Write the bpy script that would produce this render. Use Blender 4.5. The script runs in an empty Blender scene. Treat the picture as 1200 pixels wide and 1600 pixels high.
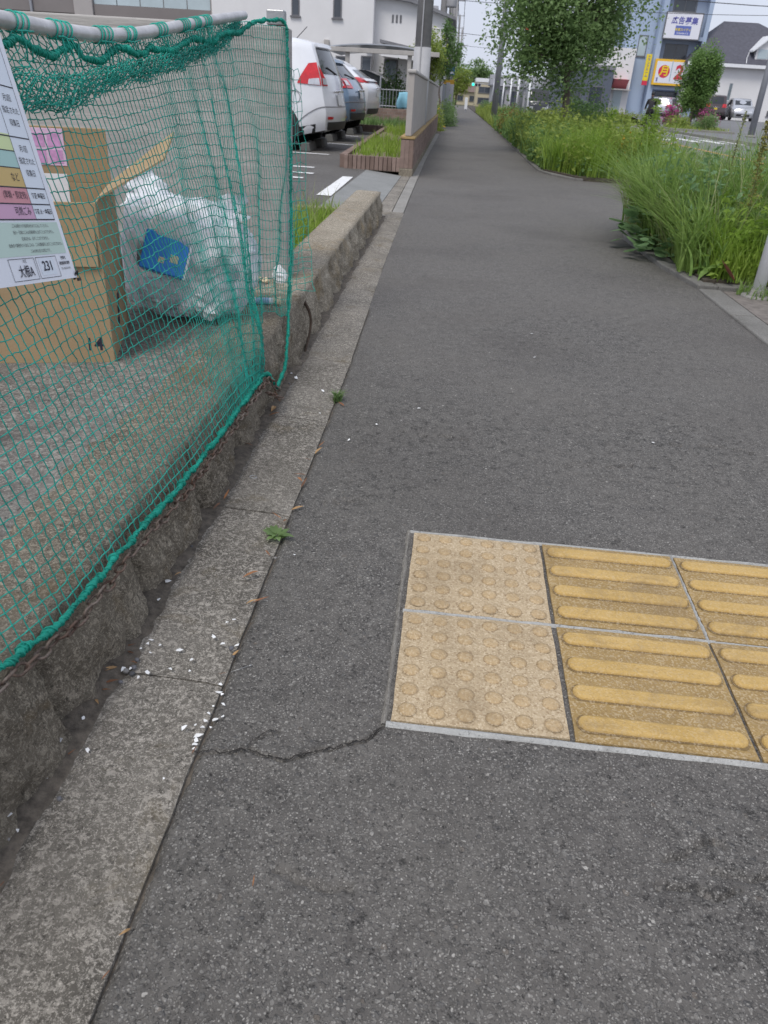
import bpy, bmesh, math, random
import numpy as np
from mathutils import Vector, Matrix

# ------------------------------------------------------------------ camera
SC = bpy.context.scene
COL = SC.collection
cam_data = bpy.data.cameras.new('camera')
cam = bpy.data.objects.new('camera', cam_data)
COL.objects.link(cam)
cam_data.sensor_fit = 'VERTICAL'
cam_data.sensor_height = 36.0
cam_data.sensor_width = 27.0
cam_data.lens = 26.1
cam_data.clip_start = 0.05
cam_data.clip_end = 6000
_r = Vector((0.99457814, 0.08844094, 0.05470397))
_u = Vector((-0.09099522, 0.4854883, 0.86949467))
_f = Vector((-0.05034079, 0.86975819, -0.49090375))
cam.matrix_world = Matrix(((_r.x, _u.x, -_f.x, 0), (_r.y, _u.y, -_f.y, 0), (_r.z, _u.z, -_f.z, 0.91), (0, 0, 0, 1)))
cam_data.dof.use_dof = True
cam_data.dof.focus_distance = 1.55
cam_data.dof.aperture_fstop = 13.0
SC.camera = cam

# ------------------------------------------------------------------ sky and sun (overcast day)
SUN_EL, SUN_ROT = math.radians(58), math.radians(205)
world = bpy.data.worlds.new('World')
SC.world = world
world.use_nodes = True
wn, wl = world.node_tree.nodes, world.node_tree.links
wn.clear()
w_out = wn.new('ShaderNodeOutputWorld')
w_bg = wn.new('ShaderNodeBackground')
w_sky = wn.new('ShaderNodeTexSky')
w_sky.sky_type = 'NISHITA'
w_sky.sun_disc = False
w_sky.sun_elevation = SUN_EL
w_sky.sun_rotation = SUN_ROT
w_sky.air_density = 1.2
w_sky.dust_density = 4.0
w_sky.ozone_density = 1.5
w_mix = wn.new('ShaderNodeMix')
w_mix.data_type = 'RGBA'
w_mix.inputs[0].default_value = 0.86          # an even cloud deck in front of the clear sky
w_mix.inputs[7].default_value = (5.6, 6.0, 7.1, 1)
wl.new(w_sky.outputs[0], w_mix.inputs[6])
w_coord = wn.new('ShaderNodeTexCoord')
w_noise = wn.new('ShaderNodeTexNoise')
w_noise.inputs['Scale'].default_value = 2.2
w_noise.inputs['Detail'].default_value = 5
w_map = wn.new('ShaderNodeMapRange')
w_map.inputs[1].default_value = 0.3
w_map.inputs[2].default_value = 0.7
w_map.inputs[3].default_value = 0.9
w_map.inputs[4].default_value = 1.08
w_mul = wn.new('ShaderNodeMix')
w_mul.data_type = 'RGBA'
w_mul.blend_type = 'MULTIPLY'
w_mul.inputs[0].default_value = 1.0
wl.new(w_coord.outputs['Generated'], w_noise.inputs['Vector'])
wl.new(w_noise.outputs[0], w_map.inputs[0])
wl.new(w_mix.outputs[2], w_mul.inputs[6])
wl.new(w_map.outputs[0], w_mul.inputs[7])
wl.new(w_mul.outputs[2], w_bg.inputs[0])
w_bg.inputs[1].default_value = 0.1
wl.new(w_bg.outputs[0], w_out.inputs[0])

sun_data = bpy.data.lights.new('sun', 'SUN')
sun_data.energy = 1.5
sun_data.angle = math.radians(22)
sun_data.color = (1.0, 0.965, 0.91)
sun = bpy.data.objects.new('sun', sun_data)
COL.objects.link(sun)
_sd = Vector((math.sin(SUN_ROT) * math.cos(SUN_EL), math.cos(SUN_ROT) * math.cos(SUN_EL), math.sin(SUN_EL)))
sun.rotation_euler = _sd.to_track_quat('Z', 'Y').to_euler()

SC.view_settings.view_transform = 'Standard'
SC.view_settings.look = 'None'
SC.view_settings.exposure = 0.5
SC.view_settings.gamma = 1.0
SC.view_settings.use_curve_mapping = False
SC.cycles.max_bounces = 6
SC.cycles.transparent_max_bounces = 12
SC.cycles.use_denoising = True
SC.cycles.sample_clamp_indirect = 5

rnd = random.Random(7)
rng = np.random.default_rng(11)

# ------------------------------------------------------------------ helpers
def tag(o, label=None, cat=None, group=None, kind=None):
    if label: o['label'] = label
    if cat: o['category'] = cat
    if group: o['group'] = group
    if kind: o['kind'] = kind
    return o

def empty(name, loc=(0, 0, 0), rz=0.0, label=None, cat=None, group=None):
    o = bpy.data.objects.new(name, None)
    o.empty_display_size = 0.1
    COL.objects.link(o)
    o.location = loc
    o.rotation_euler = (0, 0, rz)
    return tag(o, label, cat, group)

def link(name, me, parent=None, loc=None, rot=None, scale=None):
    o = bpy.data.objects.new(name, me)
    COL.objects.link(o)
    if parent: o.parent = parent
    if loc is not None: o.location = loc
    if rot is not None: o.rotation_euler = rot
    if scale is not None: o.scale = scale
    return o

def to_mesh(name, V, F, mats, smooth=False, midx=None):
    me = bpy.data.meshes.new(name)
    V = np.asarray(V, dtype=np.float32).reshape(-1, 3)
    if isinstance(F, np.ndarray):
        nf, k = F.shape
        me.vertices.add(len(V)); me.vertices.foreach_set('co', V.ravel())
        me.loops.add(nf * k); me.loops.foreach_set('vertex_index', F.astype(np.int32).ravel())
        me.polygons.add(nf)
        me.polygons.foreach_set('loop_start', np.arange(nf, dtype=np.int32) * k)
        me.polygons.foreach_set('loop_total', np.full(nf, k, dtype=np.int32))
        me.update(calc_edges=True)
    else:
        me.from_pydata([tuple(map(float, v)) for v in V], [], [tuple(int(i) for i in f) for f in F])
    if not isinstance(mats, (list, tuple)): mats = [mats]
    for m in mats: me.materials.append(m)
    if midx is not None:
        me.polygons.foreach_set('material_index', np.asarray(midx, dtype=np.int32))
    if smooth:
        me.polygons.foreach_set('use_smooth', np.ones(len(me.polygons), dtype=bool))
    me.update()
    return me

class MB:
    """collects shapes for ONE mesh object"""
    def __init__(s):
        s.V, s.F, s.M = [], [], []
        s.n = 0
    def add(s, V, F, m=0):
        V = np.asarray(V, float).reshape(-1, 3)
        s.V.append(V)
        for f in F: s.F.append(tuple(int(i) + s.n for i in f)); s.M.append(m)
        s.n += len(V)
        return s
    def box(s, lo, hi, m=0):
        x0, y0, z0 = lo; x1, y1, z1 = hi
        V = [(x0, y0, z0), (x1, y0, z0), (x1, y1, z0), (x0, y1, z0), (x0, y0, z1), (x1, y0, z1), (x1, y1, z1), (x0, y1, z1)]
        return s.add(V, [(0, 3, 2, 1), (4, 5, 6, 7), (0, 1, 5, 4), (1, 2, 6, 5), (2, 3, 7, 6), (3, 0, 4, 7)], m)
    def tube(s, pts, rad, n=8, m=0, closed=False, cap=True):
        V, F = tube_arrays(np.asarray(pts, float), rad, n, closed, cap)
        return s.add(V, F, m)
    def prism(s, prof, a0, a1, axis='x', m=0):
        """closed 2D profile extruded along an axis; profile in the other two axes, in order"""
        prof = np.asarray(prof, float); k = len(prof)
        V = []
        for a in (a0, a1):
            for p in prof:
                V.append({'x': (a, p[0], p[1]), 'y': (p[0], a, p[1]), 'z': (p[0], p[1], a)}[axis])
        F = [(i, (i + 1) % k, k + (i + 1) % k, k + i) for i in range(k)]
        F += [tuple(range(k))[::-1], tuple(range(k, 2 * k))]
        return s.add(V, F, m)
    def grid(s, P, m=0, flip=False):
        P = np.asarray(P, float); a, b = P.shape[:2]
        F = []
        for i in range(a - 1):
            for j in range(b - 1):
                q = (i * b + j, (i + 1) * b + j, (i + 1) * b + j + 1, i * b + j + 1)
                F.append(q[::-1] if flip else q)
        return s.add(P.reshape(-1, 3), F, m)
    def lathe(s, prof, centre=(0, 0, 0), axis='z', n=20, m=0):
        """profile of (radius, height) turned round an axis"""
        prof = np.asarray(prof, float); k = len(prof)
        V = []
        for i in range(n):
            a = 2 * math.pi * i / n
            c, d = math.cos(a), math.sin(a)
            for r, h in prof:
                p = {'z': (r * c, r * d, h), 'y': (r * c, h, r * d), 'x': (h, r * c, r * d)}[axis]
                V.append((p[0] + centre[0], p[1] + centre[1], p[2] + centre[2]))
        F = []
        for i in range(n):
            j = (i + 1) % n
            for q in range(k - 1):
                F.append((i * k + q, j * k + q, j * k + q + 1, i * k + q + 1))
        return s.add(V, F, m)
    def mesh(s, name, mats, smooth=False):
        return to_mesh(name, np.concatenate(s.V), s.F, mats, smooth, s.M)
    def build(s, name, mats, parent=None, smooth=False, loc=None, rot=None, bevel=0.0):
        me = s.mesh(name, mats, smooth)
        bm = bmesh.new(); bm.from_mesh(me)
        bmesh.ops.recalc_face_normals(bm, faces=bm.faces)
        bm.to_mesh(me); bm.free()
        o = link(name, me, parent, loc, rot)
        if bevel:
            b = o.modifiers.new('edges', 'BEVEL'); b.width = bevel; b.segments = 2; b.limit_method = 'ANGLE'
        return o

def tube_arrays(pts, rad, n=6, closed=False, cap=True):
    k = len(pts)
    rad = np.broadcast_to(np.asarray(rad, float), (k,))
    if closed: tan = np.roll(pts, -1, 0) - np.roll(pts, 1, 0)
    else: tan = np.gradient(pts, axis=0)
    tan /= np.linalg.norm(tan, axis=1)[:, None] + 1e-12
    ref = np.array([0, 0, 1.0]) if abs(tan[:, 2]).mean() < 0.8 else np.array([1.0, 0, 0])
    V = []
    nrm = None
    for i in range(k):
        t = tan[i]
        if nrm is None: nrm = np.cross(t, ref)
        nrm = nrm - t * np.dot(nrm, t)
        l = np.linalg.norm(nrm)
        nrm = nrm / l if l > 1e-6 else np.cross(t, ref)
        b = np.cross(t, nrm)
        for j in range(n):
            a = 2 * math.pi * j / n
            V.append(pts[i] + rad[i] * (math.cos(a) * nrm + math.sin(a) * b))
    F = []
    for i in range(k if closed else k - 1):
        i2 = (i + 1) % k
        for j in range(n):
            j2 = (j + 1) % n
            F.append((i * n + j, i * n + j2, i2 * n + j2, i2 * n + j))
    if cap and not closed:
        F.append(tuple(range(n))[::-1]); F.append(tuple((k - 1) * n + j for j in range(n)))
    return np.array(V), F

def catmull(P, m):
    """smooth curve through points, m samples per span"""
    P = np.asarray(P, float)
    Q = np.vstack([2 * P[0] - P[1], P, 2 * P[-1] - P[-2]])
    out = []
    for i in range(1, len(Q) - 2):
        for t in np.linspace(0, 1, m, endpoint=False):
            a, b, c, d = Q[i - 1], Q[i], Q[i + 1], Q[i + 2]
            out.append(0.5 * ((2 * b) + (-a + c) * t + (2 * a - 5 * b + 4 * c - d) * t * t + (-a + 3 * b - 3 * c + d) * t ** 3))
    out.append(Q[-2])
    return np.array(out)

def hash2(ix, iy, seed=0):
    h = np.sin(ix * 127.1 + iy * 311.7 + seed * 74.7) * 43758.5453
    return h - np.floor(h)

def vnoise(x, y, seed=0):
    ix, iy = np.floor(x), np.floor(y)
    fx, fy = x - ix, y - iy
    fx = fx * fx * (3 - 2 * fx); fy = fy * fy * (3 - 2 * fy)
    a = hash2(ix, iy, seed); b = hash2(ix + 1, iy, seed); c = hash2(ix, iy + 1, seed); d = hash2(ix + 1, iy + 1, seed)
    return (a + (b - a) * fx) * (1 - fy) + (c + (d - c) * fx) * fy

def fbm(x, y, seed=0, o=4):
    s, a, t = 0, 0.5, 0
    for i in range(o):
        s = s + a * vnoise(x * 2 ** i, y * 2 ** i, seed + i); t += a; a *= 0.5
    return s / t - 0.5

def text_mesh(body, size, mat, name='lettering', bold=0.0, align='CENTER', extrude=0.0, shear=0.0, spacing=1.0):
    cu = bpy.data.curves.new(name, 'FONT')
    cu.body = body; cu.size = size; cu.align_x = align; cu.align_y = 'CENTER'
    cu.offset = bold; cu.extrude = extrude; cu.resolution_u = 3; cu.shear = shear; cu.space_character = spacing
    o = bpy.data.objects.new(name, cu)
    COL.objects.link(o)
    dg = bpy.context.evaluated_depsgraph_get()
    me = bpy.data.meshes.new_from_object(o.evaluated_get(dg))
    bpy.data.objects.remove(o); bpy.data.curves.remove(cu)
    me.name = name; me.materials.clear(); me.materials.append(mat)
    return me

def place(me_or_name, me, parent, M):
    o = link(me_or_name, me, parent)
    o.matrix_local = M
    return o

def frame_matrix(origin, xdir, ydir):
    x = Vector(xdir).normalized(); y = Vector(ydir); y = (y - x * y.dot(x)).normalized(); z = x.cross(y)
    o = Vector(origin)
    return Matrix(((x.x, y.x, z.x, o.x), (x.y, y.y, z.y, o.y), (x.z, y.z, z.z, o.z), (0, 0, 0, 1)))

# ------------------------------------------------------------------ materials
class N:
    """tiny node-graph helper"""
    def __init__(s, name):
        s.m = bpy.data.materials.new(name); s.m.use_nodes = True
        s.t = s.m.node_tree; s.b = s.t.nodes['Principled BSDF']; s.out = s.t.nodes['Material Output']
        tc = s.t.nodes.new('ShaderNodeTexCoord'); s.co = tc.outputs['Object']; s.gen = tc.outputs['Generated']
        g = s.t.nodes.new('ShaderNodeNewGeometry'); s.pos = g.outputs['Position']; s.geo = g
    def L(s, a, b): s.t.links.new(a, b)
    def put(s, sock, v):
        if hasattr(v, 'is_output'): s.L(v, sock)
        elif isinstance(v, (tuple, list)) and len(v) == 3 and sock.type == 'RGBA': sock.default_value = (*v, 1)
        else: sock.default_value = v
    def noise(s, scale, detail=4, rough=0.6, co=None, dist=0.0):
        n = s.t.nodes.new('ShaderNodeTexNoise'); n.inputs['Scale'].default_value = scale
        n.inputs['Detail'].default_value = detail; n.inputs['Roughness'].default_value = rough
        n.inputs['Distortion'].default_value = dist
        s.L(co or s.pos, n.inputs['Vector']); return n.outputs[0]
    def voro(s, scale, feature='F1', co=None, rand=1.0):
        n = s.t.nodes.new('ShaderNodeTexVoronoi'); n.feature = feature; n.inputs['Scale'].default_value = scale
        n.inputs['Randomness'].default_value = rand
        s.L(co or s.pos, n.inputs['Vector']); return n
    def scaleco(s, v, co=None):
        n = s.t.nodes.new('ShaderNodeVectorMath'); n.operation = 'MULTIPLY'; s.L(co or s.pos, n.inputs[0]); n.inputs[1].default_value = v
        return n.outputs[0]
    def ramp(s, x, pts):
        n = s.t.nodes.new('ShaderNodeValToRGB'); e = n.color_ramp.elements
        while len(e) < len(pts): e.new(0.5)
        for el, (p, c) in zip(e, pts):
            el.position = p; el.color = (*c, 1) if isinstance(c, (tuple, list)) else (c, c, c, 1)
        s.L(x, n.inputs[0]); return n.outputs[0]
    def rng(s, x, a, b, c=0.0, d=1.0):
        n = s.t.nodes.new('ShaderNodeMapRange'); s.L(x, n.inputs[0])
        for i, v in enumerate((a, b, c, d)): n.inputs[i + 1].default_value = v
        return n.outputs[0]
    def mix(s, f, a, b, mode='MIX'):
        n = s.t.nodes.new('ShaderNodeMix'); n.data_type = 'RGBA'; n.blend_type = mode
        s.put(n.inputs[0], f); s.put(n.inputs[6], a); s.put(n.inputs[7], b); return n.outputs[2]
    def math(s, op, a, b=0.0):
        n = s.t.nodes.new('ShaderNodeMath'); n.operation = op; s.put(n.inputs[0], a); s.put(n.inputs[1], b); return n.outputs[0]
    def sep(s, co=None):
        n = s.t.nodes.new('ShaderNodeSeparateXYZ'); s.L(co or s.pos, n.inputs[0]); return n.outputs
    def oi(s):
        n = s.t.nodes.new('ShaderNodeObjectInfo'); return n.outputs['Random']
    def bump(s, h, strength=0.5, dist=0.01):
        n = s.t.nodes.new('ShaderNodeBump'); n.inputs['Strength'].default_value = strength; n.inputs['Distance'].default_value = dist
        s.L(h, n.inputs['Height']); s.L(n.outputs[0], s.b.inputs['Normal']); return n
    def fin(s, col, rough=0.7, metal=0.0, spec=None):
        s.put(s.b.inputs['Base Color'], col); s.put(s.b.inputs['Roughness'], rough); s.b.inputs['Metallic'].default_value = metal
        if spec is not None: s.b.inputs['Specular IOR Level'].default_value = spec
        return s.m

def simple(name, col, rough=0.6, metal=0.0, var=0.12, scale=8.0, bump=0.0, spec=None):
    n = N(name)
    x = n.noise(scale, 4, 0.65)
    lo = tuple(c * (1 - var) for c in col); hi = tuple(min(1, c * (1 + var)) for c in col)
    c = n.mix(n.rng(x, 0.3, 0.7), lo, hi)
    if bump: n.bump(n.noise(scale * 6, 4), bump, 0.004)
    return n.fin(c, rough, metal, spec)

def mat_asphalt(name, k=1.0, near=True):
    n = N(name)
    wv = n.t.nodes.new('ShaderNodeTexNoise'); wv.inputs['Scale'].default_value = 70; wv.inputs['Detail'].default_value = 2
    n.L(n.pos, wv.inputs['Vector'])
    wa = n.t.nodes.new('ShaderNodeVectorMath'); wa.operation = 'SCALE'; n.L(wv.outputs['Color'], wa.inputs[0]); wa.inputs['Scale'].default_value = 0.010
    wb = n.t.nodes.new('ShaderNodeVectorMath'); n.L(wa.outputs[0], wb.inputs[0]); n.L(n.pos, wb.inputs[1])
    co = wb.outputs[0]
    v1 = n.voro(80, co=co); v2 = n.voro(170, co=co); v3 = n.voro(62, co=co); v4 = n.voro(130, co=co); v5 = n.voro(310, co=co); v6 = n.voro(240, co=co)
    r1, r2, r3, r4, r5, r6 = [n.sep(v.outputs['Color']) for v in (v1, v2, v3, v4, v5, v6)]
    big = n.noise(2.2, 5, 0.6); mid = n.noise(22, 5, 0.7); fine = n.noise(520, 3, 0.7)
    c = n.mix(n.rng(mid, 0.34, 0.66), (0.030 * k, 0.0285 * k, 0.0275 * k), (0.058 * k, 0.0555 * k, 0.053 * k))
    s5 = n.math('MULTIPLY', n.rng(v5.outputs['Distance'], 0.52, 0.36), n.rng(r5[2], 0.25, 0.35))
    c = n.mix(n.math('MULTIPLY', s5, 0.9), c, n.mix(r5[0], (0.014 * k, 0.0135 * k, 0.013 * k), (0.12 * k, 0.116 * k, 0.11 * k)))
    s2 = n.math('MULTIPLY', n.rng(v2.outputs['Distance'], 0.50, 0.40), n.rng(r2[1], 0.45, 0.5))
    c = n.mix(n.math('MULTIPLY', s2, 0.9), c, n.mix(r2[0], (0.018 * k, 0.0178 * k, 0.0176 * k), (0.105 * k, 0.102 * k, 0.098 * k)))
    st = n.mix(r1[0], (0.030 * k, 0.0305 * k, 0.032 * k), (0.095 * k, 0.092 * k, 0.088 * k))
    st = n.mix(n.rng(r1[1], 0.85, 1.0, 0, 0.5), st, (0.078 * k, 0.060 * k, 0.044 * k))
    s1 = n.math('MULTIPLY', n.rng(v1.outputs['Distance'], 0.44, 0.36), n.rng(r1[2], 0.62, 0.66))
    c = n.mix(n.math('MULTIPLY', s1, 0.85), c, st)
    for vv_, rr_, thr, d0, d1, lo_, hi_ in ((v3, r3, .93, .20, .15, .20, .58), (v4, r4, .86, .30, .20, .18, .50), (v6, r6, .80, .40, .26, .16, .42), (v5, r5, .84, .46, .28, .20, .46)):
        f_ = n.math('MULTIPLY', n.rng(rr_[1], thr, thr + .015), n.rng(vv_.outputs['Distance'], d0, d1))
        c = n.mix(n.math('MULTIPLY', f_, n.rng(n.noise(1.7, 4, 0.6), 0.35, 0.65, 0.58, 0.92)), c, n.mix(rr_[0], (lo_, lo_ * .98, lo_ * .95), (hi_, hi_ * .98, hi_ * .94)))
    c = n.mix(n.rng(big, 0.35, 0.7, 0.0, 0.38), c, (0.066 * k, 0.062 * k, 0.057 * k))
    c = n.mix(n.rng(n.noise(0.9, 4), 0.48, 0.70, 0, 0.42), c, (0.030 * k, 0.027 * k, 0.026 * k))
    c = n.mix(n.rng(n.noise(3.1, 5, 0.7), 0.71, 0.77, 0, 0.35), c, (0.16, 0.085, 0.035))
    pit = n.math('MAXIMUM', n.rng(n.noise(60, 6, 0.8), 0.61, 0.68), n.math('MAXIMUM', n.rng(n.noise(26, 8, 0.9), 0.62, 0.66, 0, 0.9), n.rng(n.noise(12, 9, 0.95), 0.585, 0.65, 0, 0.8)))
    wear = None      # ravelled patches where the binder has worn away
    for wx, wy, wr in ((.50, .70, .13), (.42, .62, .08), (.05, 2.15, .45), (.75, 2.2, .5), (.95, 1.75, .25), (.6, 3.4, .8), (-.12, 1.75, .16), (1.1, 5.0, .9), (.2, 5.5, .7)):
        dn = n.t.nodes.new('ShaderNodeVectorMath'); dn.operation = 'DISTANCE'; n.L(n.pos, dn.inputs[0]); dn.inputs[1].default_value = (wx, wy, 0)
        m_ = n.rng(dn.outputs['Value'], wr, wr * .3)
        wear = m_ if wear is None else n.math('MAXIMUM', wear, m_)
    rav = n.math('MULTIPLY', n.rng(n.noise(34, 8, 0.9), 0.55, 0.62, 0, 0.8), wear)
    pit = n.math('MAXIMUM', pit, rav)
    c = n.mix(n.math('MULTIPLY', pit, 0.7), c, (0.022, 0.021, 0.020))
    h = n.math('ADD', n.math('MULTIPLY', s1, 0.7), n.math('MULTIPLY', s2, 0.5))
    h = n.math('ADD', h, n.math('MULTIPLY', s5, 0.35))
    h = n.math('ADD', h, n.math('MULTIPLY', fine, 0.5))
    h = n.math('SUBTRACT', h, n.math('MULTIPLY', pit, 1.4))
    n.bump(h, 0.8, 0.0032)
    c = n.mix(1.0, c, (1.0, 0.975, 0.935), 'MULTIPLY')
    return n.fin(c, 0.76, 0, 0.42)

def mat_concrete(name, dark, light, speck=0.5, stain=(0.10, 0.075, 0.04), stain_amt=0.3, bump=0.5, scale=1.0):
    n = N(name)
    m1 = n.noise(3.5 * scale, 6, 0.65); m2 = n.noise(95 * scale, 6, 0.8, dist=0.6); m3 = n.noise(290 * scale, 4, 0.75)
    c = n.mix(n.rng(m1, 0.3, 0.7), dark, tuple(d + (l - d) * 0.35 for d, l in zip(dark, light)))
    gate = n.rng(n.noise(2.6 * scale, 5, 0.7), 0.38, 0.60, 0.5, 1.0)
    c = n.mix(n.math('MULTIPLY', n.math('MULTIPLY', n.rng(m2, 0.515, 0.565), gate), speck), c, light)
    c = n.mix(n.math('MULTIPLY', n.math('MULTIPLY', n.rng(m3, 0.55, 0.61), gate), speck), c, tuple(min(1, l * 1.3) for l in light))
    c = n.mix(n.math('MULTIPLY', n.rng(n.noise(140 * scale, 5, 0.75), 0.55, 0.64), 0.7), c, tuple(d * 0.42 for d in dark))
    st = n.noise(5.5 * scale, 6, 0.7, dist=0.6)
    c = n.mix(n.rng(st, 0.55, 0.72, 0, stain_amt), c, stain)
    h = n.math('ADD', n.math('MULTIPLY', m2, 0.9), n.math('MULTIPLY', m3, 0.6))
    n.bump(h, bump, 0.005)
    return n.fin(c, 0.88, 0, 0.25)

def mat_leaf(name, lo, hi, rough=0.55, trans=0.25, scale=6.0, yellow=None):
    n = N(name)
    c = n.mix(n.rng(n.noise(scale, 3), 0.3, 0.7), lo, hi)
    c = n.mix(n.rng(n.noise(scale * 9, 2), 0.35, 0.65, 0, 0.5), c, tuple(x * 0.55 for x in lo))
    if yellow: c = n.mix(n.rng(n.noise(scale * 3.3, 3), 0.58, 0.7, 0, 0.8), c, yellow)
    n.fin(c, rough, 0, 0.3)
    tr = n.t.nodes.new('ShaderNodeBsdfTranslucent'); n.L(c, tr.inputs[0])
    mx = n.t.nodes.new('ShaderNodeMixShader'); mx.inputs[0].default_value = trans
    n.L(n.b.outputs[0], mx.inputs[1]); n.L(tr.outputs[0], mx.inputs[2]); n.L(mx.outputs[0], n.out.inputs[0])
    return n.m
# ================================================================== the setting
M_ASPH = mat_asphalt('asphalt_path', 2.2)
M_LOT = mat_asphalt('asphalt_lot', 2.0)
M_ROAD = simple('road_asphalt', (0.16, 0.16, 0.165), 0.85, var=0.15, scale=1.5)
M_SOIL = simple('soil', (0.06, 0.048, 0.036), 0.95, var=0.45, scale=30, bump=0.6)
M_DIRT = simple('gutter_dirt', (0.115, 0.097, 0.077), 0.95, var=0.5, scale=60, bump=0.8)
M_GROUND = simple('ground_far', (0.13, 0.14, 0.10), 0.95, var=0.3, scale=0.2)
M_GUT = mat_concrete('gutter_concrete', (0.080, 0.072, 0.060), (0.42, 0.385, 0.335), 0.85, (0.13, 0.095, 0.04), 0.5, 0.55)
M_STONE = mat_concrete('split_stone', (0.105, 0.088, 0.066), (0.42, 0.37, 0.29), 0.75, (0.15, 0.10, 0.04), 0.65, 1.0, 0.9)
M_STONE_L = mat_concrete('lichen_stone', (0.15, 0.125, 0.09), (0.50, 0.45, 0.365), 0.75, (0.24, 0.165, 0.065), 0.65, 0.8, 0.8)
M_PAD = mat_concrete('pad_concrete', (0.075, 0.069, 0.064), (0.38, 0.36, 0.32), 0.5, (0.05, 0.046, 0.043), 0.8, 0.5, 0.55)
M_APRON = mat_concrete('apron_concrete', (0.20, 0.205, 0.20), (0.34, 0.34, 0.33), 0.2, (0.12, 0.12, 0.11), 0.3, 0.3)
M_KERB = mat_concrete('kerb_concrete', (0.20, 0.19, 0.175), (0.42, 0.41, 0.38), 0.3, (0.11, 0.10, 0.08), 0.45, 0.4)
M_WHITE_PAINT = simple('road_paint', (0.68, 0.68, 0.67), 0.7, var=0.12, scale=14)
M_ORANGE_PAINT = simple('orange_road_paint', (0.62, 0.30, 0.10), 0.7, var=0.12, scale=4)

def sheet(name, rect, z, mat):
    x0, y0, x1, y1 = rect
    me = to_mesh(name, [(x0, y0, z), (x1, y0, z), (x1, y1, z), (x0, y1, z)], [(0, 1, 2, 3)], mat)
    return tag(link(name, me), kind='structure')

sheet('ground', (-2500, -60, 2500, 4500), -0.14, M_GROUND)
sheet('road', (3.4, -20, 11.4, 420), -0.10, M_ROAD)
lotm = []
for x0, y0, x1, y1 in ((-26, 3.0, -1.09, 44), (-1.09, 3.0, -.74, 6.66), (-1.09, 10.28, -.74, 44)): lotm += [(x0, y0, .05), (x1, y0, .05), (x1, y1, .05), (x0, y1, .05)]
tag(link('parking_lot', to_mesh('parking_lot', lotm, [(0, 1, 2, 3), (4, 5, 6, 7), (8, 9, 10, 11)], M_LOT)), kind='structure')
sheet('gutter_bed', (-0.76, -2, -0.26, 60), -0.007, M_DIRT)
# forecourt across the road, rising gently towards the houses
fc = to_mesh('forecourt', [(11.4, 20, -0.02), (60, 20, -0.02), (60, 47, 0.0), (11.4, 47, 0.0), (11.4, 58, 0.5), (60, 58, 0.5), (11.4, 140, 0.6), (60, 140, 0.6)],
             [(0, 1, 2, 3), (3, 2, 5, 4), (4, 5, 7, 6)], M_ROAD)
tag(link('forecourt', fc), kind='structure')

EDGE = np.array([(-2, -.312), (0.4, -.313), (2.7, -.323), (4.7, -.365), (8, -.405), (13.3, -.45), (25, -.46), (110, -.9)])
FOOT = np.array([(-2, -.52), (0, -.52), (2.5, -.527), (4.5, -.549), (6.8, -.556), (25, -.60), (110, -1.1)])
edge_x = lambda y: np.interp(y, EDGE[:, 0], EDGE[:, 1])
foot_x = lambda y: np.interp(y, FOOT[:, 0], FOOT[:, 1])

# --- asphalt path: fine grid near the camera (cracks and unevenness are real relief)
CRACK = np.array([(-.318, .795), (-.295, .802), (-.262, .806), (-.232, .815), (-.21, .806), (-.178, .800), (-.163, .806), (-.15, .818), (-.128, .828), (-.11, .832), (-.092, .845), (-.065, .853), (-.045, .872), (-.032, .893)])
CRACK2 = np.array([(-.24, .815), (-.235, .835), (-.222, .85), (-.20, .861)])
CRACK3 = [np.array(q) for q in ([(.385, .70), (.42, .715), (.45, .74), (.475, .735)], [(.36, .655), (.40, .66), (.44, .65), (.47, .665)], [(.44, .69), (.50, .685), (.53, .70)], [(-.03, 2.1), (.06, 2.12), (.12, 2.10)], [(.4, 1.98), (.52, 1.99), (.6, 2.02)], [(.75, 2.2), (.9, 2.22), (1.0, 2.19)], [(-.15, .62), (-.10, .60), (-.05, .605)], [(-.26, 1.62), (-.2, 1.66), (-.16, 1.65)])]
def seg_dist(x, y, P):
    d = np.full(x.shape, 9.0)
    for (ax, ay), (bx, by) in zip(P[:-1], P[1:]):
        vx, vy = bx - ax, by - ay
        t = np.clip(((x - ax) * vx + (y - ay) * vy) / (vx * vx + vy * vy), 0, 1)
        d = np.minimum(d, np.hypot(x - ax - t * vx, y - ay - t * vy))
    return d
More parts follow.
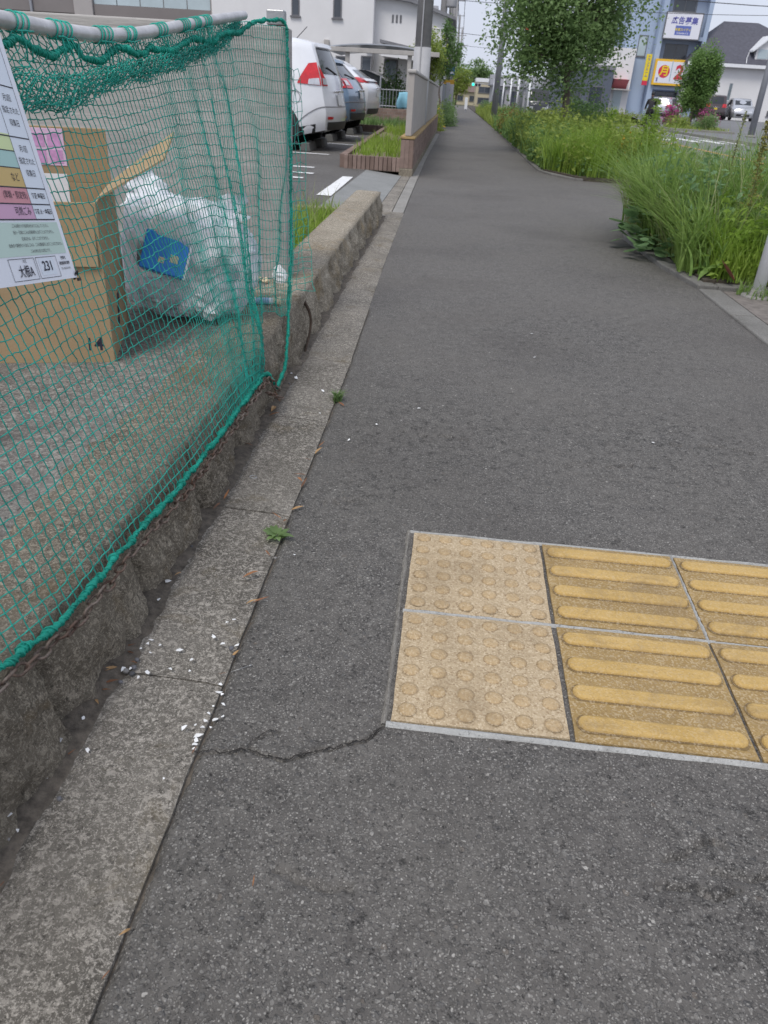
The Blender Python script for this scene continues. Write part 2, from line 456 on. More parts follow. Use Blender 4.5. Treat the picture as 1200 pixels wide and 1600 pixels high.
def path_sheet():
    s_near = np.concatenate([np.arange(0, 0.305, 0.0035), np.arange(0.305, 1.15, 0.007), np.arange(1.15, 1.9, 0.014)])
    ys = np.concatenate([np.arange(-0.3, 0.3, 0.03), np.arange(0.3, 0.775, 0.006), np.arange(0.775, 0.91, 0.0035), np.arange(0.91, 1.6, 0.007), np.arange(1.6, 3.6, 0.014)])
    Y, S = np.meshgrid(ys, s_near, indexing='ij')
    X = edge_x(Y) + S
    ragged = 0.010 * fbm(Y * 22, S * 0 + 3.0, 3, 4) + 0.006 * fbm(Y * 90, S * 0, 5, 2)
    X = X + np.clip(1 - S / 0.03, 0, 1) * ragged
    Z = 0.005 * fbm(X * 1.6, Y * 1.6, 1, 3) + 0.0016 * fbm(X * 34, Y * 34, 2, 4)
    d = seg_dist(X + 0.005 * fbm(X * 60, Y * 60, 8, 2), Y + 0.008 * fbm(X * 60, Y * 60, 9, 2), CRACK)
    Z = Z - 0.010 * np.clip(1.1 - d / 0.0042, 0, 1) + 0.003 * np.exp(-(d / 0.018) ** 2)
    for Pc in CRACK3: Z = Z - 0.009 * np.clip(1.2 - seg_dist(X + 0.012 * fbm(X * 40, Y * 40, 18, 2), Y + 0.012 * fbm(X * 40, Y * 40, 19, 2), Pc) / 0.006, 0, 1)
    worn = np.clip(fbm(X * 5 + 3, Y * 5, 23, 3) * 3 - .35, 0, 1); Z = Z - worn * 0.006 * np.clip(fbm(X * 60, Y * 60, 24, 2) + .2, 0, 1)
    d2 = seg_dist(X, Y + 0.006 * fbm(X * 60, Y * 60, 9, 2), CRACK2)
    Z = Z - 0.006 * np.clip(1 - d2 / 0.004, 0, 1)
    Z = Z - 0.008 * np.clip(1 - S / 0.010, 0, 1)
    # keep clear of the paving tiles
    inside = (X > -.05) & (Y > .885) & (Y < 1.54)
    Z = np.where(inside, np.minimum(Z, 0.0), Z)
    Z[-1, :] = 0; Z[:, -1] = 0
    a, b = X.shape
    V = np.stack([X, Y, Z], -1).reshape(-1, 3)
    i, j = np.meshgrid(np.arange(a - 1), np.arange(b - 1), indexing='ij')
    F = np.stack([i * b + j, i * b + j + 1, (i + 1) * b + j + 1, (i + 1) * b + j], -1).reshape(-1, 4)
    n0 = len(V)
    xr, yl = X[0, -1], ys[-1]
    far = []
    yf = [yl, 4.7, 8, 13.3, 25, 60, 110]
    xs = X[-1]
    extra, fe = [], []
    for k in range(len(yf) - 1):
        y0, y1 = yf[k], yf[k + 1]
        w = 3.4 if y0 < 12 else 3.4
        extra += [(edge_x(y0), y0, 0), (3.4, y0, 0), (3.4, y1, 0), (edge_x(y1), y1, 0)]
        fe.append([n0 + 4 * k + q for q in range(4)])
    m = n0 + len(extra)
    # sheet to the right of the fine grid
    for k in range(len(ys) - 1):
        pass
    extra += [(X[0, -1], ys[0], 0), (3.4, ys[0], 0), (3.4, yl, 0), (X[-1, -1], yl, 0)]
    fe.append([m, m + 1, m + 2, m + 3])
    V = np.vstack([V, np.array(extra)])
    F = np.vstack([F, np.array(fe)])
    return to_mesh('asphalt_path', V, F, M_ASPH, smooth=True)
path = tag(link('asphalt_path', path_sheet()), kind='structure')

# dark ribbons laid over the cracks, painting in the shade of their depth
M_CRACK = simple('crack_shade', (0.016, 0.014, 0.012), .95, var=.4, scale=90)
def crack_ribbon(P, w, z):
    q_ = np.linspace(0, len(P) - 1, 10 * len(P)); c = np.stack([np.interp(q_, np.arange(len(P)), P[:, 0]), np.interp(q_, np.arange(len(P)), P[:, 1]), 0 * q_], -1)
    c[:, 0] += .006 * fbm(q_ * 3.1, q_ * 0, 33, 3); c[:, 1] += .016 * fbm(q_ * 2.7, q_ * 0 + 4, 34, 5)
    t = np.gradient(c, axis=0); t /= np.linalg.norm(t, axis=1)[:, None]; nn = np.stack([-t[:, 1], t[:, 0], 0 * t[:, 0]], -1)
    ww = (w * np.clip(.35 + 3.2 * np.abs(fbm(q_ * 2.3, q_ * 0 + 7, 35, 3)) + .5 * fbm(q_ * 9, q_ * 0, 36, 2), .15, 1.05))[:, None]
    L_, R_ = c + nn * ww, c - nn * ww; L_[:, 2] = z; R_[:, 2] = z
    mb = MB(); mb.grid(np.stack([L_, R_])); o = mb.build('crack_shade', M_CRACK); return tag(o, kind='structure')
crack_ribbon(CRACK, .0013, .0035); crack_ribbon(CRACK2, .0008, .0033)

# --- gutter slabs (each its own piece)
gutter = tag(empty('gutter', (0, 0, 0)), kind='structure')
def gutter_slab(y0, y1, k, x_off=0.028, mat=None):
    ys = np.linspace(y0 + 0.002, y1 - 0.002, 10)
    rows = []
    for t in np.linspace(0, 1, 7):
        x = (foot_x(ys) + x_off) * (1 - t) + (edge_x(ys) - 0.001) * t
        x = x + (0.004 * fbm(ys * 40, ys * 0, k, 3) if t in (0, 1) else 0)
        z = 0.012 - 0.008 * t + 0.004 * fbm(ys * 14, x * 14, k + 4, 3) + (-0.004 if t in (0, 1) else 0)
        z = z - 0.003 * ((np.arange(10) == 0) | (np.arange(10) == 9))
        rows.append(np.stack([x, ys, z], -1))
    top = np.array(rows)
    lo = top.copy(); lo[..., 2] = -0.03
    mb = MB(); mb.grid(top)
    for a, b in ((top[0], lo[0]), (top[-1], lo[-1]), (top[:, 0], lo[:, 0]), (top[:, -1], lo[:, -1])):
        mb.grid(np.stack([a, b]))
    return mb.build('gutter_slab', mat or M_GUT, gutter)
yj = -0.85
k = 0
while yj < 6.5:
    gutter_slab(yj, yj + 0.6, k); yj += 0.6; k += 1
# dropped-kerb stretch beyond the stone kerb: short blocks by the asphalt, long strip behind
while yj < 23:
    for b in range(2):
        ys0, ys1 = yj + 0.3 * b, yj + 0.3 * b + 0.294
        mb = MB()
        xe0, xe1 = edge_x(ys0) - .004, edge_x(ys1) - .004
        wv = 0.10
        V = [(xe0 - wv, ys0, -.03), (xe0, ys0, -.03), (xe1, ys1, -.03), (xe1 - wv, ys1, -.03)]
        h = 0.006 + 0.003 * rnd.random()
        V += [(x, y, h) for x, y, _ in V]
        mb.add(V, [(4, 5, 6, 7), (0, 1, 5, 4), (1, 2, 6, 5), (2, 3, 7, 6), (3, 0, 4, 7)])
        mb.build('kerb_block', M_KERB, gutter, bevel=0.003)
    yj += 0.6
def strip(name, pts, z0, z1, mat):
    mb = MB(); mb.prism(pts, z0, z1, 'z'); return mb.build(name, mat)
o = strip('drain_strip', [(-.64, 6.68), (-.5, 6.68), (-.515, 8), (-.56, 13), (-.57, 23), (-.64, 23)], -.03, .004, M_GUT); tag(o, kind='structure')
o = link('entrance_apron', to_mesh('entrance_apron', [(-1.092, 6.66, .0505), (-.645, 6.66, .005), (-.645, 10.3, .005), (-1.092, 10.3, .0505), (-1.092, 6.66, -.03), (-.645, 6.66, -.03), (-.645, 10.3, -.03), (-1.092, 10.3, -.03)], [(0, 1, 2, 3), (0, 4, 5, 1), (1, 5, 6, 2), (2, 6, 7, 3), (3, 7, 4, 0)], M_APRON)); tag(o, kind='structure')

# silt gathered along the kerb foot
ysl = np.arange(-.8, 6.6, .02); rows = []
for q, (dx, h) in enumerate(((-.035, .020), (.0, .017), (.022, .013), (.042, .006))):
    rows.append(np.stack([foot_x(ysl) + dx + (.014 * fbm(ysl * 9, ysl * 0 + q, 70 + q, 4) if q else 0), ysl, h + .008 * fbm(ysl * 30, ysl * 0 + q, 80 + q, 3)], -1))
mb = MB(); mb.grid(np.array(rows)); o = mb.build('gutter_silt', M_DIRT, smooth=True); tag(o, kind='structure')

# --- rough split-face stones of the low kerb wall
kerb = empty('stone_kerb', (-0.6, 0, 0), 0, 'low kerb wall of rough split stones between gutter and collection pad', 'kerb')
def kerb_stone(y0, y1, k, lichen):
    na, top_n, face_n = 25, 7, 15
    rows = []
    a = np.linspace(0, 1, na)
    ys = y0 + (y1 - y0) * a
    fx = foot_x(ys); yc_ = y0
    back = fx - 0.222
    lobes = 0.5 - 0.5 * np.cos(2 * np.pi * a)
    edge = np.clip(np.abs(2 * a - 1) ** (4 if yc_ > 2.7 else 9), 0, 1) * (1.35 if yc_ > 2.7 else 1)
    sec = []
    sec.append(np.stack([back, ys, ys * 0 - 0.03], -1))
    for t in np.linspace(0, 1, top_n):
        x = back * (1 - t) + (fx - 0.018) * t
        z = 0.200 + 0.008 * fbm(ys * 16, x * 16, 5, 4) - (0.003 if t in (0, 1) else 0)
        sec.append(np.stack([x, ys, z], -1))
    for w in np.linspace(0.06, 1, face_n):
        rough = 0.045 * fbm(ys * 11 + k * 3.7, ys * 0 + w * 2.6, k + 20, 4) + 0.038 * np.abs(fbm(ys * 26, ys * 0 + w * 5, k + 40, 3)) + 0.022 * fbm(ys * 60, ys * 0 + w * 14, k + 50, 3)
        s = np.clip(w / 0.35, 0, 1); s = s * s * (3 - 2 * s)
        x = fx - 0.018 + 0.006 * w + s * (0.010 + 0.016 * w + rough - 0.058 * edge * (1 - 0.35 * w))
        z = 0.194 - (0.224) * w + 0.012 * fbm(ys * 20, ys * 0 + w * 5, k + 60, 2) * (0 if w == 1 else 1)
        sec.append(np.stack([x, ys, z], -1))
    P = np.array(sec)
    P[9:, 0, 1] += 0.003; P[9:, -1, 1] -= 0.003
    mb = MB(); mb.grid(P)
    for q in (0, -1):
        ring = P[:, q]
        c = np.array([ring[:, 0].mean(), ring[0, 1], 0.08])
        mb.add(np.vstack([ring, c]), [(i, i + 1, len(ring)) for i in range(len(ring) - 1)] + [(len(ring) - 1, 0, len(ring))])
    o = mb.build('stone', M_STONE_L if lichen else M_STONE, None, smooth=True)
    o.parent = kerb; o.matrix_parent_inverse = Matrix.Translation((0.6, 0, 0))
    return o
yk, k = -0.61, 0
while yk < 6.5:
    w = 0.353 if yk < 2.9 else 0.41
    kerb_stone(yk, min(yk + w, 6.62), k, yk > 2.7 or yk < 0.4); yk += w; k += 1

# --- collection pad and walls
pad = strip('collection_pad', [(-3.2, -1.2), (-.70, -1.2), (-.72, 3.34), (-3.2, 3.34)], -.05, .1985, M_PAD); tag(pad, kind='structure')
def mat_wall():
    n = N('board_marked_concrete')
    co = n.scaleco((1.2, 1.2, 26))
    g1 = n.noise(2.0, 6, 0.7, co); g2 = n.noise(1.1, 4, 0.6); g3 = n.noise(60, 4, 0.7, n.scaleco((.25, .25, 2.5)))
    c = n.mix(n.rng(g1, 0.3, 0.7), (0.32, 0.305, 0.29), (0.47, 0.45, 0.425))
    c = n.mix(n.rng(g2, 0.5, 0.68, 0, 0.75), c, (0.17, 0.15, 0.15))
    c = n.mix(n.rng(g3, 0.55, 0.75, 0, 0.35), c, (0.10, 0.095, 0.09))
    blot = n.noise(5, 4, 0.6, dist=1.0)
    c = n.mix(n.rng(blot, 0.66, 0.7, 0, 0.5), c, (0.42, 0.41, 0.39))
    z = n.sep()[2]
    n.bump(n.math('ADD', g1, n.math('MULTIPLY', g3, 0.5)), 0.5, 0.004)
    return n.fin(c, 0.9, 0, 0.2)
M_WALL = mat_wall()
wall = empty('concrete_wall', (-1.9, 3.24, .196), 0, 'grey board-marked concrete wall closing the far end of the collection pad', 'wall')
mb = MB(); mb.box((-1.3, -.06, .0), (1.245, .07, .905)); mb.build('wall_panel', M_WALL, wall, bevel=0.006)
M_GALV = simple('galvanised_steel', (0.42, 0.42, 0.42), 0.42, 0.75, var=0.18, scale=25, bump=0.15)
mb = MB(); mb.box((1.175, -.058, .907), (1.24, -.01, .955)); mb.build('corner_bracket', M_GALV, wall, bevel=0.004)

# ================================================================== tactile paving
def mat_tile(name, a, b, speck):
    n = N(name)
    c = n.mix(n.rng(n.noise(9, 5, 0.7), 0.3, 0.7), a, b)
    v = n.voro(330); sv = n.sep(v.outputs['Color'])
    c = n.mix(n.rng(sv[0], 0.55, 0.9, 0, speck), c, (0.62, 0.52, 0.37))
    c = n.mix(n.rng(sv[1], 0.72, 0.95, 0, speck), c, (0.19, 0.12, 0.06))
    c = n.mix(n.rng(n.noise(6, 5, 0.75, dist=0.8), 0.50, 0.68, 0, 0.5), c, (0.20, 0.145, 0.085))
    n.bump(n.math('ADD', n.noise(260, 3), v.outputs['Distance']), 0.4, 0.002)
    return n.fin(c, 0.8, 0, 0.3)
M_TILE_BEIGE = mat_tile('beige_tile', (0.37, 0.285, 0.18), (0.45, 0.35, 0.225), 0.5)
M_DOME = mat_tile('worn_dome', (0.37, 0.265, 0.145), (0.45, 0.33, 0.19), 0.35)
M_TILE_YEL = mat_tile('yellow_tile', (0.26, 0.175, 0.068), (0.35, 0.24, 0.10), 0.35)
M_BAR = mat_tile('yellow_bar', (0.42, 0.275, 0.09), (0.51, 0.345, 0.13), 0.2)
M_BAR_SHADE = mat_tile('bar_edge_shade', (0.15, 0.10, 0.045), (0.22, 0.15, 0.065), 0.3)  # dark skirt round each bar: its edge shadow painted as colour
M_GRIME_SHADE = mat_tile('dome_grime_shade', (0.26, 0.185, 0.105), (0.35, 0.26, 0.155), 0.5)  # ring round each dome: dirt, plus relief shading painted in
M_MORTAR = mat_concrete('mortar', (0.33, 0.33, 0.32), (0.50, 0.50, 0.48), 0.4, (0.12, 0.11, 0.10), 0.7, 0.5)
M_KERB_D = mat_concrete('old_mortar', (0.14, 0.13, 0.115), (0.34, 0.32, 0.29), 0.5, (0.08, 0.07, 0.06), 0.6, 0.5)
paving = empty('tactile_paving', (-.022, .903, .003), math.radians(-0.4), 'yellow tactile paving blocks with domes and bars set into the path', 'tactile paving')
T = 0.3035; G = 0.0085; PR = 0.3095
mb = MB(); mb.box((-.004, -.004, -.02), (5 * T + .2, 2 * PR + .004, -.004)); mb.build('joint_bed', M_DIRT, paving)
def tile_mesh():
    mb = MB()
    n = 13
    g = np.linspace(0, 1, n)
    A, B = np.meshgrid(g, g, indexing='ij')
    Z = 0.004 + 0.0012 * fbm(A * 3, B * 3, 3, 3)
    rim = (A == 0) | (A == 1) | (B == 0) | (B == 1)
    Z = np.where(rim, 0.0015, Z)
    jit = 0.0022 * fbm(A * 14, B * 14, 5, 2) * rim
    P = np.stack([(T - G) * A + jit, (PR - G) * B + jit, Z], -1)
    mb.grid(P)
    lo = P.copy(); lo[..., 2] = -0.01
    for a, b in ((P[0], lo[0]), (P[-1], lo[-1]), (P[:, 0], lo[:, 0]), (P[:, -1], lo[:, -1])): mb.grid(np.stack([a, b]))
    return mb
def fix(mb, name, mat, smooth=False):
    o = mb.build(name, mat, None, smooth); me = o.data; bpy.data.objects.remove(o); return me
tile_b = fix(tile_mesh(), 'paving_tile', M_TILE_BEIGE, True); tile_y = fix(tile_mesh(), 'paving_tile', M_TILE_YEL, True)
mb = MB(); mb.lathe([(0.0150, -.001), (0.0144, 0.0014), (0.0122, 0.0030), (0.0070, .0038), (0.0001, 0.0040)], n=20); mb.lathe([(.0166, .0003), (.0158, .0008), (.0144, .0008)], n=20, m=1); dome_me = fix(mb, 'dome', [M_DOME, M_GRIME_SHADE], True)
def bar_mesh():
    L, W, H = 0.280, 0.036, 0.0068
    prof = []
    for (h, s) in ((-.001, 1.0), (0.0036, 0.97), (0.0058, 0.86), (H, 0.66)):
        ring = []
        for q in range(24):
            a = 2 * math.pi * q / 24
            r = W / 2 * s
            cx = (L / 2 - W / 2) * (1 if math.cos(a) > 0 else -1)
            ring.append((cx + r * math.cos(a), r * math.sin(a), h))
        prof.append(ring)
    mb = MB(); P = np.array(prof)
    P = np.concatenate([P, P[:, :1]], 1)
    mb.grid(P); mb.add(P[-1][:-1], [tuple(range(24))])
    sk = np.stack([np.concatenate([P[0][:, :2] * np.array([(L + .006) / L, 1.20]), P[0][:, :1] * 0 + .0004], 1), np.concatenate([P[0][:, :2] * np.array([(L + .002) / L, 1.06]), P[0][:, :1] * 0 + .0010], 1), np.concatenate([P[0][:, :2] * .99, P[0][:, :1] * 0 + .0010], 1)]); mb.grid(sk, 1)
    return fix(mb, 'bar', [M_BAR, M_BAR_SHADE], True)
bar_me = bar_mesh()
for cx in range(5):
    for ry in range(2):
        tl = link('paving_tile', tile_b if cx == 0 else tile_y, paving, (cx * T + G / 2 + rnd.uniform(-.001, .001), ry * PR + G / 2, rnd.uniform(-.0008, .0012)), (rnd.uniform(-.004, .004), rnd.uniform(-.004, .004), rnd.uniform(-.006, .006)))
        if cx == 0:
            for i in range(6):
                for j in range(6):
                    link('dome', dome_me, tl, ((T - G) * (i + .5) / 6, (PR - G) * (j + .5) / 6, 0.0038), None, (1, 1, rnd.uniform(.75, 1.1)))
        else:
            for j in range(4):
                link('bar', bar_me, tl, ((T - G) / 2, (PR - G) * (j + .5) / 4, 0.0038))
def mortar(x0, y0, x1, y1, seed, z=0.0022, mat=None):
    mb = MB(); n = 40
    long_x = abs(x1 - x0) > abs(y1 - y0)
    rows = []
    for t in (0, 0.35, 0.65, 1):
        u = np.linspace(0, 1, n)
        if long_x:
            x = x0 + (x1 - x0) * u; y = y0 + (y1 - y0) * t + 0.0032 * fbm(u * 26, u * 0 + t * 7, seed, 3) * 2
        else:
            y = y0 + (y1 - y0) * u; x = x0 + (x1 - x0) * t + 0.0032 * fbm(u * 26, u * 0 + t * 7, seed, 3) * 2
        zz = (z if t in (0.35, 0.65) else -0.004) + 0.003 * fbm(u * 30, u * 0 + t, seed + 3, 3)
        rows.append(np.stack([x, y, zz], -1))
    mb.grid(np.array(rows)); return mb.build('mortar_joint', mat or M_MORTAR, paving, smooth=True)
mortar(-.005, -.010, 1.7, .002, 1, .003)
mortar(-.005, 2 * PR - .001, 1.7, 2 * PR + .007, 2, .003)
mortar(-.013, -.006, -.003, 2 * PR + .008, 3, .002, M_KERB_D)
mortar(0, PR - .004, .62, PR + .0045, 4, .0025)
mortar(2 * T - .004, PR - .0, 2 * T + .004, 2 * PR, 6, .002)
mortar(T + .03, PR - .004, 5 * T, PR + .004, 5, .0005)
# ================================================================== waste collection point: pipe, net, chain, notice
def mat_rope(name, a, b):
    n = N(name)
    c = n.mix(n.rng(n.noise(14, 4, 0.7), 0.32, 0.68), a, b)
    c = n.mix(n.rng(n.noise(600, 2), 0.45, 0.7, 0, 0.5), c, tuple(x * 0.5 for x in a))
    n.bump(n.noise(900, 2), 0.5, 0.001)
    return n.fin(c, 0.6, 0, 0.35)
M_NET = mat_rope('green_net_twine', (0.008, 0.23, 0.175), (0.03, 0.47, 0.365))
M_ROPE = mat_rope('green_rope', (0.005, 0.19, 0.14), (0.012, 0.39, 0.29))
M_PIPE = simple('worn_steel_pipe', (0.50, 0.49, 0.49), 0.38, 0.35, var=0.22, scale=18, bump=0.1)

PIPE = np.array([(-.75, -.3, .985), (-.75, .6, .985), (-.75, 1.2, .981), (-.75, 1.42, .979), (-.75, 1.6, .978), (-.75, 1.74, .981), (-.75, 1.91, .992), (-.75, 2.08, 1.010), (-.75, 2.5, 1.061), (-.75, 2.955, 1.112)])
pipe = empty('steel_pipe', (-.75, 1.2, .98), 0, 'bent grey steel pipe carrying the green net above the collection pad', 'pipe')
mb = MB()
pc = catmull(PIPE, 8) - np.array([-.75, 1.2, .98])
V, F = tube_arrays(pc, 0.0135, 16, False, False); mb.add(V, F)
# hollow far end
e1 = pc[-1]; d = pc[-1] - pc[-2]; d /= np.linalg.norm(d)
V2, F2 = tube_arrays(np.array([e1 - d * 0.06, e1]), 0.0108, 16, False, False); mb.add(V2, F2)
ring = [tuple(range(0))]
mb.add(np.vstack([V[-16:], V2[-16:]]), [(i, (i + 1) % 16, 16 + (i + 1) % 16, 16 + i) for i in range(16)])
mb.build('pipe_body', M_PIPE, pipe, smooth=True)
# posts that carry the pipe (one out of the frame, one at the wall)
mb = MB(); mb.tube([(0, -1.45, -.785), (0, -1.45, .0)], .013, 10); mb.build('support_post', M_GALV, pipe, smooth=True)

def pipe_z(y): return np.interp(y, PIPE[:, 1], PIPE[:, 2])
TOP_Y0, TOP_Y1 = 0.15, 3.17
def net_top(y):
    x = np.interp(y, [0, 2.75, 3.17], [-.755, -.75, -.645])
    z = pipe_z(y) - 0.012
    z = np.where(y > 2.9, np.interp(y, [2.9, 3.17], [1.088, 1.095]), z)
    return np.stack([x, y, z], -1)
HEM = np.array([(-.55, .1, .275), (-.54, .45, .24), (-.534, .70, .222), (-.522, .873, .19), (-.520, 1.09, .181), (-.512, 1.43, .160), (-.510, 1.97, .153), (-.508, 2.13, .147), (-.492, 2.21, .085)])
def net_bot(yt):
    yb = np.interp(yt, [0, 1.7, 2.2, 2.7, 3.17], [0, 1.7, 1.94, 2.09, 2.21])
    return np.stack([np.interp(yb, HEM[:, 1], HEM[:, 0]), yb, np.interp(yb, HEM[:, 1], HEM[:, 2])], -1)
EDGE_R = catmull(np.array([(-.645, 3.17, 1.095), (-.632, 3.14, .80), (-.612, 3.05, .55), (-.588, 2.93, .40), (-.552, 2.71, .265), (-.527, 2.56, .18), (-.503, 2.40, .10), (-.492, 2.21, .075)]), 12)
_er = np.concatenate([[0], np.cumsum(np.linalg.norm(np.diff(EDGE_R, axis=0), axis=1))]); _er /= _er[-1]
def edge_r(v): return np.stack([np.interp(v, _er, EDGE_R[:, i]) for i in range(3)], -1)

yt = np.concatenate([np.arange(TOP_Y0, 2.0, 0.0235), np.linspace(2.0, 3.17, 72)])
NV = 38
vv = np.linspace(0, 1, NV)
YT, VV = np.meshgrid(yt, vv, indexing='ij')
Tt, Bb = net_top(YT), net_bot(YT)
P = Tt * (1 - VV[..., None]) + Bb * VV[..., None]
w = np.clip((YT - 1.9) / (3.17 - 1.9), 0, 1); w = w * w * (3 - 2 * w)
T1, B1 = net_top(np.array([3.17]))[0], net_bot(np.array([3.17]))[0]
P = P + w[..., None] * (edge_r(VV) - (T1 * (1 - VV[..., None]) + B1 * VV[..., None]))
# bunch of gathered strands
yc = np.interp(VV, [0, .42, .66, .82, 1.0], [2.60, 2.42, 2.235, 2.19, 2.12])
gv = np.interp(VV, [0.05, .45, .62, .80, .86, 1], [0, .45, .80, .86, .45, 0])
near_c = np.exp(-((YT - 2.62) / 0.20) ** 2)
P[..., 1] += (yc - P[..., 1]) * gv * near_c
P[..., 0] += 0.02 * gv * near_c
# folds and slackness
nrm = np.array([0.95, 0.0, 0.30])
fold = 0.016 * fbm(YT * 3.1, VV * 1.5, 3, 3) * np.sin(np.pi * np.clip(VV, 0, 1)) * 2
far_w = np.clip((YT - 1.7) / 1.0, 0, 1)
fold += far_w * 0.012 * np.sin(YT * 30 + 14 * fbm(YT * 2.3, VV * 2, 6, 3)) * np.sin(np.pi * VV ** 0.8)
P += fold[..., None] * nrm
P[..., 2] += (0.018 * fbm(YT * 9, VV * 9, 12, 3) + 0.007 * fbm(YT * 17, VV * 9, 13, 2)) * np.sin(np.pi * np.clip(VV, .04, .97)) ** 0.5
P[..., 1] += (0.020 * fbm(YT * 6, VV * 7, 14, 3) + 0.005 * fbm(YT * 14, VV * 16, 15, 2)) * np.sin(np.pi * np.clip(VV, .03, .98)) ** 0.5
# rest on the kerb stones instead of cutting through them
low = P[..., 2] < 0.235
P[..., 0] = np.where(low & (P[..., 1] < 2.9), np.maximum(P[..., 0], -0.515 - 0.5 * (P[..., 2] - 0.15)), P[..., 0])

def strands(A, B, r, n=3):
    """A,B: (k,3) arrays -> prisms"""
    d = B - A; L = np.linalg.norm(d, axis=1)[:, None] + 1e-9; d = d / L
    ref = np.where(np.abs(d[:, 2:3]) < 0.9, np.array([[0, 0, 1.0]]), np.array([[1.0, 0, 0]]))
    u = np.cross(d, ref); u /= np.linalg.norm(u, axis=1)[:, None]; w_ = np.cross(d, u)
    vs = []
    for end in (A - d * r * 0.6, B + d * r * 0.6):
        for j in range(n):
            a = 2 * math.pi * j / n
            vs.append(end + r * (math.cos(a) * u + math.sin(a) * w_))
    V = np.stack(vs, 1).reshape(-1, 3)
    k = len(A); base = np.arange(k)[:, None] * (2 * n)
    F = np.concatenate([base + np.array([[j, (j + 1) % n, n + (j + 1) % n, n + j]]) for j in range(n)], 0)
    return V, F
def knots(C, r):
    o = np.array([(1, 0, 0), (-1, 0, 0), (0, 1, 0), (0, -1, 0), (0, 0, 1), (0, 0, -1)], float) * r
    V = (C[:, None, :] + o[None]).reshape(-1, 3)
    f = np.array([(0, 2, 4), (2, 1, 4), (1, 3, 4), (3, 0, 4), (2, 0, 5), (1, 2, 5), (3, 1, 5), (0, 3, 5)])
    F = (np.arange(len(C))[:, None, None] * 6 + f[None]).reshape(-1, 3)
    F = np.concatenate([F, F[:, 2:3]], 1)
    return V, F
def net_mesh(name, A, B, K, r, mat, parent, jitter=0.0011):
    mid = (A + B) / 2 + rng.normal(0, jitter, A.shape)
    V1, F1 = strands(np.vstack([A, mid]), np.vstack([mid, B]), r)
    tri = None
    me = to_mesh(name, V1, F1, mat)
    o = link(name, me, parent)
    tag(o, kind='stuff')
    if K is not None and len(K):
        V2, F2 = knots(K, r * 1.75)
        o2 = link('knots', to_mesh('knots', V2, F2[:, :3], mat), o); tag(o2, kind='stuff')
    return o

net = empty('collection_net', (0, 0, 0), 0, 'green knotted net draped from the bent pipe over the rubbish', 'net')
# torn gap beside the gathered strands
col = np.arange(len(yt))
c_cut = int(np.argmin(np.abs(yt - 2.70)))
torn = (YT > 2.68) & (VV > np.interp(YT, [2.68, 2.78, 3.0, 3.17], [.90, .76, .745, .735]) + 0.03 * fbm(YT * 60, YT * 0, 31, 2))
torn_v = torn[:, :-1] | torn[:, 1:]
torn_h = torn[:-1] | torn[1:]
Av, Bv = P[:, :-1][~torn_v], P[:, 1:][~torn_v]
Ah, Bh = P[:-1][~torn_h], P[1:][~torn_h]
net_mesh('netting', np.vstack([Av, Ah]), np.vstack([Bv, Bh]), P[~torn], 0.00112, M_NET, net)

# upper flap folded over the pipe, slack diamond meshes
def flap():
    ys = np.arange(1.05, 2.96, 0.0165)
    low_z = np.interp(ys, [1.0, 1.35, 1.5, 1.8, 2.2, 2.57, 2.75, 2.96], [.845, .848, .853, .898, .938, .985, 1.03, 1.085])
    top_z = pipe_z(ys) - 0.012
    NVf = 13
    t = np.linspace(0, 1, NVf) ** 0.8
    Yg, Tg = np.meshgrid(ys, t, indexing='ij')
    Z = top_z[:, None] * (1 - Tg) + low_z[:, None] * Tg
    X = -.742 + 0.26 * (0.955 - Z) * 0.9 + 0.008 + 0.02 * fbm(Yg * 7, Tg * 4, 41, 3)
    Yg = Yg + 0.03 * fbm(Yg * 6, Tg * 3, 42, 3) - 0.03 * Tg
    Z = Z + 0.022 * fbm(Yg * 11, Tg * 5, 43, 3)
    Q = np.stack([X, Yg, Z], -1)
    A, B, K = [], [], []
    for i in range(len(ys) - 1):
        for j in range(NVf - 1):
            if (i + j) % 2 == 0: A.append(Q[i, j]); B.append(Q[i + 1, j + 1])
            else: A.append(Q[i + 1, j]); B.append(Q[i, j + 1])
    A, B = np.array(A), np.array(B)
    # second, shifted layer makes the fold dense towards its lower edge
    A2, B2 = [], []
    for lay, (sh, j0) in enumerate((((.010, .011, -.006), 4), ((.014, -.009, .004), 6), ((.006, .005, .009), 7))):
        Q2 = Q + np.array(sh) + 0.012 * np.stack([fbm(Yg * 14, Tg * 6, 45 + lay + 3 * q, 2) for q in range(3)], -1)
        for i in range(0, len(ys) - 2):
            for j in range(j0, NVf - 1):
                if (i + j) % 2: A2.append(Q2[i, j]); B2.append(Q2[i + 1, j + 1] + np.array([0, 0, .006]))
                else: A2.append(Q2[i + 1, j]); B2.append(Q2[i, j + 1])
    lo = [Q[i, -1] + np.array([0.004, rng.normal(0, .004), rng.normal(0, .004) + dz]) for dz in (0, .006, .012) for i in range(len(ys))]
    lo = np.array(lo).reshape(3, len(ys), 3)
    A3, B3 = lo[:, :-1].reshape(-1, 3), lo[:, 1:].reshape(-1, 3)
    return np.vstack([A, A2, A3]), np.vstack([B, B2, B3])
Af, Bf = flap()
net_mesh('folded_netting', Af, Bf, None, 0.00105, M_NET, net, 0.0022)
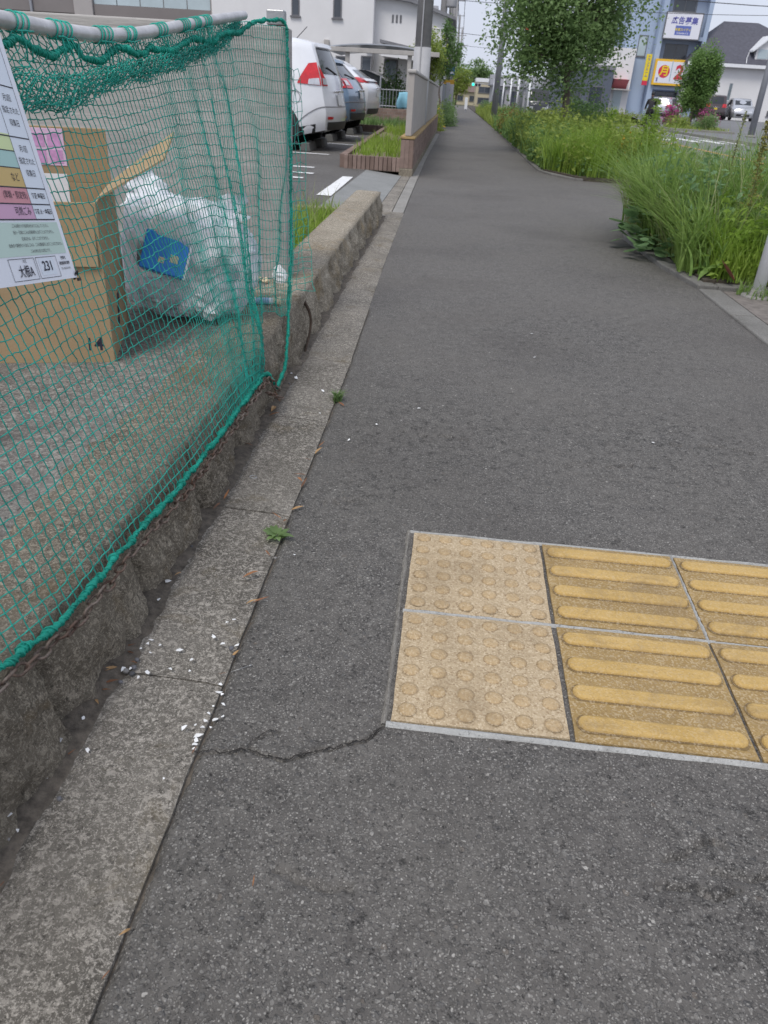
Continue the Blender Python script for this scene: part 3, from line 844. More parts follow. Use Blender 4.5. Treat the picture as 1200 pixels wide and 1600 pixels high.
# side flap hanging in front of the wall end
def side_flap():
    vs = np.linspace(0, 1, 26); us = np.linspace(0, 1, 4)
    U, Vv = np.meshgrid(us, vs, indexing='ij')
    base = edge_r(0.08 + 0.58 * Vv)
    Q = base + np.stack([U * (0.02 + 0.05 * Vv), U * 0.10 * (1 - .4 * Vv) + 0.02 * Vv, 0 * U], -1)
    Q += 0.012 * np.stack([fbm(U * 9, Vv * 14, 51, 2), fbm(U * 9, Vv * 14, 52, 2), fbm(U * 9, Vv * 14, 53, 2)], -1) * 2
    A = np.vstack([Q[:-1].reshape(-1, 3), Q[:, :-1].reshape(-1, 3)]); B = np.vstack([Q[1:].reshape(-1, 3), Q[:, 1:].reshape(-1, 3)])
    return A, B, Q.reshape(-1, 3)
A, B, K = side_flap(); net_mesh('side_netting', A, B, K, 0.0013, M_NET, net)

def rope(name, pts, r, parent, mat=M_ROPE, wrap=True, lump=0.35, seed=1):
    pts = np.asarray(pts, float)
    L = np.concatenate([[0], np.cumsum(np.linalg.norm(np.diff(pts, axis=0), axis=1))])
    m = int(L[-1] / 0.004)
    q = np.linspace(0, L[-1], m)
    c = np.stack([np.interp(q, L, pts[:, i]) for i in range(3)], -1)
    c = c + np.stack([0.009 * fbm(q * 30, q * 0 + i, seed + i, 3) for i in range(3)], -1)
    rr = r * (1 + lump * 2 * fbm(q * 70, q * 0, seed + 9, 2))
    mb = MB()
    V, F = tube_arrays(c, rr * 0.75, 8); mb.add(V, F)
    if wrap:
        tan = np.gradient(c, axis=0); tan /= np.linalg.norm(tan, axis=1)[:, None]
        ref = np.array([0, 0, 1.0]) if abs(tan[:, 2]).mean() < .8 else np.array([1.0, 0, 0])
        u = np.cross(tan, ref); u /= np.linalg.norm(u, axis=1)[:, None]; w_ = np.cross(tan, u)
        for s in range(2):
            ph = q / (0.011 + 0.004 * s) * 2 * np.pi * (1 if s == 0 else .8) + s * 2
            h = c + rr[:, None] * 0.85 * (np.cos(ph)[:, None] * u + np.sin(ph)[:, None] * w_)
            # resample finer so the coils stay round
            qf = np.linspace(0, L[-1], m * 2); 
            phf = qf / (0.011 + 0.004 * s) * 2 * np.pi * (1 if s == 0 else .8) + s * 2
            cf = np.stack([np.interp(qf, q, c[:, i]) for i in range(3)], -1); uf = np.stack([np.interp(qf, q, u[:, i]) for i in range(3)], -1); wf = np.stack([np.interp(qf, q, w_[:, i]) for i in range(3)], -1)
            rf = np.interp(qf, q, rr)
            hf = cf + (rf * 0.9)[:, None] * (np.cos(phf)[:, None] * uf + np.sin(phf)[:, None] * wf)
            V, F = tube_arrays(hf, 0.0017, 4); mb.add(V, F)
    return mb.build(name, mat, parent, smooth=True)
hem_pts = catmull(HEM, 10)
rope('hem_rope', hem_pts, 0.0060, net, lump=.75, seed=3)
rope('edge_rope', EDGE_R, 0.0058, net, seed=5)
GAR = np.array([(-.735, 1.0, .93), (-.735, 1.2, .925), (-.735, 1.345, .946), (-.735, 1.389, .957), (-.73, 1.467, .936), (-.735, 1.542, .947), (-.74, 1.609, .957), (-.73, 1.62, .936), (-.73, 1.704, .934), (-.74, 1.80, .958), (-.735, 1.842, .962), (-.73, 1.93, .956), (-.735, 2.02, .972), (-.73, 2.15, .975), (-.74, 2.34, 1.010), (-.735, 2.5, 1.012), (-.735, 2.663, 1.043), (-.735, 2.85, 1.06), (-.725, 3.0, 1.098), (-.70, 3.1, 1.112), (-.66, 3.165, 1.118), (-.645, 3.17, 1.09)])
rope('top_rope', catmull(GAR, 8), 0.0068, net, lump=0.5, seed=7)
# loops that lash the net to the pipe
for y0, nloop in ((1.28, 3), (1.40, 3), (1.545, 4), (1.735, 4), (1.875, 4), (2.08, 4), (2.27, 4), (2.37, 4), (2.47, 4)):
    for q in range(nloop):
        y = y0 + q * 0.018 + rnd.uniform(-.004, .004)
        mb = MB(); a = np.linspace(0, 2 * np.pi, 20, endpoint=False)
        lean = rnd.uniform(.1, .4)
        ringp = np.stack([-.75 + 0.0152 * np.cos(a), y + 0.014 * lean * np.sin(a), pipe_z(y) + 0.0155 * np.sin(a)], -1)
        mb.tube(ringp, 0.0016, 5, closed=True); mb.build('pipe_loop', M_NET, net, smooth=True)
    y = np.linspace(y0 - .006, y0 + nloop * .018 - .006, 5)
    mb = MB(); mb.tube(np.stack([y * 0 - .7335, y, pipe_z(y) - .012 + rng.normal(0, .001, 5)], -1), .0016, 5); mb.build('lashing', M_NET, net, smooth=True)
    for q in range(nloop - 1):
        y = y0 + q * .018 + .005
        g = np.array([-.733, y, pipe_z(y) - .013]); e = g + np.array([.004, rnd.uniform(-.01, .03), -.045])
        mb = MB(); mb.tube([g, (g + e) / 2 + np.array([.002, .003, 0]), e], .0015, 5); mb.build('lashing', M_NET, net, smooth=True)

# chain that weights the hem: every link a piece
def mat_rust():
    n = N('rusty_iron')
    c = n.mix(n.rng(n.noise(16, 5, 0.7), 0.35, 0.62), (0.105, 0.05, 0.03), (0.20, 0.165, 0.14))
    c = n.mix(n.rng(n.noise(90, 4), 0.5, 0.7), c, (0.06, 0.032, 0.022))
    n.bump(n.noise(400, 3), 0.5, 0.001)
    return n.fin(c, 0.7, 0.35)
M_RUST = mat_rust()
chain = empty('chain', (-.5, 1.2, .15), 0, 'rusty iron chain hanging along the bottom hem of the green net', 'chain')
a = np.linspace(0, 2 * np.pi, 14, endpoint=False)
lk = np.stack([0.0115 * np.sign(np.cos(a)) * 0.55 + 0.0085 * np.cos(a), 0.0075 * np.sin(a), 0 * a], -1)
mb = MB(); mb.tube(lk, 0.0023, 6, closed=True); link_me = fix(mb, 'chain_link', M_RUST, True)
qs = np.concatenate([[0], np.cumsum(np.linalg.norm(np.diff(hem_pts, axis=0), axis=1))])
s, i = 0.15, 0
while s < qs[-1] - 0.01:
    pnt = np.array([np.interp(s, qs, hem_pts[:, q]) for q in range(3)]); nxt = np.array([np.interp(s + .01, qs, hem_pts[:, q]) for q in range(3)])
    sag = 0.012 + 0.010 * math.sin(s * 26) ** 2
    d = Vector(nxt - pnt).normalized()
    side = Vector((1, 0, 0)) if i % 2 else Vector((0.35, 0, 1))
    Mx = frame_matrix(pnt - np.array([-0.5 - .009, 1.2, .15 + sag]), d, side)
    o = place('chain_link', link_me, chain, Mx @ Matrix.Rotation(rnd.uniform(-.35, .35), 4, 'X') @ Matrix.Rotation(rnd.uniform(-.2, .2), 4, 'Z'))
    s += 0.0255; i += 1
# loose tail of chain hanging at the corner
for q in range(5):
    o = place('chain_link', link_me, chain, frame_matrix((-.012 + .5 - .5 + .02 + .004 * q, .90 + .022 * q, -.05 - .012 * q), (.2, .8, -.5 + .1 * q), (1, 0, .4 * (q % 2))))

# ------------------------------------------------------------------ notice sheet tied to the net
M_SHEET = simple('notice_sheet', (0.74, 0.77, 0.84), 0.45, var=0.03, scale=6)
M_INK = simple('dark_ink', (0.022, 0.022, 0.04), 0.6, var=0.1)
M_INKG = simple('grey_ink', (0.10, 0.10, 0.11), 0.6, var=0.1)
flat = lambda nme, c: simple(nme, c, 0.5, var=0.03, scale=5)
ROWC = {'pink': flat('print_pink', (0.60, 0.36, 0.52)), 'red': flat('print_red', (0.62, 0.28, 0.32)), 'orange': flat('print_orange', (0.58, 0.42, 0.16)),
        'teal': flat('print_teal', (0.38, 0.58, 0.55)), 'lime': flat('print_lime', (0.62, 0.72, 0.38)), 'mint': flat('print_mint', (0.50, 0.64, 0.58)), 'cell': flat('print_cell', (0.70, 0.76, 0.84))}
notice = empty('notice_sheet', (-.612, 1.232, .612), 0, 'white collection-day notice sheet tied to the net at the left edge', 'notice')
nX, nY = Vector((.05, 1, -.13)), Vector((-.245, .19, .93))
NM = frame_matrix((0, 0, 0), nX, nY)
if NM.col[2].x < 0: NM = NM
nz = 1 if NM.col[2].x > 0 else -1
W_, H_ = 0.46, 0.36
mb = MB(); g1 = np.linspace(-W_, 0, 20); g2 = np.linspace(0, H_, 16)
A_, B_ = np.meshgrid(g1, g2, indexing='ij')
Pp = np.stack([A_, B_, 0 * A_], -1); mb.grid(Pp); lo = Pp.copy(); lo[..., 2] -= 0.0012 * nz; mb.grid(lo)
for a_, b_ in ((Pp[0], lo[0]), (Pp[-1], lo[-1]), (Pp[:, 0], lo[:, 0]), (Pp[:, -1], lo[:, -1])): mb.grid(np.stack([a_, b_]))
o = mb.build('sheet', M_SHEET, notice); o.matrix_local = NM
def nrect(x0, y0, x1, y1, mat, lvl, name='printed_field'):
    me = to_mesh(name, [(x0, y0, lvl * .0004 * nz), (x1, y0, lvl * .0004 * nz), (x1, y1, lvl * .0004 * nz), (x0, y1, lvl * .0004 * nz)], [(0, 1, 2, 3)], mat)
    place(name, me, notice, NM)
def ntext(body, x, y, size, mat=None, lvl=3, align='CENTER', bold=0.0, sx=.78):
    me = text_mesh(body, size, mat or M_INK, 'lettering', bold, align)
    place('lettering', me, notice, NM @ Matrix.Translation((x, y, lvl * .0004 * nz)) @ Matrix.Diagonal((sx, 1, 1, 1)))
xr, xc = -.014, -.066
rows = [(.092, .1145, 'pink'), (.1145, .138, 'red'), (.138, .166, 'orange'), (.166, .190, 'teal'), (.190, .214, 'lime'), (.214, .285, 'cell')]
for y0, y1, c in rows: nrect(-.44, y0, xc, y1, ROWC[c], 1)
for y0, y1 in ((.092, .1145), (.1145, .138), (.138, .211), (.211, .283), (.283, .35)): nrect(xc, y0, xr, y1, ROWC['cell'], 1)
for y in (.092, .1145, .138, .211, .283): nrect(-.44, y - .0009, xr, y + .0009, M_INK, 2, 'printed_line')
for y in (.166, .190): nrect(-.44, y - .0007, xc, y + .0007, M_INK, 2, 'printed_line')
nrect(xr - .0004, .092, xr + .0004, .35, M_INK, 2, 'printed_line'); nrect(xc - .0004, .092, xc + .0004, .283, M_INK, 2, 'printed_line')
ntext('毎週 火・金曜日', (xc + xr) / 2, .1033, .0085, bold=.00012); ntext('毎週 金曜日', (xc + xr) / 2, .1265, .0090, bold=.00012)
for i, t in enumerate(('月1回', '指定された', '収集日')): ntext(t, (xc + xr) / 2, .1945 - .0175 * i, .0108)
for i, t in enumerate(('月2回', '指定された', '収集日')): ntext(t, (xc + xr) / 2, .266 - .0175 * i, .0108)
ntext('可燃ごみ', xc - .008, .1033, .0135, align='RIGHT'); ntext('(草類・剪定枝)', xc - .005, .1265, .0118, align='RIGHT'); ntext('など', xc - .010, .152, .0135, align='RIGHT')
nrect(-.44, .040, -.010, .088, ROWC['mint'], 1)
for i, (t, xe) in enumerate((('ごみは朝から午前8時30分までに出してください。', -.036), ('粗大・引越のごみは収集場所に出すことはできません。', -.026), ('区域以外は、出すことはできません。', -.046), ('飲食店や事務所から出るごみは、ごみ収集場所に出すことはできません。', -.011), ('ごみの持ち去りは禁止です。', -.052))):
    ntext(t, xe, .0825 - .0092 * i, .0058, M_INKG, align='RIGHT')
def nframe(x0, y0, x1, y1):
    for a_ in ((x0, y0, x1, y0 + .0008), (x0, y1 - .0008, x1, y1), (x0, y0, x0 + .0008, y1), (x1 - .0008, y0, x1, y1)): nrect(*a_, M_INK, 2, 'printed_line')
nframe(-.105, .005, -.047, .037); nframe(-.175, .005, -.109, .037)
nrect(-.098, .0095, -.056, .0345, ROWC['cell'], 1); ntext('231', -.077, .0225, .0205, bold=.0003, lvl=3, sx=.95)
ntext('大根A', -.138, .017, .0185, bold=.0002); ntext('地区', -.135, .0325, .0062, M_INKG)
ntext('秦野市', -.026, .0325, .0062, bold=.0001); ntext('環境資源対策課', -.0262, .0245, .0056, bold=.0001); ntext('TEL 0463-82-4401', -.0262, .0165, .0049, M_INKG)
mb = MB(); a = np.linspace(0, 2 * np.pi, 14, endpoint=False)
mb.tube(np.stack([0.003 * np.cos(a) - .002, .004 + .006 * np.sin(a), .005 * np.sin(a * 1.0) * nz], -1), .0014, 5, closed=True); mb.box((-.003, -.006, 0), (.004, -.001, .004))
o = mb.build('cable_tie', simple('black_plastic', (.02, .02, .022), .4), notice); o.matrix_local = NM

# ------------------------------------------------------------------ rubbish on the pad
def mat_card():
    n = N('cardboard')
    co = n.scaleco((1, 1, 30), n.co)
    c = n.mix(n.rng(n.noise(5, 4), 0.3, 0.7), (0.335, 0.24, 0.14), (0.40, 0.295, 0.18))
    c = n.mix(n.rng(n.noise(9, 3, 0.6, co), 0.4, 0.7, 0, .25), c, (0.34, 0.22, 0.11))
    n.bump(n.noise(3, 3, 0.5, n.scaleco((140, 140, 3), n.co)), 0.12, 0.002)
    return n.fin(c, 0.8, 0, 0.2)
M_CARD = mat_card()
bx_th = math.radians(16.6)
box = empty('cardboard_box', (-.91, 1.987, .1975), bx_th, 'open brown cardboard box with raised flaps behind the notice sheet', 'box')
BW, BD, BH, TH = .56, .43, .425, .005
def panel(name, lo, hi, mat=M_CARD, parent=box, rot=None, loc=None):
    mb = MB(); mb.box(lo, hi); return mb.build(name, mat, parent, loc=loc, rot=rot, bevel=.0015)
panel('front_panel', (-BW, 0, 0), (0, TH, BH)); panel('back_panel', (-BW, BD - TH, 0), (0, BD, BH))
panel('side_panel', (-TH, TH, 0), (0, BD - TH, BH)); panel('side_panel', (-BW, TH, 0), (-BW + TH, BD - TH, BH)); panel('bottom_panel', (-BW + TH, TH, 0), (-TH, BD - TH, .008))
panel('flap', (-BW + .01, 0, 0), (-.005, TH, .15), loc=(0, BD - TH, BH), rot=(math.radians(4), 0, 0))
_bi = Matrix.Translation((-.91, 1.987, .1975)) @ Matrix.Rotation(bx_th, 4, 'Z'); _bi = _bi.inverted()
fc_ = [_bi @ Vector(q) for q in ((-.925, 2.04, .6235), (-1.035, 2.385, .6235), (-.815, 2.36, .775), (-.825, 2.29, .708))]
fl_me = to_mesh('flap', [tuple(q) for q in fc_], [(0, 1, 2, 3)], M_CARD); fl_o = link('flap', fl_me, box); sm = fl_o.modifiers.new('thick', 'SOLIDIFY'); sm.thickness = .005
panel('flap', (-BW + .01, -.16, -TH), (-.01, 0, 0), loc=(0, .002, BH), rot=(math.radians(86), 0, 0))
# notices and marks on the box
M_PINK2 = simple('pink_print', (0.62, 0.33, 0.58), 0.6, var=.2, scale=60); M_PINK = simple('pink_paper', (0.74, 0.52, 0.70), 0.6, var=.12, scale=30); M_PAPER = simple('white_paper', (0.76, 0.76, 0.78), 0.6, var=.06, scale=20)
panel('pink_slip', (-.27, -.0015, .045), (-.125, -.0002, .145), M_PINK, loc=(0, BD - TH, BH), rot=(math.radians(4), 0, 0))
for q in range(3):
    for r_ in range(2): panel('slip_print', (-.262 + q * .046, -.0022, .052 + r_ * .044), (-.225 + q * .046, -.0016, .088 + r_ * .044), M_PINK2, loc=(0, BD - TH, BH), rot=(math.radians(4), 0, 0))
panel('delivery_label', (-.26, -.0016, -.09), (-.13, -.0003, .025), M_PAPER, loc=(0, BD - TH, BH))
me = text_mesh('14', .05, M_INK, 'box_mark', .0008); place('box_mark', me, box, frame_matrix((-.05, -.0006, .052), (1, 0, 0), (0, 0, 1)))
mb = MB()
for q in range(3): mb.box((0.0004, .16 + .02 * q, .06 + .03 * q), (.0009, .20 + .02 * q, .085 + .03 * q))
mb.build('side_print', M_INK, box)

def crumple(r, seed, squash=(1, 1, 1), nn=(20, 12)):
    a = np.linspace(0, 2 * np.pi, nn[0]); b = np.linspace(0, np.pi, nn[1]); A_, B_ = np.meshgrid(a, b, indexing='ij')
    q = np.stack([np.sin(B_) * np.cos(A_), np.sin(B_) * np.sin(A_), np.cos(B_)], -1)
    R = r * (1 + 0.9 * fbm(q[..., 0] * 2.6 + 7, q[..., 1] * 2.6 + q[..., 2] * 3 + 7, seed, 3))
    P_ = q * R[..., None] * np.array(squash); P_[-1] = P_[0]
    return P_

# translucent bag with its contents
def mat_bag():
    n = N('translucent_bag')
    c = n.mix(n.rng(n.noise(9, 4), 0.3, 0.7), (0.78, 0.80, 0.86), (0.90, 0.92, 0.96))
    cr = n.noise(24, 5, 0.65, dist=1.4)
    n.bump(cr, 0.55, 0.012)
    n.fin(c, 0.22, 0, 0.6)
    tr = n.t.nodes.new('ShaderNodeBsdfTransparent'); tr.inputs[0].default_value = (0.95, 0.96, 0.98, 1)
    lw = n.t.nodes.new('ShaderNodeLayerWeight'); lw.inputs[0].default_value = 0.35
    f = n.rng(n.noise(6.5, 4, 0.6, dist=0.7), 0.40, 0.60, 0.30, 0.78)
    f2 = n.math('MAXIMUM', f, n.math('MULTIPLY', lw.outputs['Facing'], 0.95))
    mx = n.t.nodes.new('ShaderNodeMixShader'); n.L(f2, mx.inputs[0]); n.L(tr.outputs[0], mx.inputs[1]); n.L(n.b.outputs[0], mx.inputs[2]); n.L(mx.outputs[0], n.out.inputs[0])
    return n.m
M_BAG = mat_bag()
bag = empty('rubbish_bag', (-.865, 2.56, .197), 0, 'white translucent rubbish bag lying under the net beside the cardboard box', 'bag')
def bag_mesh():
    na, nb = 72, 44
    th = np.linspace(0, 2 * np.pi, na); ph = np.linspace(0.0, np.pi, nb)
    Th, Ph = np.meshgrid(th, ph, indexing='ij')
    cx, sy, cz = np.sin(Ph) * np.cos(Th), np.sin(Ph) * np.sin(Th), np.cos(Ph)
    sq = lambda q, e: np.sign(q) * np.abs(q) ** e
    X = 0.225 * sq(cx, .78); Y = 0.17 * sq(sy, .85); Z = 0.185 + 0.185 * sq(cz, .8)
    ridg = lambda s, k: 1 - np.abs(2 * fbm(Th * k / 3 + s, Ph * k / 2.2, int(s), 3)) * 2
    wrap = np.minimum(Th, 2 * np.pi - Th) / np.pi
    fx = np.cos(Th) * 3 + 5
    R = 0.050 * fbm(fx * 1.3 + np.sin(Th) * 2, Ph * 3 + np.sin(Th), 61, 4) + 0.018 * (0.5 - np.abs(fbm(np.cos(Th) * 5 + 9, np.sin(Th) * 5 + Ph * 6, 63, 3)) * 3)
    s = 1 + R / 0.2
    X, Y, Z = X * s, Y * s, 0.2 + (Z - 0.2) * s
    # shoulder to the left and a slumped right half
    Z = Z + 0.05 * np.clip(cz, 0, 1) * np.clip(-cx, -0.4, 1)
    Z = np.maximum(Z, 0.004 + 0.006 * (fbm(Th * 4, Ph * 4, 65, 2) + .5))
    P_ = np.stack([X, Y, Z], -1); P_[-1] = P_[0]
    return P_
mb = MB(); mb.grid(bag_mesh()); o = mb.build('bag_film', M_BAG, bag, smooth=True)
def ear(base, tip, w0, w1, seed, lean=(0, .03, 0)):
    """knotted handle of the bag: a crumpled tapering film"""
    base, tip = np.array(base), np.array(tip)
    ax = tip - base
    n_ = 14; t = np.linspace(0, 1, n_); a = np.linspace(0, 2 * np.pi, 18)
    P_ = []
    for ti in t:
        wd = w0 * (1 - ti) ** 1.3 + w1 * ti + .012 * math.sin(ti * 9 + seed)
        c_ = base + ax * ti + np.array(lean) * math.sin(ti * 3)
        rr = wd * (1 + 0.5 * fbm(a * 1.6 + seed, a * 0 + ti * 4, seed, 3) * 2)
        P_.append(np.stack([c_[0] + rr * np.cos(a), c_[1] + .45 * rr * np.sin(a), c_[2] + .2 * rr * np.sin(a * 2 + seed)], -1))
    P_ = np.array(P_); P_[:, -1] = P_[:, 0]
    mb = MB(); mb.grid(P_); return mb.build('bag_ear', M_BAG, bag, smooth=True)
ear((-.13, 0, .36), (-.155, .03, .45), .08, .045, 3); ear((.12, -.02, .31), (.165, .0, .40), .07, .035, 8); ear((-.16, .03, .34), (-.20, .05, .42), .05, .025, 12)
# things inside the bag
inside = {'blue': simple('blue_carton', (0.03, 0.24, 0.72), 0.35, var=.15, scale=20), 'dark': simple('dark_packaging', (0.05, 0.055, 0.075), 0.35, var=.5, scale=25),
          'cream': simple('cream_carton', (0.66, 0.55, 0.38), 0.6, var=.1, scale=20), 'white': simple('white_plastic', (0.72, 0.72, 0.75), 0.35, var=.06)}
ct = empty('blue_carton', (-.875, 2.41, .415), 0.1, 'blue printed carton showing through the rubbish bag', 'carton'); ct.rotation_euler = (-.35, .25, .12)
mb = MB(); mb.box((-.085, -.03, -.06), (.055, .05, .06)); mb.build('carton_body', inside['blue'], ct, bevel=.004)
mb = MB(); mb.box((.0555, -.0305, -.061), (.062, .05, .061)); mb.build('white_edge', inside['white'], ct)
mb = MB(); mb.box((.004, -.0308, -.02), (.03, -.0303, .004)); mb.box((-.03, -.0308, -.03), (-.012, -.0303, -.012)); mb.build('print_mark', inside['cream'], ct)
pt = empty('paper_plate', (-.885, 2.50, .475), 0, 'cream paper plate at the top of the rubbish bag', 'plate'); pt.rotation_euler = (1.0, .2, 0); pt.scale = (.85, .85, .85)
mb = MB(); mb.lathe([(.0, .0), (.07, .001), (.085, .012), (.10, .016), (.10, .018), (.084, .014), (.07, .003), (0, .002)], n=28); mb.build('plate_body', inside['cream'], pt, smooth=True)
for q, (x_, y_, z_, r_, lab) in enumerate(((-.93, 2.47, .275, .075, 'crumpled pale paper at the lower left inside the rubbish bag'), (-.76, 2.47, .275, .075, 'crumpled pale paper at the lower right inside the rubbish bag'), (-.85, 2.46, .26, .055, 'small crumpled pale paper low in the middle of the rubbish bag'))):
    o = empty('waste_paper', (x_, y_, z_), q, lab, 'paper'); mb = MB(); mb.grid(crumple(r_, 80 + q, (1.2, .7, .8))); mb.build('crumpled_sheet', M_PAPER, o)
dk = empty('black_food_tray', (-.95, 2.52, .38), .2, 'black food tray crushed inside the rubbish bag', 'tray'); dk.rotation_euler = (-.9, .2, .2); dk.scale = (.6, .6, 1)
mb = MB(); mb.prism([(-.12, -.08), (.12, -.08), (.13, .09), (-.13, .09)], 0, .012, 'z'); mb.prism([(-.13, -.09), (.13, -.09), (.14, .10), (-.14, .10)], .012, .016, 'z'); mb.build('tray_body', inside['dark'], dk, bevel=.004)
dk2 = empty('dark_wrapper', (-.78, 2.50, .36), .2, 'dark crumpled wrapper low inside the rubbish bag', 'wrapper')
mb = MB(); mb.grid(crumple(.085, 4, (1.2, .6, .55))); mb.build('wrapper_body', inside['dark'], dk2)
wp = empty('white_cup', (-.77, 2.53, .40), 0, 'white plastic cup on its side inside the rubbish bag', 'cup'); wp.rotation_euler = (1.2, .4, 0)
mb = MB(); mb.lathe([(.0, .0), (.03, .0), (.042, .09), (.044, .092), (.040, .09), (.028, .003), (0, .003)], n=22); mb.build('cup_body', inside['white'], wp, smooth=True)
# loose litter on the pad
tb = empty('cardboard_tube', (-.655, 2.745, .212), 0.22, 'pale printed tube with a cream end lying at the pad corner', 'tube')
mb = MB(); mb.tube([(-.10, 0, 0), (.035, 0, 0)], .0125, 14); mb.build('tube_body', M_PAPER, tb, smooth=True)
mb = MB(); mb.tube([(-.03, 0, 0), (.02, 0, 0)], .0128, 14, cap=False); mb.build('blue_band', simple('pale_blue_print', (.30, .42, .62), .5), tb, smooth=True)
mb = MB(); mb.lathe([(.013, .035), (.017, .062), (.0145, .064), (.010, .05)], axis='x', n=14); mb.build('cream_end', inside['cream'], tb, smooth=True)
for q, (x, y, s, lab) in enumerate(((-.672, 3.11, .036, 'largest crumpled white paper scrap at the foot of the wall corner'), (-.765, 3.10, .016, 'small cream paper ball left of the two at the wall foot'), (-.728, 3.09, .014, 'small cream paper ball right of the two at the wall foot'))):
    o = empty('paper_scrap', (x, y, .198 + s * .8), q * 1.1, lab, 'paper scrap')
    mb = MB(); mb.grid(crumple(s, 70 + q, (.8, .5, 1.15) if q == 0 else (1.1, 1, .8))); mb.build('crumpled_sheet', M_PAPER if q == 0 else inside['cream'], o)
# ================================================================== vegetation
M_GRASS_D = mat_leaf('tall_grass_dark', (0.17, 0.29, 0.06), (0.36, 0.49, 0.14), 0.5, 0.5, 3.0)
M_GRASS_L = mat_leaf('tall_grass_light', (0.22, 0.36, 0.045), (0.40, 0.54, 0.10), 0.5, 0.5, 3.0)
M_GRASS_P = mat_leaf('pale_seed_grass', (0.25, 0.29, 0.12), (0.40, 0.41, 0.21), 0.6, 0.35, 5.0)
M_LEAF_D = mat_leaf('tree_leaf', (0.16, 0.26, 0.09), (0.32, 0.46, 0.19), 0.5, 0.5, 2.0)
M_LEAF_Y = mat_leaf('yellow_green_leaf', (0.22, 0.31, 0.055), (0.42, 0.49, 0.12), 0.5, 0.48, 3.0)
M_LEAF_M = mat_leaf('mid_green_leaf', (0.10, 0.19, 0.06), (0.22, 0.36, 0.11), 0.5, 0.42, 3.0)
M_LEAF_B = mat_leaf('broad_weed_leaf', (0.14, 0.26, 0.11), (0.27, 0.41, 0.19), 0.5, 0.4, 9.0)
M_PINKF = mat_leaf('magenta_blossom', (0.42, 0.05, 0.22), (0.62, 0.14, 0.40), 0.6, 0.3, 4.0)
M_YELF = mat_leaf('yellow_blossom', (0.45, 0.27, 0.02), (0.62, 0.42, 0.05), 0.6, 0.3, 8.0)
M_BARK = simple('bark', (0.13, 0.105, 0.085), 0.9, var=.3, scale=14, bump=.7)
M_STEM = mat_leaf('weed_stem', (0.12, 0.16, 0.05), (0.22, 0.21, 0.09), 0.6, 0.1, 5.0)

M_GRASS_B = mat_leaf('broad_grass', (0.19, 0.33, 0.075), (0.36, 0.50, 0.16), 0.4, 0.45, 4.0)
def blades(base, h, w, bend, seg=4, r=None, lean=None):
    """ribbon blades: base (n,3); h,w,bend (n,) -> V,F"""
    r = r or rng
    n = len(base)
    a = r.uniform(0, 2 * np.pi, n) if lean is None else lean
    dirv = np.stack([np.cos(a), np.sin(a), 0 * a], -1)
    b = a + np.pi / 2 + r.normal(0, .5, n)
    wd = np.stack([np.cos(b), np.sin(b), 0 * b], -1)
    t = np.linspace(0, 1, seg + 1)
    rows = []
    for ti in t:
        c = base + dirv * (h * bend * ti ** 2.0)[:, None] + np.array([0, 0, 1.0]) * (h * (ti - 0.42 * bend * ti ** 2.6))[:, None]
        ww = (w * (1 - ti ** 1.8) * 0.5 + 0.0002)[:, None]
        rows += [c - wd * ww, c + wd * ww]
    V = np.stack(rows, 1).reshape(-1, 3)
    k = 2 * (seg + 1)
    F = []
    bs = np.arange(n)[:, None] * k
    for q in range(seg):
        F.append(bs + np.array([[2 * q, 2 * q + 1, 2 * q + 3, 2 * q + 2]]))
    return V, np.concatenate(F, 0)

def leaf_cards(C, size, r=None, aspect=0.55, up=0.3):
    """C (n,3) -> folded diamond leaves"""
    r = r or rng
    n = len(C)
    d = r.normal(0, 1, (n, 3)); d[:, 2] = d[:, 2] * 0.6 - 0.15; d /= np.linalg.norm(d, axis=1)[:, None]
    nn = r.normal(0, 1, (n, 3)); nn[:, 2] += up * 3
    s = np.cross(d, nn); s /= np.linalg.norm(s, axis=1)[:, None] + 1e-9
    q = np.cross(s, d)
    sz = (size * r.uniform(.6, 1.3, n))[:, None]
    tip = C + d * sz; mid = C + d * sz * 0.45
    L = mid + s * sz * aspect * 0.5 + q * sz * .10; R = mid - s * sz * aspect * 0.5 + q * sz * .10
    V = np.stack([C, R, tip, L], 1).reshape(-1, 3)
    b = np.arange(n)[:, None] * 4
    F = np.concatenate([b + np.array([[0, 1, 2]]), b + np.array([[0, 2, 3]])], 0)
    return V, F

def stuff_mesh(name, V, F, mat, parent=None, label=None, cat=None, kind='stuff'):
    o = link(name, to_mesh(name, V, F, mat), parent)
    return tag(o, label, cat, kind=kind)

def pts_in(n, x0, x1, y0, y1, f=None):
    p = np.stack([rng.uniform(x0, x1, n), rng.uniform(y0, y1, n), np.zeros(n)], -1)
    if f is not None: p = p[f(p[:, 0], p[:, 1])]
    return p

# --- near planting bed on the right with its kerb
M_KERB_O = mat_concrete('old_kerb_concrete', (0.13, 0.125, 0.115), (0.30, 0.29, 0.27), 0.3, (0.09, 0.085, 0.07), 0.5, 0.4)
bed = tag(empty('planting_bed', (2.3, 5.6, 0)), kind='structure')
def bed_child(mb, name, mat, bevel=.008):
    o = mb.build(name, mat, None, bevel=bevel); o.parent = bed; o.matrix_parent_inverse = Matrix.Translation((-2.3, -5.6, 0)); return o
for (x0, y0), (x1, y1) in (((1.50, 4.62), (1.43, 5.2)), ((1.43, 5.21), (1.41, 5.8)), ((1.41, 5.81), (1.40, 6.4)), ((1.40, 6.41), (1.52, 6.9))):
    mb = MB(); mb.prism([(x0, y0), (x0 + .12, y0), (x1 + .12, y1), (x1, y1)], -.05, .030 + rnd.uniform(-.004, .004), 'z'); bed_child(mb, 'kerb_block', M_KERB_O)
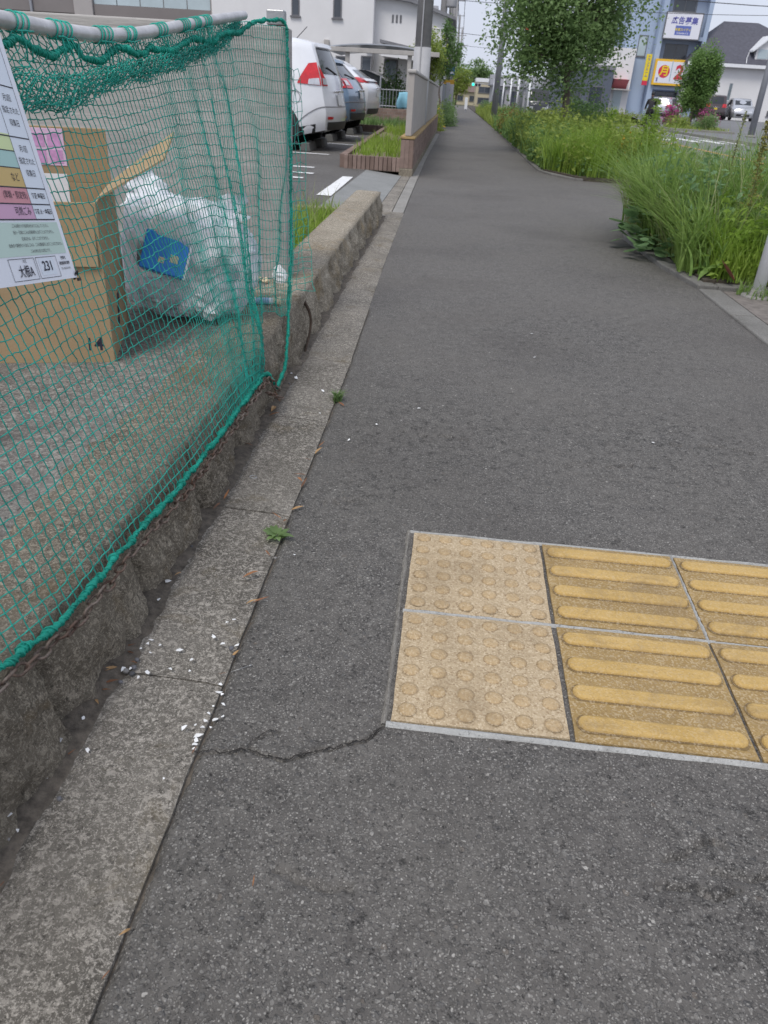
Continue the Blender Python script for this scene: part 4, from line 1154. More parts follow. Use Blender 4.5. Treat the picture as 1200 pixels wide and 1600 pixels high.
for x0 in (1.62, 2.23, 2.84):
    mb = MB(); mb.prism([(x0, 4.62), (x0 + .6, 4.62), (x0 + .6, 4.74), (x0, 4.74)], -.05, .032 + rnd.uniform(-.004, .004), 'z'); bed_child(mb, 'kerb_block', M_KERB_O)
mb = MB(); mb.prism([(1.55, 4.7), (3.35, 4.7), (3.35, 7.0), (1.55, 6.9)], -.03, .045, 'z'); bed_child(mb, 'bed_soil', M_SOIL, 0)
# flush kerb running on towards the crossing, and the brown gutter behind it
for i in range(5):
    y1 = 4.6 - i * .61; y0 = y1 - .6
    mb = MB(); mb.prism([(1.50 + .0 * i, y0), (1.63, y0), (1.63, y1), (1.50, y1)], -.05, .012, 'z'); bed_child(mb, 'flush_kerb', M_KERB_O)
mb = MB(); mb.box((1.64, .5, -.03), (3.3, 4.6, .006)); o = bed_child(mb, 'crossing_gutter', simple('brown_gutter', (.16, .14, .125), .9, var=.3, scale=20, bump=.5), 0)

inbed = lambda x, y: (x > 1.47 + .05 * np.sin(y * 5)) & (y > 4.68)
p = pts_in(8200, 1.45, 3.3, 4.9, 6.95, inbed)
p[:, 2] = .04
dens = fbm(p[:, 0] * 2.5, p[:, 1] * 2.5, 5, 3)
hh = np.clip(0.55 + 0.55 * dens + 0.14 * (p[:, 1] - 5) + .10 * np.clip(p[:, 0] - 1.8, 0, 1), .25, .96) * rng.uniform(.7, 1.12, len(p))
lean = np.where(p[:, 0] < 1.62, np.pi + rng.normal(0, 1.3, len(p)), rng.uniform(0, 2 * np.pi, len(p)))
V, F = blades(p, hh, rng.uniform(.006, .016, len(p)), rng.uniform(.15, .95, len(p)), 6, lean=lean)
stuff_mesh('tall_grass', V, F, M_GRASS_D, None, 'dark green tall grass filling the nearer roadside bed', 'grass')
p = pts_in(5200, 1.62, 3.3, 4.68, 5.6, lambda x, y: y < 4.95 + 0.55 * np.clip(x - 1.6, 0, 1.0) + .2 * np.sin(x * 9))
p[:, 2] = .04
hh = np.clip(0.40 + 0.4 * fbm(p[:, 0] * 3, p[:, 1] * 3, 6, 3), .15, .62) * rng.uniform(.6, 1.1, len(p))
V, F = blades(p, hh, rng.uniform(.006, .011, len(p)), rng.uniform(.2, .7, len(p)), 4)
stuff_mesh('light_grass', V, F, M_GRASS_L, None, 'bright green grass at the front of the nearer roadside bed', 'grass')
p = pts_in(2200, 1.5, 3.3, 4.8, 6.9, inbed); p[:, 2] = .04
hh = np.clip(0.52 + 0.6 * fbm(p[:, 0] * 2.5, p[:, 1] * 2.5, 5, 3) + .1 * (p[:, 1] - 5), .3, .86) * rng.uniform(.75, 1.15, len(p))
V, F = blades(p, hh, rng.uniform(.012, .022, len(p)), rng.uniform(.5, 1.25, len(p)), 7)
stuff_mesh('broad_grass', V, F, M_GRASS_B, None, 'broad arching grass blades among the tall grass of the near bed', 'grass')
p = pts_in(420, 1.55, 3.3, 4.8, 6.9, inbed); p[:, 2] = .04
V, F = blades(p, rng.uniform(.5, .92, len(p)), rng.uniform(.004, .007, len(p)), rng.uniform(.1, .4, len(p)), 5)
stuff_mesh('dry_grass', V, F, M_GRASS_P, None, 'dry straw-coloured stems among the tall grass of the near bed', 'grass')
p = pts_in(260, 1.47, 1.75, 5.3, 6.9); p[:, 2] = .05
V, F = blades(p, rng.uniform(.3, .62, len(p)), rng.uniform(.004, .007, len(p)), rng.uniform(.45, .85, len(p)), 6, lean=np.pi + rng.normal(0, .6, len(p)))
stuff_mesh('drooping_grass', V, F, M_GRASS_P, None, 'pale drooping seed grass hanging over the bed kerb', 'grass')
# leafy weeds standing among the grass: leaves grouped on many short stalks
def leafy_mass(name, label, n_st, x0, x1, y0, y1, h, per, leaf, mat, f=None):
    st = pts_in(n_st, x0, x1, y0, y1, f); hs = h * rng.uniform(.5, 1.1, len(st))
    t = rng.uniform(.15, 1, (len(st), per)); a = rng.uniform(0, 6.28, (len(st), per)); rr = leaf * rng.uniform(.2, 1.2, (len(st), per))
    C = np.stack([st[:, :1] + rr * np.cos(a), st[:, 1:2] + rr * np.sin(a), .04 + hs[:, None] * t], -1).reshape(-1, 3)
    V, F = leaf_cards(C, leaf, aspect=.42, up=.15); return stuff_mesh(name, V, F, mat, None, label, 'weeds')
leafy_mass('leafy_weeds', 'bright leafy weeds mixed into the front of the near bed', 150, 1.62, 3.2, 4.7, 5.6, .42, 26, .055, M_GRASS_L, inbed)
leafy_mass('leafy_weeds', 'dull green leafy weeds mixed through the near bed', 150, 1.5, 3.2, 5.2, 6.9, .62, 26, .06, M_LEAF_B, inbed)
# low creeping weeds along the bed foot
p = pts_in(900, 1.58, 3.2, 4.66, 5.0); p[:, 2] = rng.uniform(.05, .16, len(p))
V, F = leaf_cards(p, .05, aspect=.4); stuff_mesh('creeping_weeds', V, F, M_GRASS_L, None, 'short creeping weeds along the front kerb of the bed', 'weeds')

def leaf_blade(L, W, fold=.15, droop=.35, wavy=.0, n=7, lobed=False):
    """single broad leaf with midrib fold, in local x (length), z up"""
    t = np.linspace(0, 1, n)
    wdt = W * (np.sin(np.pi * np.clip(t, .0, 1) ** .75) * .5 + .02)
    if lobed: wdt = W * .5 * np.sin(np.pi * np.clip(t + .08, 0, 1)) ** .5
    z = L * (.25 * t - droop * t * t)
    P_ = []
    for s, k in ((-1, 1), (-.5, .55), (0, 0), (.5, .55), (1, 1)):
        P_.append(np.stack([L * t, s * wdt, z + fold * abs(s) * wdt + wavy * np.sin(t * 14 + s * 2) * abs(s)], -1))
    return np.array(P_)
def leaf_obj_mesh(name, mat, **k):
    mb = MB(); mb.grid(leaf_blade(**k)); return fix(mb, name, mat, True)
round_leaf = leaf_obj_mesh('leaf', M_LEAF_B, L=.095, W=.11, fold=-.12, droop=.25, lobed=True)
dock_leaf = leaf_obj_mesh('leaf', M_GRASS_B, L=.24, W=.085, fold=.18, droop=.55, wavy=.006, n=9)
def leafy_plant(name, label, loc, n, R, zr, me, sc=(.7, 1.2), cat='weed', stem=True, out=True):
    o = empty(name, loc, rnd.uniform(0, 6), label, cat)
    for q in range(n):
        a = rnd.uniform(0, 2 * math.pi); r = R * math.sqrt(rnd.random()); z = rnd.uniform(*zr) * (1 - .4 * r / R)
        s = rnd.uniform(*sc)
        l = link('leaf', me, o, (r * math.cos(a), r * math.sin(a), z), (rnd.uniform(-.4, .4), rnd.uniform(-.5, .3), a + rnd.uniform(-.7, .7)), (s, s, s))
    if stem:
        mb = MB()
        for q in range(5):
            a = rnd.uniform(0, 6.28); mb.tube([(0, 0, 0), (R * .4 * math.cos(a), R * .4 * math.sin(a), zr[1] * .5), (R * .8 * math.cos(a), R * .8 * math.sin(a), zr[1] * .9)], .003, 5)
        mb.build('stem', M_STEM, o, smooth=True)
    return o
leafy_plant('mallow_plant', 'round-leaved weed spilling over the kerb at the left of the bed', (1.47, 5.95, .03), 60, .24, (.05, .30), round_leaf, (.8, 1.4))
leafy_plant('mallow_plant', 'low round-leaved weed at the kerb nearest the bare kerb stone', (1.52, 5.5, .03), 60, .22, (.03, .17), round_leaf, (.6, 1.0))
leafy_plant('dock_plant', 'broad-leaved dock at the front corner of the near bed', (1.72, 4.86, .04), 14, .10, (.02, .10), dock_leaf, (.4, .75), stem=False)
leafy_plant('dock_plant', 'broad-leaved dock standing beside the white post', (2.02, 4.95, .04), 12, .09, (.04, .2), dock_leaf, (.45, .8), stem=False)

def dock_stalk(name, label, loc, h, lean, mat_seed, n=420, seedr=.035):
    o = empty(name, loc, 0, label, 'weed')
    mb = MB(); c = np.array([(0, 0, 0), (lean[0] * .35, lean[1] * .35, h * .4), (lean[0] * .7, lean[1] * .7, h * .75), (lean[0], lean[1], h)])
    cc = catmull(c, 6); mb.tube(cc, np.linspace(.006, .002, len(cc)), 6); mb.build('stalk', M_STEM, o, smooth=True)
    t = rng.uniform(.38, 1, n); i = np.linspace(0, 1, len(cc))
    C = np.stack([np.interp(t, i, cc[:, k]) for k in range(3)], -1)
    a = rng.uniform(0, 6.28, n); rr = seedr * (1.15 - t) * rng.uniform(.1, 1.4, n) + .003
    C += np.stack([rr * np.cos(a), rr * np.sin(a), 0 * a], -1)
    V, F = leaf_cards(C, .014, aspect=.8); stuff_mesh('seed_head', V, F, mat_seed, o, kind='stuff')
    return o
M_SEED = mat_leaf('dock_seed', (0.20, 0.21, 0.05), (0.34, 0.31, 0.09), .6, .25, 20)
dock_stalk('dock_stalk', 'tall yellowish dock seed stalk leaning over the bed at the right edge', (1.82, 5.0, .04), .86, (-.03, .02), M_SEED, 700, .05)
for q, (x, y, h) in enumerate(((2.05, 5.3, .85), (1.95, 6.0, .9))):
    dock_stalk('grass_stalk', ('slim green seed stalk left of the leaning dock stalk', 'slim seed stalk standing farther back in the near bed')[q], (x, y, .04), h, (.03 * q, .02), M_GRASS_P, 200, .02)
# dead leaf
dl = leaf_obj_mesh('leaf_blade', simple('dead_leaf', (.24, .085, .05), .7, var=.3, scale=40), L=.13, W=.085, fold=.5, droop=-.35, n=7)
o = empty('dead_leaf', (1.70, 4.62, .065), 2.6, 'curled reddish brown dead leaf on the kerb by the white post', 'leaf'); l = link('leaf_blade', dl, o); l.rotation_euler = (.3, -.25, 0)

# white post
wpst = empty('white_post', (1.80, 4.50, 0), 0, 'white painted steel post rising at the right edge of the path', 'post')
M_WPOST = simple('white_post_paint', (0.90, 0.90, 0.91), 0.35, var=.02, scale=8)
mb = MB(); mb.tube([(0, 0, .0), (0, 0, 1.3)], .034, 20); mb.build('post_tube', M_WPOST, wpst, smooth=True)
mb = MB(); mb.lathe([(.0, .0), (.09, 0), (.085, .018), (.04, .03), (.036, .05), (0, .05)], n=20); mb.build('base_collar', M_KERB, wpst, smooth=True)
a = rng.uniform(0, 6.28, 110); p = np.stack([1.80 + .07 * np.cos(a) * rng.uniform(.7, 1.6, 110), 4.50 + .07 * np.sin(a) * rng.uniform(.7, 1.6, 110), 0 * a + .01], -1)
V, F = blades(p, rng.uniform(.05, .13, 110), rng.uniform(.004, .007, 110), rng.uniform(.3, .8, 110), 3); stuff_mesh('post_grass', V, F, M_GRASS_D, None, 'small ring of grass around the foot of the white post', 'grass')

# --- long roadside strip beyond the gap
strip2 = tag(empty('roadside_strip', (2.3, 30, 0)), kind='structure')
def strip_child(mb, name, mat, bevel=.008):
    o = mb.build(name, mat, None, bevel=bevel); o.parent = strip2; o.matrix_parent_inverse = Matrix.Translation((-2.3, -30, 0)); return o
mb = MB(); mb.prism([(1.36, 12.3), (1.7, 11.4), (2.9, 11.3), (3.35, 12), (3.35, 110), (1.0, 110), (1.25, 60), (1.36, 24)], -.03, .05, 'z'); strip_child(mb, 'strip_soil', M_SOIL, 0)
kp = [(1.70, 11.35), (1.42, 11.9), (1.28, 12.5)] + [(1.27 + .004 * (y - 12.5), y) for y in np.arange(13.5, 31, 1.0)]
for (x0, y0), (x1, y1) in zip(kp[:-1], kp[1:]):
    mb = MB(); mb.prism([(x0, y0 + .01), (x0 + .1, y0 + .01), (x1 + .1, y1), (x1, y1)], -.05, .03, 'z'); strip_child(mb, 'kerb_block', M_KERB_O)

def tuft_field(name, label, n, x0, x1, y0, y1, hm, mat, bend=(.15, .6), wd=(.008, .016), seg=3, f=None, seed=1, z=.05, hv=.6):
    p = pts_in(n, x0, x1, y0, y1, f); p[:, 2] = z
    h = hm * np.clip(.72 + hv * 2 * fbm(p[:, 0] * 1.6, p[:, 1] * 1.6, seed, 3), .35, 1.5) * rng.uniform(.65, 1.1, len(p))
    V, F = blades(p, h, rng.uniform(*wd, len(p)), rng.uniform(*bend, len(p)), seg)
    return stuff_mesh(name, V, F, mat, None, label, 'grass')
fs = lambda x, y: (x > 1.27 + .06 * np.sin(y * 3)) & (x - 1.3 > (12.4 - y) * .5)
tuft_field('strip_grass', 'bright green grass at the near end of the long roadside strip', 6400, 1.34, 3.3, 11.35, 14.6, .78, M_GRASS_L, f=fs, seed=11)
tuft_field('strip_grass', 'blue-green tall grass behind the near end of the long strip', 5600, 1.3, 3.3, 12.0, 20, .80, M_GRASS_D, f=fs, seed=12)
tuft_field('strip_grass', 'mixed yellow-green growth midway along the long strip', 6000, 1.28, 3.3, 14, 27, .74, M_LEAF_Y, f=fs, seed=13, wd=(.014, .03))
tuft_field('strip_grass', 'darker grass clumps along the path side of the strip', 4800, 1.26, 2.0, 13, 30, .60, M_LEAF_M, f=fs, seed=14, wd=(.012, .028))
tuft_field('strip_grass', 'far grass at the end of the roadside strip', 3600, 1.25, 3.3, 27, 62, .70, M_LEAF_Y, seed=15, wd=(.025, .06))
p = pts_in(2600, 1.28, 2.8, 11.4, 15.2, fs); p[:, 2] = rng.uniform(.03, .26, len(p))
V, F = leaf_cards(p, .075, aspect=.6); stuff_mesh('creeping_weeds', V, F, M_LEAF_M, None, 'low leafy weeds at the near end of the long strip', 'weeds')

leafy_mass('leafy_weeds', 'yellow-green leafy weeds all along the near half of the long strip', 420, 1.3, 3.2, 11.6, 20, .72, 24, .085, M_LEAF_Y, fs)
leafy_mass('leafy_weeds', 'green leafy weeds along the path side of the long strip', 300, 1.27, 1.9, 13, 28, .6, 22, .09, M_LEAF_M, fs)
def shrub(name, label, loc, rx, ry, rz, n, mat, leaf=.05, cat='shrub', clumps=14, group=None, flowers=None, fl_n=0, fl_s=.04, stems=True):
    o = empty(name, loc, 0, label, cat, group)
    cc = rng.normal(0, 1, (clumps, 3)); cc /= np.linalg.norm(cc, axis=1)[:, None]; cc *= rng.uniform(.35, .78, (clumps, 1)); cc[:, 2] = np.abs(cc[:, 2]) * .9 + .1
    k = rng.integers(0, clumps, n)
    d = rng.normal(0, 1, (n, 3)); d /= np.linalg.norm(d, axis=1)[:, None]
    q = cc[k] + d * rng.uniform(.12, .42, (n, 1))
    q[:, 2] = np.maximum(q[:, 2], .03)
    C = q * np.array([rx, ry, rz])
    V, F = leaf_cards(C, leaf); stuff_mesh('crown', V, F, mat, o, kind=None)
    if flowers is not None:
        k = rng.integers(0, clumps, fl_n); d = rng.normal(0, 1, (fl_n, 3)); d[:, 1] -= .6; d /= np.linalg.norm(d, axis=1)[:, None]
        C = (cc[k] + d * rng.uniform(.36, .46, (fl_n, 1))) * np.array([rx, ry, rz])
        V, F = leaf_cards(C, fl_s, aspect=.9); stuff_mesh('flowers', V, F, flowers, o, kind='stuff')
    if stems:
        mb = MB()
        for i in range(5): mb.tube([(0, 0, -.05), tuple(cc[i] * np.array([rx, ry, rz]) * .5), tuple(cc[i] * np.array([rx, ry, rz]))], [.012, .009, .004], 5)
        mb.build('trunk', M_BARK, o, smooth=True)
    return o
shrub('flowering_shrub', 'small bush with yellow flowers at the near end of the strip', (2.45, 12.0, .05), .34, .34, .62, 900, M_LEAF_Y, .06, flowers=M_YELF, fl_n=140, fl_s=.035)
shrub('strip_shrub', 'yellow-green shrub in the strip left of the tree', (1.9, 15.8, .05), .65, 1.0, .85, 3000, M_LEAF_Y, .06)
shrub('strip_shrub', 'green shrub in the strip at the foot of the street tree', (2.7, 17.6, .05), .8, 1.0, 1.05, 3200, M_LEAF_M, .06)
shrub('strip_shrub', 'reddish yellow shrub halfway along the strip by the path', (1.65, 24, .05), .5, 1.5, .8, 2400, mat_leaf('reddish_leaf', (.17, .12, .03), (.28, .22, .06), .5, .3, 3), .06)
shrub('strip_shrub', 'rounded green shrub beside the grey lamp post', (2.0, 33, .05), .7, 2.0, .75, 2000, M_LEAF_M, .08)
shrub('strip_shrub', 'yellow-green clipped hedge near the far end of the path', (1.75, 44, .05), .55, 5.0, .72, 2600, M_LEAF_Y, .10)
shrub('strip_shrub', 'small dark round shrub far along the path', (1.9, 58, .05), .7, .9, .95, 1100, M_LEAF_D, .11)
shrub('strip_shrub', 'low hedge in the strip behind the lamp post', (2.7, 40, .05), .7, 4.0, .7, 2400, M_LEAF_M, .09)
for q, (x, y, h, lab) in enumerate(((2.66, 11.9, 1.02, 'tallest upright weed at the gap end of the strip'), (2.52, 11.7, .78, 'upright weed just left of the tallest one by the gap'), (2.15, 12.3, .85, 'upright weed in front of the far yellow hedge'), (2.80, 12.3, .9, 'slender upright weed right of the tallest one'))):
    o = empty('upright_weed', (x, y, .05), 0, lab, 'weed')
    mb = MB(); mb.tube([(0, 0, 0), (.02, 0, h * .5), (.045, 0, h)], [.006, .004, .002], 5); mb.build('stalk', M_STEM, o)
    t = rng.uniform(.05, 1, 260); a = rng.uniform(0, 6.28, 260); rr = .075 * (1.1 - t) * rng.uniform(.3, 1.1, 260)
    V, F = leaf_cards(np.stack([.045 * t + rr * np.cos(a), rr * np.sin(a), h * t], -1), .075, aspect=.22, up=.0); stuff_mesh('foliage', V, F, M_GRASS_L, o, kind=None)

M_LEAF_T = mat_leaf('bright_tree_leaf', (0.13, 0.24, 0.07), (0.28, 0.43, 0.13), 0.5, 0.5, 1.2)
def tree(name, label, loc, h, trunk_r, crown_c, crown_r, n, mat, leaf, clumps=46, z_fork=.35, group=None, seed=0, holes=.0, cone=False, bark=None):
    o = empty(name, loc, 0, label, 'tree', group)
    r = np.random.default_rng(100 + seed)
    cc = r.normal(0, 1, (clumps, 3)); cc /= np.linalg.norm(cc, axis=1)[:, None]; cc *= r.uniform(.35, .86, (clumps, 1))
    cen, rad = np.array(crown_c), np.array(crown_r)
    if cone:
        cc[:, 2] = r.uniform(-1, 1, clumps); s = np.sqrt(np.clip((1.0 - cc[:, 2]) / 2, 0.02, 1)) * r.uniform(.3, .85, clumps); a = r.uniform(0, 6.28, clumps)
        s *= np.where(cc[:, 2] < -.6, .6, 1)
        cc[:, 0], cc[:, 1] = s * np.cos(a), s * np.sin(a)
    tips = cen + cc * rad
    mb = MB()
    top = cen + np.array([0, 0, rad[2] * .55])
    tr = catmull(np.array([(0, 0, -.1), (.01 * h, 0, h * z_fork * .6), (-.01 * h, .01 * h, h * z_fork), (cen[0] * .6, cen[1] * .6, (h * z_fork + top[2]) / 2), tuple(top)]), 5)
    mb.tube(tr, np.linspace(trunk_r, trunk_r * .12, len(tr)), 10)
    for i in range(min(clumps, 26)):
        t = r.uniform(.42, .85); st = np.array([np.interp(t, np.linspace(0, 1, len(tr)), tr[:, k]) for k in range(3)])
        mid = st * .5 + tips[i] * .5 + np.array([0, 0, -.06 * h * r.random()])
        c_ = catmull(np.array([st, mid, tips[i]]), 4); mb.tube(c_, np.linspace(trunk_r * .34, trunk_r * .06, len(c_)), 5)
    mb.build('trunk', bark or M_BARK, o, smooth=True)
    k = r.integers(0, clumps, n)
    d = r.normal(0, 1, (n, 3)); d /= np.linalg.norm(d, axis=1)[:, None]
    csz = r.uniform(.45, 1.35, clumps); C = tips[k] + d * rad * (csz[k][:, None] * r.uniform(.04, .34 if not cone else .26, (n, 1)) ** .8)
    V, F = leaf_cards(C, leaf, r, aspect=.6); stuff_mesh('crown', V, F, mat, o, kind=None)
    return o
tree('street_tree', 'large leafy street tree with a slim trunk in the roadside strip', (2.06, 17.0, .04), 4.4, .085, (-.06, 0, 2.36), (1.55, 1.4, 1.62), 33000, M_LEAF_D, .076, clumps=70, seed=1)
tree('young_tree', 'yellow-green young tree behind the end of the tan wall', (-1.05, 27.5, 0), 2.7, .05, (.05, 0, 1.95), (.62, .9, .95), 4200, M_LEAF_Y, .075, clumps=34, seed=2)
tree('young_tree', 'greener young tree farther along the left side of the path', (-.75, 32.0, 0), 3.2, .05, (.15, 0, 2.3), (.62, .9, 1.0), 3600, M_LEAF_M, .085, clumps=30, seed=3)
shrub('path_shrub', 'yellow flowering shrub at the end of the tan wall', (-.72, 25.6, 0), .34, 1.0, .95, 1500, M_LEAF_Y, .07, flowers=M_YELF, fl_n=40, fl_s=.05)
shrub('path_shrub', 'dark green shrub leaning onto the path on the left', (-.38, 30.5, 0), .50, 1.2, .85, 1800, M_LEAF_D, .07)
shrub('path_shrub', 'small shrub far down the left side of the path', (-.6, 46, 0), .6, 1.5, 1.1, 1400, M_LEAF_M, .09)
shrub('path_shrub', 'tall narrow shrub beside the white marker far down the path', (-.9, 55, 0), .7, 1.0, 2.0, 1400, M_LEAF_Y, .1)
shrub('carport_shrub', 'green shrub in front of the white house beside the pole', (-2.1, 27.8, .05), .75, .6, 1.9, 2200, M_LEAF_M, .08)
tree('pointed_tree', 'dense upright green tree in front of the yellow sign', (13.9, 52, .2), 5.2, .12, (-.05, 0, 2.35), (1.25, 1.1, 2.05), 15000, M_LEAF_T, .14, clumps=36, seed=4)
shrub('island_shrub', 'round clipped green bush at the right end of the traffic island', (13.75, 48, 0), .85, .8, 1.05, 2400, M_LEAF_D, .09)
shrub('island_shrub', 'low yellow-green bush on the traffic island', (12.5, 48.3, 0), .95, .9, .82, 2200, M_LEAF_Y, .09)
shrub('azalea', 'magenta azalea left of the upright tree trunk', (12.6, 51.3, .2), .55, .5, 1.25, 700, M_LEAF_M, .09, flowers=M_PINKF, fl_n=900, fl_s=.09)
shrub('azalea', 'magenta azalea right of the upright tree trunk', (14.7, 51.3, .25), .7, .5, .95, 700, M_LEAF_M, .09, flowers=M_PINKF, fl_n=900, fl_s=.09)
shrub('roadside_bush', 'dark green bush behind the cyclist', (11.9, 53.5, .1), .75, .7, 1.3, 1500, M_LEAF_D, .1)
shrub('far_hedge', 'long yellow-green hedge across the road behind the cyclist', (10.9, 57, -.05), 3.1, .8, 1.0, 3800, M_LEAF_Y, .11)
shrub('far_hedge', 'green hedge across the road under the street tree', (8.6, 62, -.05), 2.2, .9, 1.5, 2600, M_LEAF_M, .12)
tree('far_tree', 'grey-green tree far across the road left of the street tree', (11.3, 95, 0), 7, .15, (0, 0, 4.3), (2.2, 2, 2.7), 4200, M_LEAF_M, .24, clumps=30, seed=5)
tree('far_tree', 'distant dark tree to the left of the traffic light', (-3.2, 150, 0), 7, .2, (0, 0, 4.2), (4.8, 3, 2.8), 3600, M_LEAF_D, .42, clumps=34, seed=6)
tree('far_tree', 'distant rounded tree behind the traffic light', (3.0, 160, 0), 8, .2, (0, 0, 4.7), (4.2, 3, 2.8), 3600, M_LEAF_D, .42, clumps=34, seed=7)
tree('far_tree', 'distant brownish tree at the end of the path', (-.6, 130, 0), 5.5, .2, (0, 0, 2.9), (2.6, 2, 2.0), 2200, M_LEAF_Y, .32, clumps=26, seed=8)

# --- grass in the parking bed and in the brick planter
pb = tag(strip('bed_soil', [(-1.15, 3.36), (-.775, 3.36), (-.79, 6.0), (-1.15, 6.0)], 0.0, .075, M_SOIL), kind='structure')
o = strip('bed_edging', [(-1.18, 6.0), (-.79, 6.0), (-.79, 6.12), (-1.18, 6.12)], 0.0, .12, M_STONE_L); tag(o, 'yellowish concrete edging closing the small grass bed', 'edging')
p = pts_in(1500, -1.12, -.80, 3.6, 5.95); p[:, 2] = .07
V, F = blades(p, rng.uniform(.06, .20, len(p)), rng.uniform(.004, .008, len(p)), rng.uniform(.2, .7, len(p)), 3); stuff_mesh('bed_grass', V, F, M_GRASS_L, None, 'short bright grass in the bed behind the stone kerb', 'grass')
p = pts_in(90, -1.12, -.82, 4.6, 5.9); p[:, 2] = .07
V, F = blades(p, rng.uniform(.2, .34, len(p)), rng.uniform(.004, .006, len(p)), rng.uniform(.2, .5, len(p)), 4); stuff_mesh('bed_seed_grass', V, F, M_GRASS_P, None, 'thin pale seed stalks over the small grass bed', 'grass')

def weed_tuft(label, loc, n, h, mat, w=(.003, .006), flat_=(.5, .95)):
    p = np.stack([rng.normal(0, .008, n), rng.normal(0, .010, n), 0 * np.arange(n)], -1)
    V, F = blades(p, rng.uniform(.4, 1, n) * h, rng.uniform(*w, n), rng.uniform(*flat_, n), 4)
    o = empty('gutter_weed', loc, 0, label, 'weed'); stuff_mesh('leaves', V, F, mat, o, kind=None); return o
weed_tuft('small grass tuft in the joint beside the farther gutter slab', (-.318, 2.345, .0), 80, .050, M_LEAF_D)
tiny = leaf_obj_mesh('leaf', M_LEAF_D, L=.036, W=.017, fold=.1, droop=.3, n=6)
o = empty('gutter_weed', (-.328, 1.44, .002), 0, 'flat rosette weed growing in the joint beside the gutter', 'weed')
for q in range(16):
    a = q * 2.4; s = rnd.uniform(.6, 1.15); link('leaf', tiny, o, (.004 * math.cos(a), .004 * math.sin(a), .002 + .0006 * q), (rnd.uniform(-.3, .3), rnd.uniform(-.75, -.15), a), (s, s, s))
# ================================================================== vehicles
def paint(name, col, metal=0.0, rough=.25):
    n = N(name)
    c = n.mix(n.rng(n.noise(5, 3), .35, .65), tuple(x * .95 for x in col), col)
    n.fin(c, rough, metal)
    n.b.inputs['Coat Weight'].default_value = 0.6; n.b.inputs['Coat Roughness'].default_value = .08
    return n.m
M_GLASS_CAR = simple('car_glass', (0.020, 0.024, 0.028), 0.06, 0, var=.2, scale=2, spec=.7)
M_TYRE = simple('tyre_rubber', (0.018, 0.018, 0.019), 0.85, var=.2, scale=30)
M_RIM = simple('alloy_rim', (0.42, 0.42, 0.43), 0.3, .8, var=.1)
M_BLACKP = simple('black_trim', (0.022, 0.022, 0.024), 0.6, var=.2, scale=12)
M_TAIL = simple('tail_lamp_red', (0.55, 0.018, 0.025), 0.12, 0, var=.2, scale=14, spec=.7)
M_CLEAR = simple('clear_lamp', (0.62, 0.63, 0.66), 0.1, .3, var=.15, scale=20)
M_PLATE = simple('licence_plate', (0.70, 0.71, 0.70), .4, var=.05); M_PLATE_Y = simple('yellow_licence_plate', (0.62, 0.46, 0.04), .4, var=.05)
M_CHROME = simple('chrome', (0.6, 0.6, 0.62), .15, .9, var=.05)

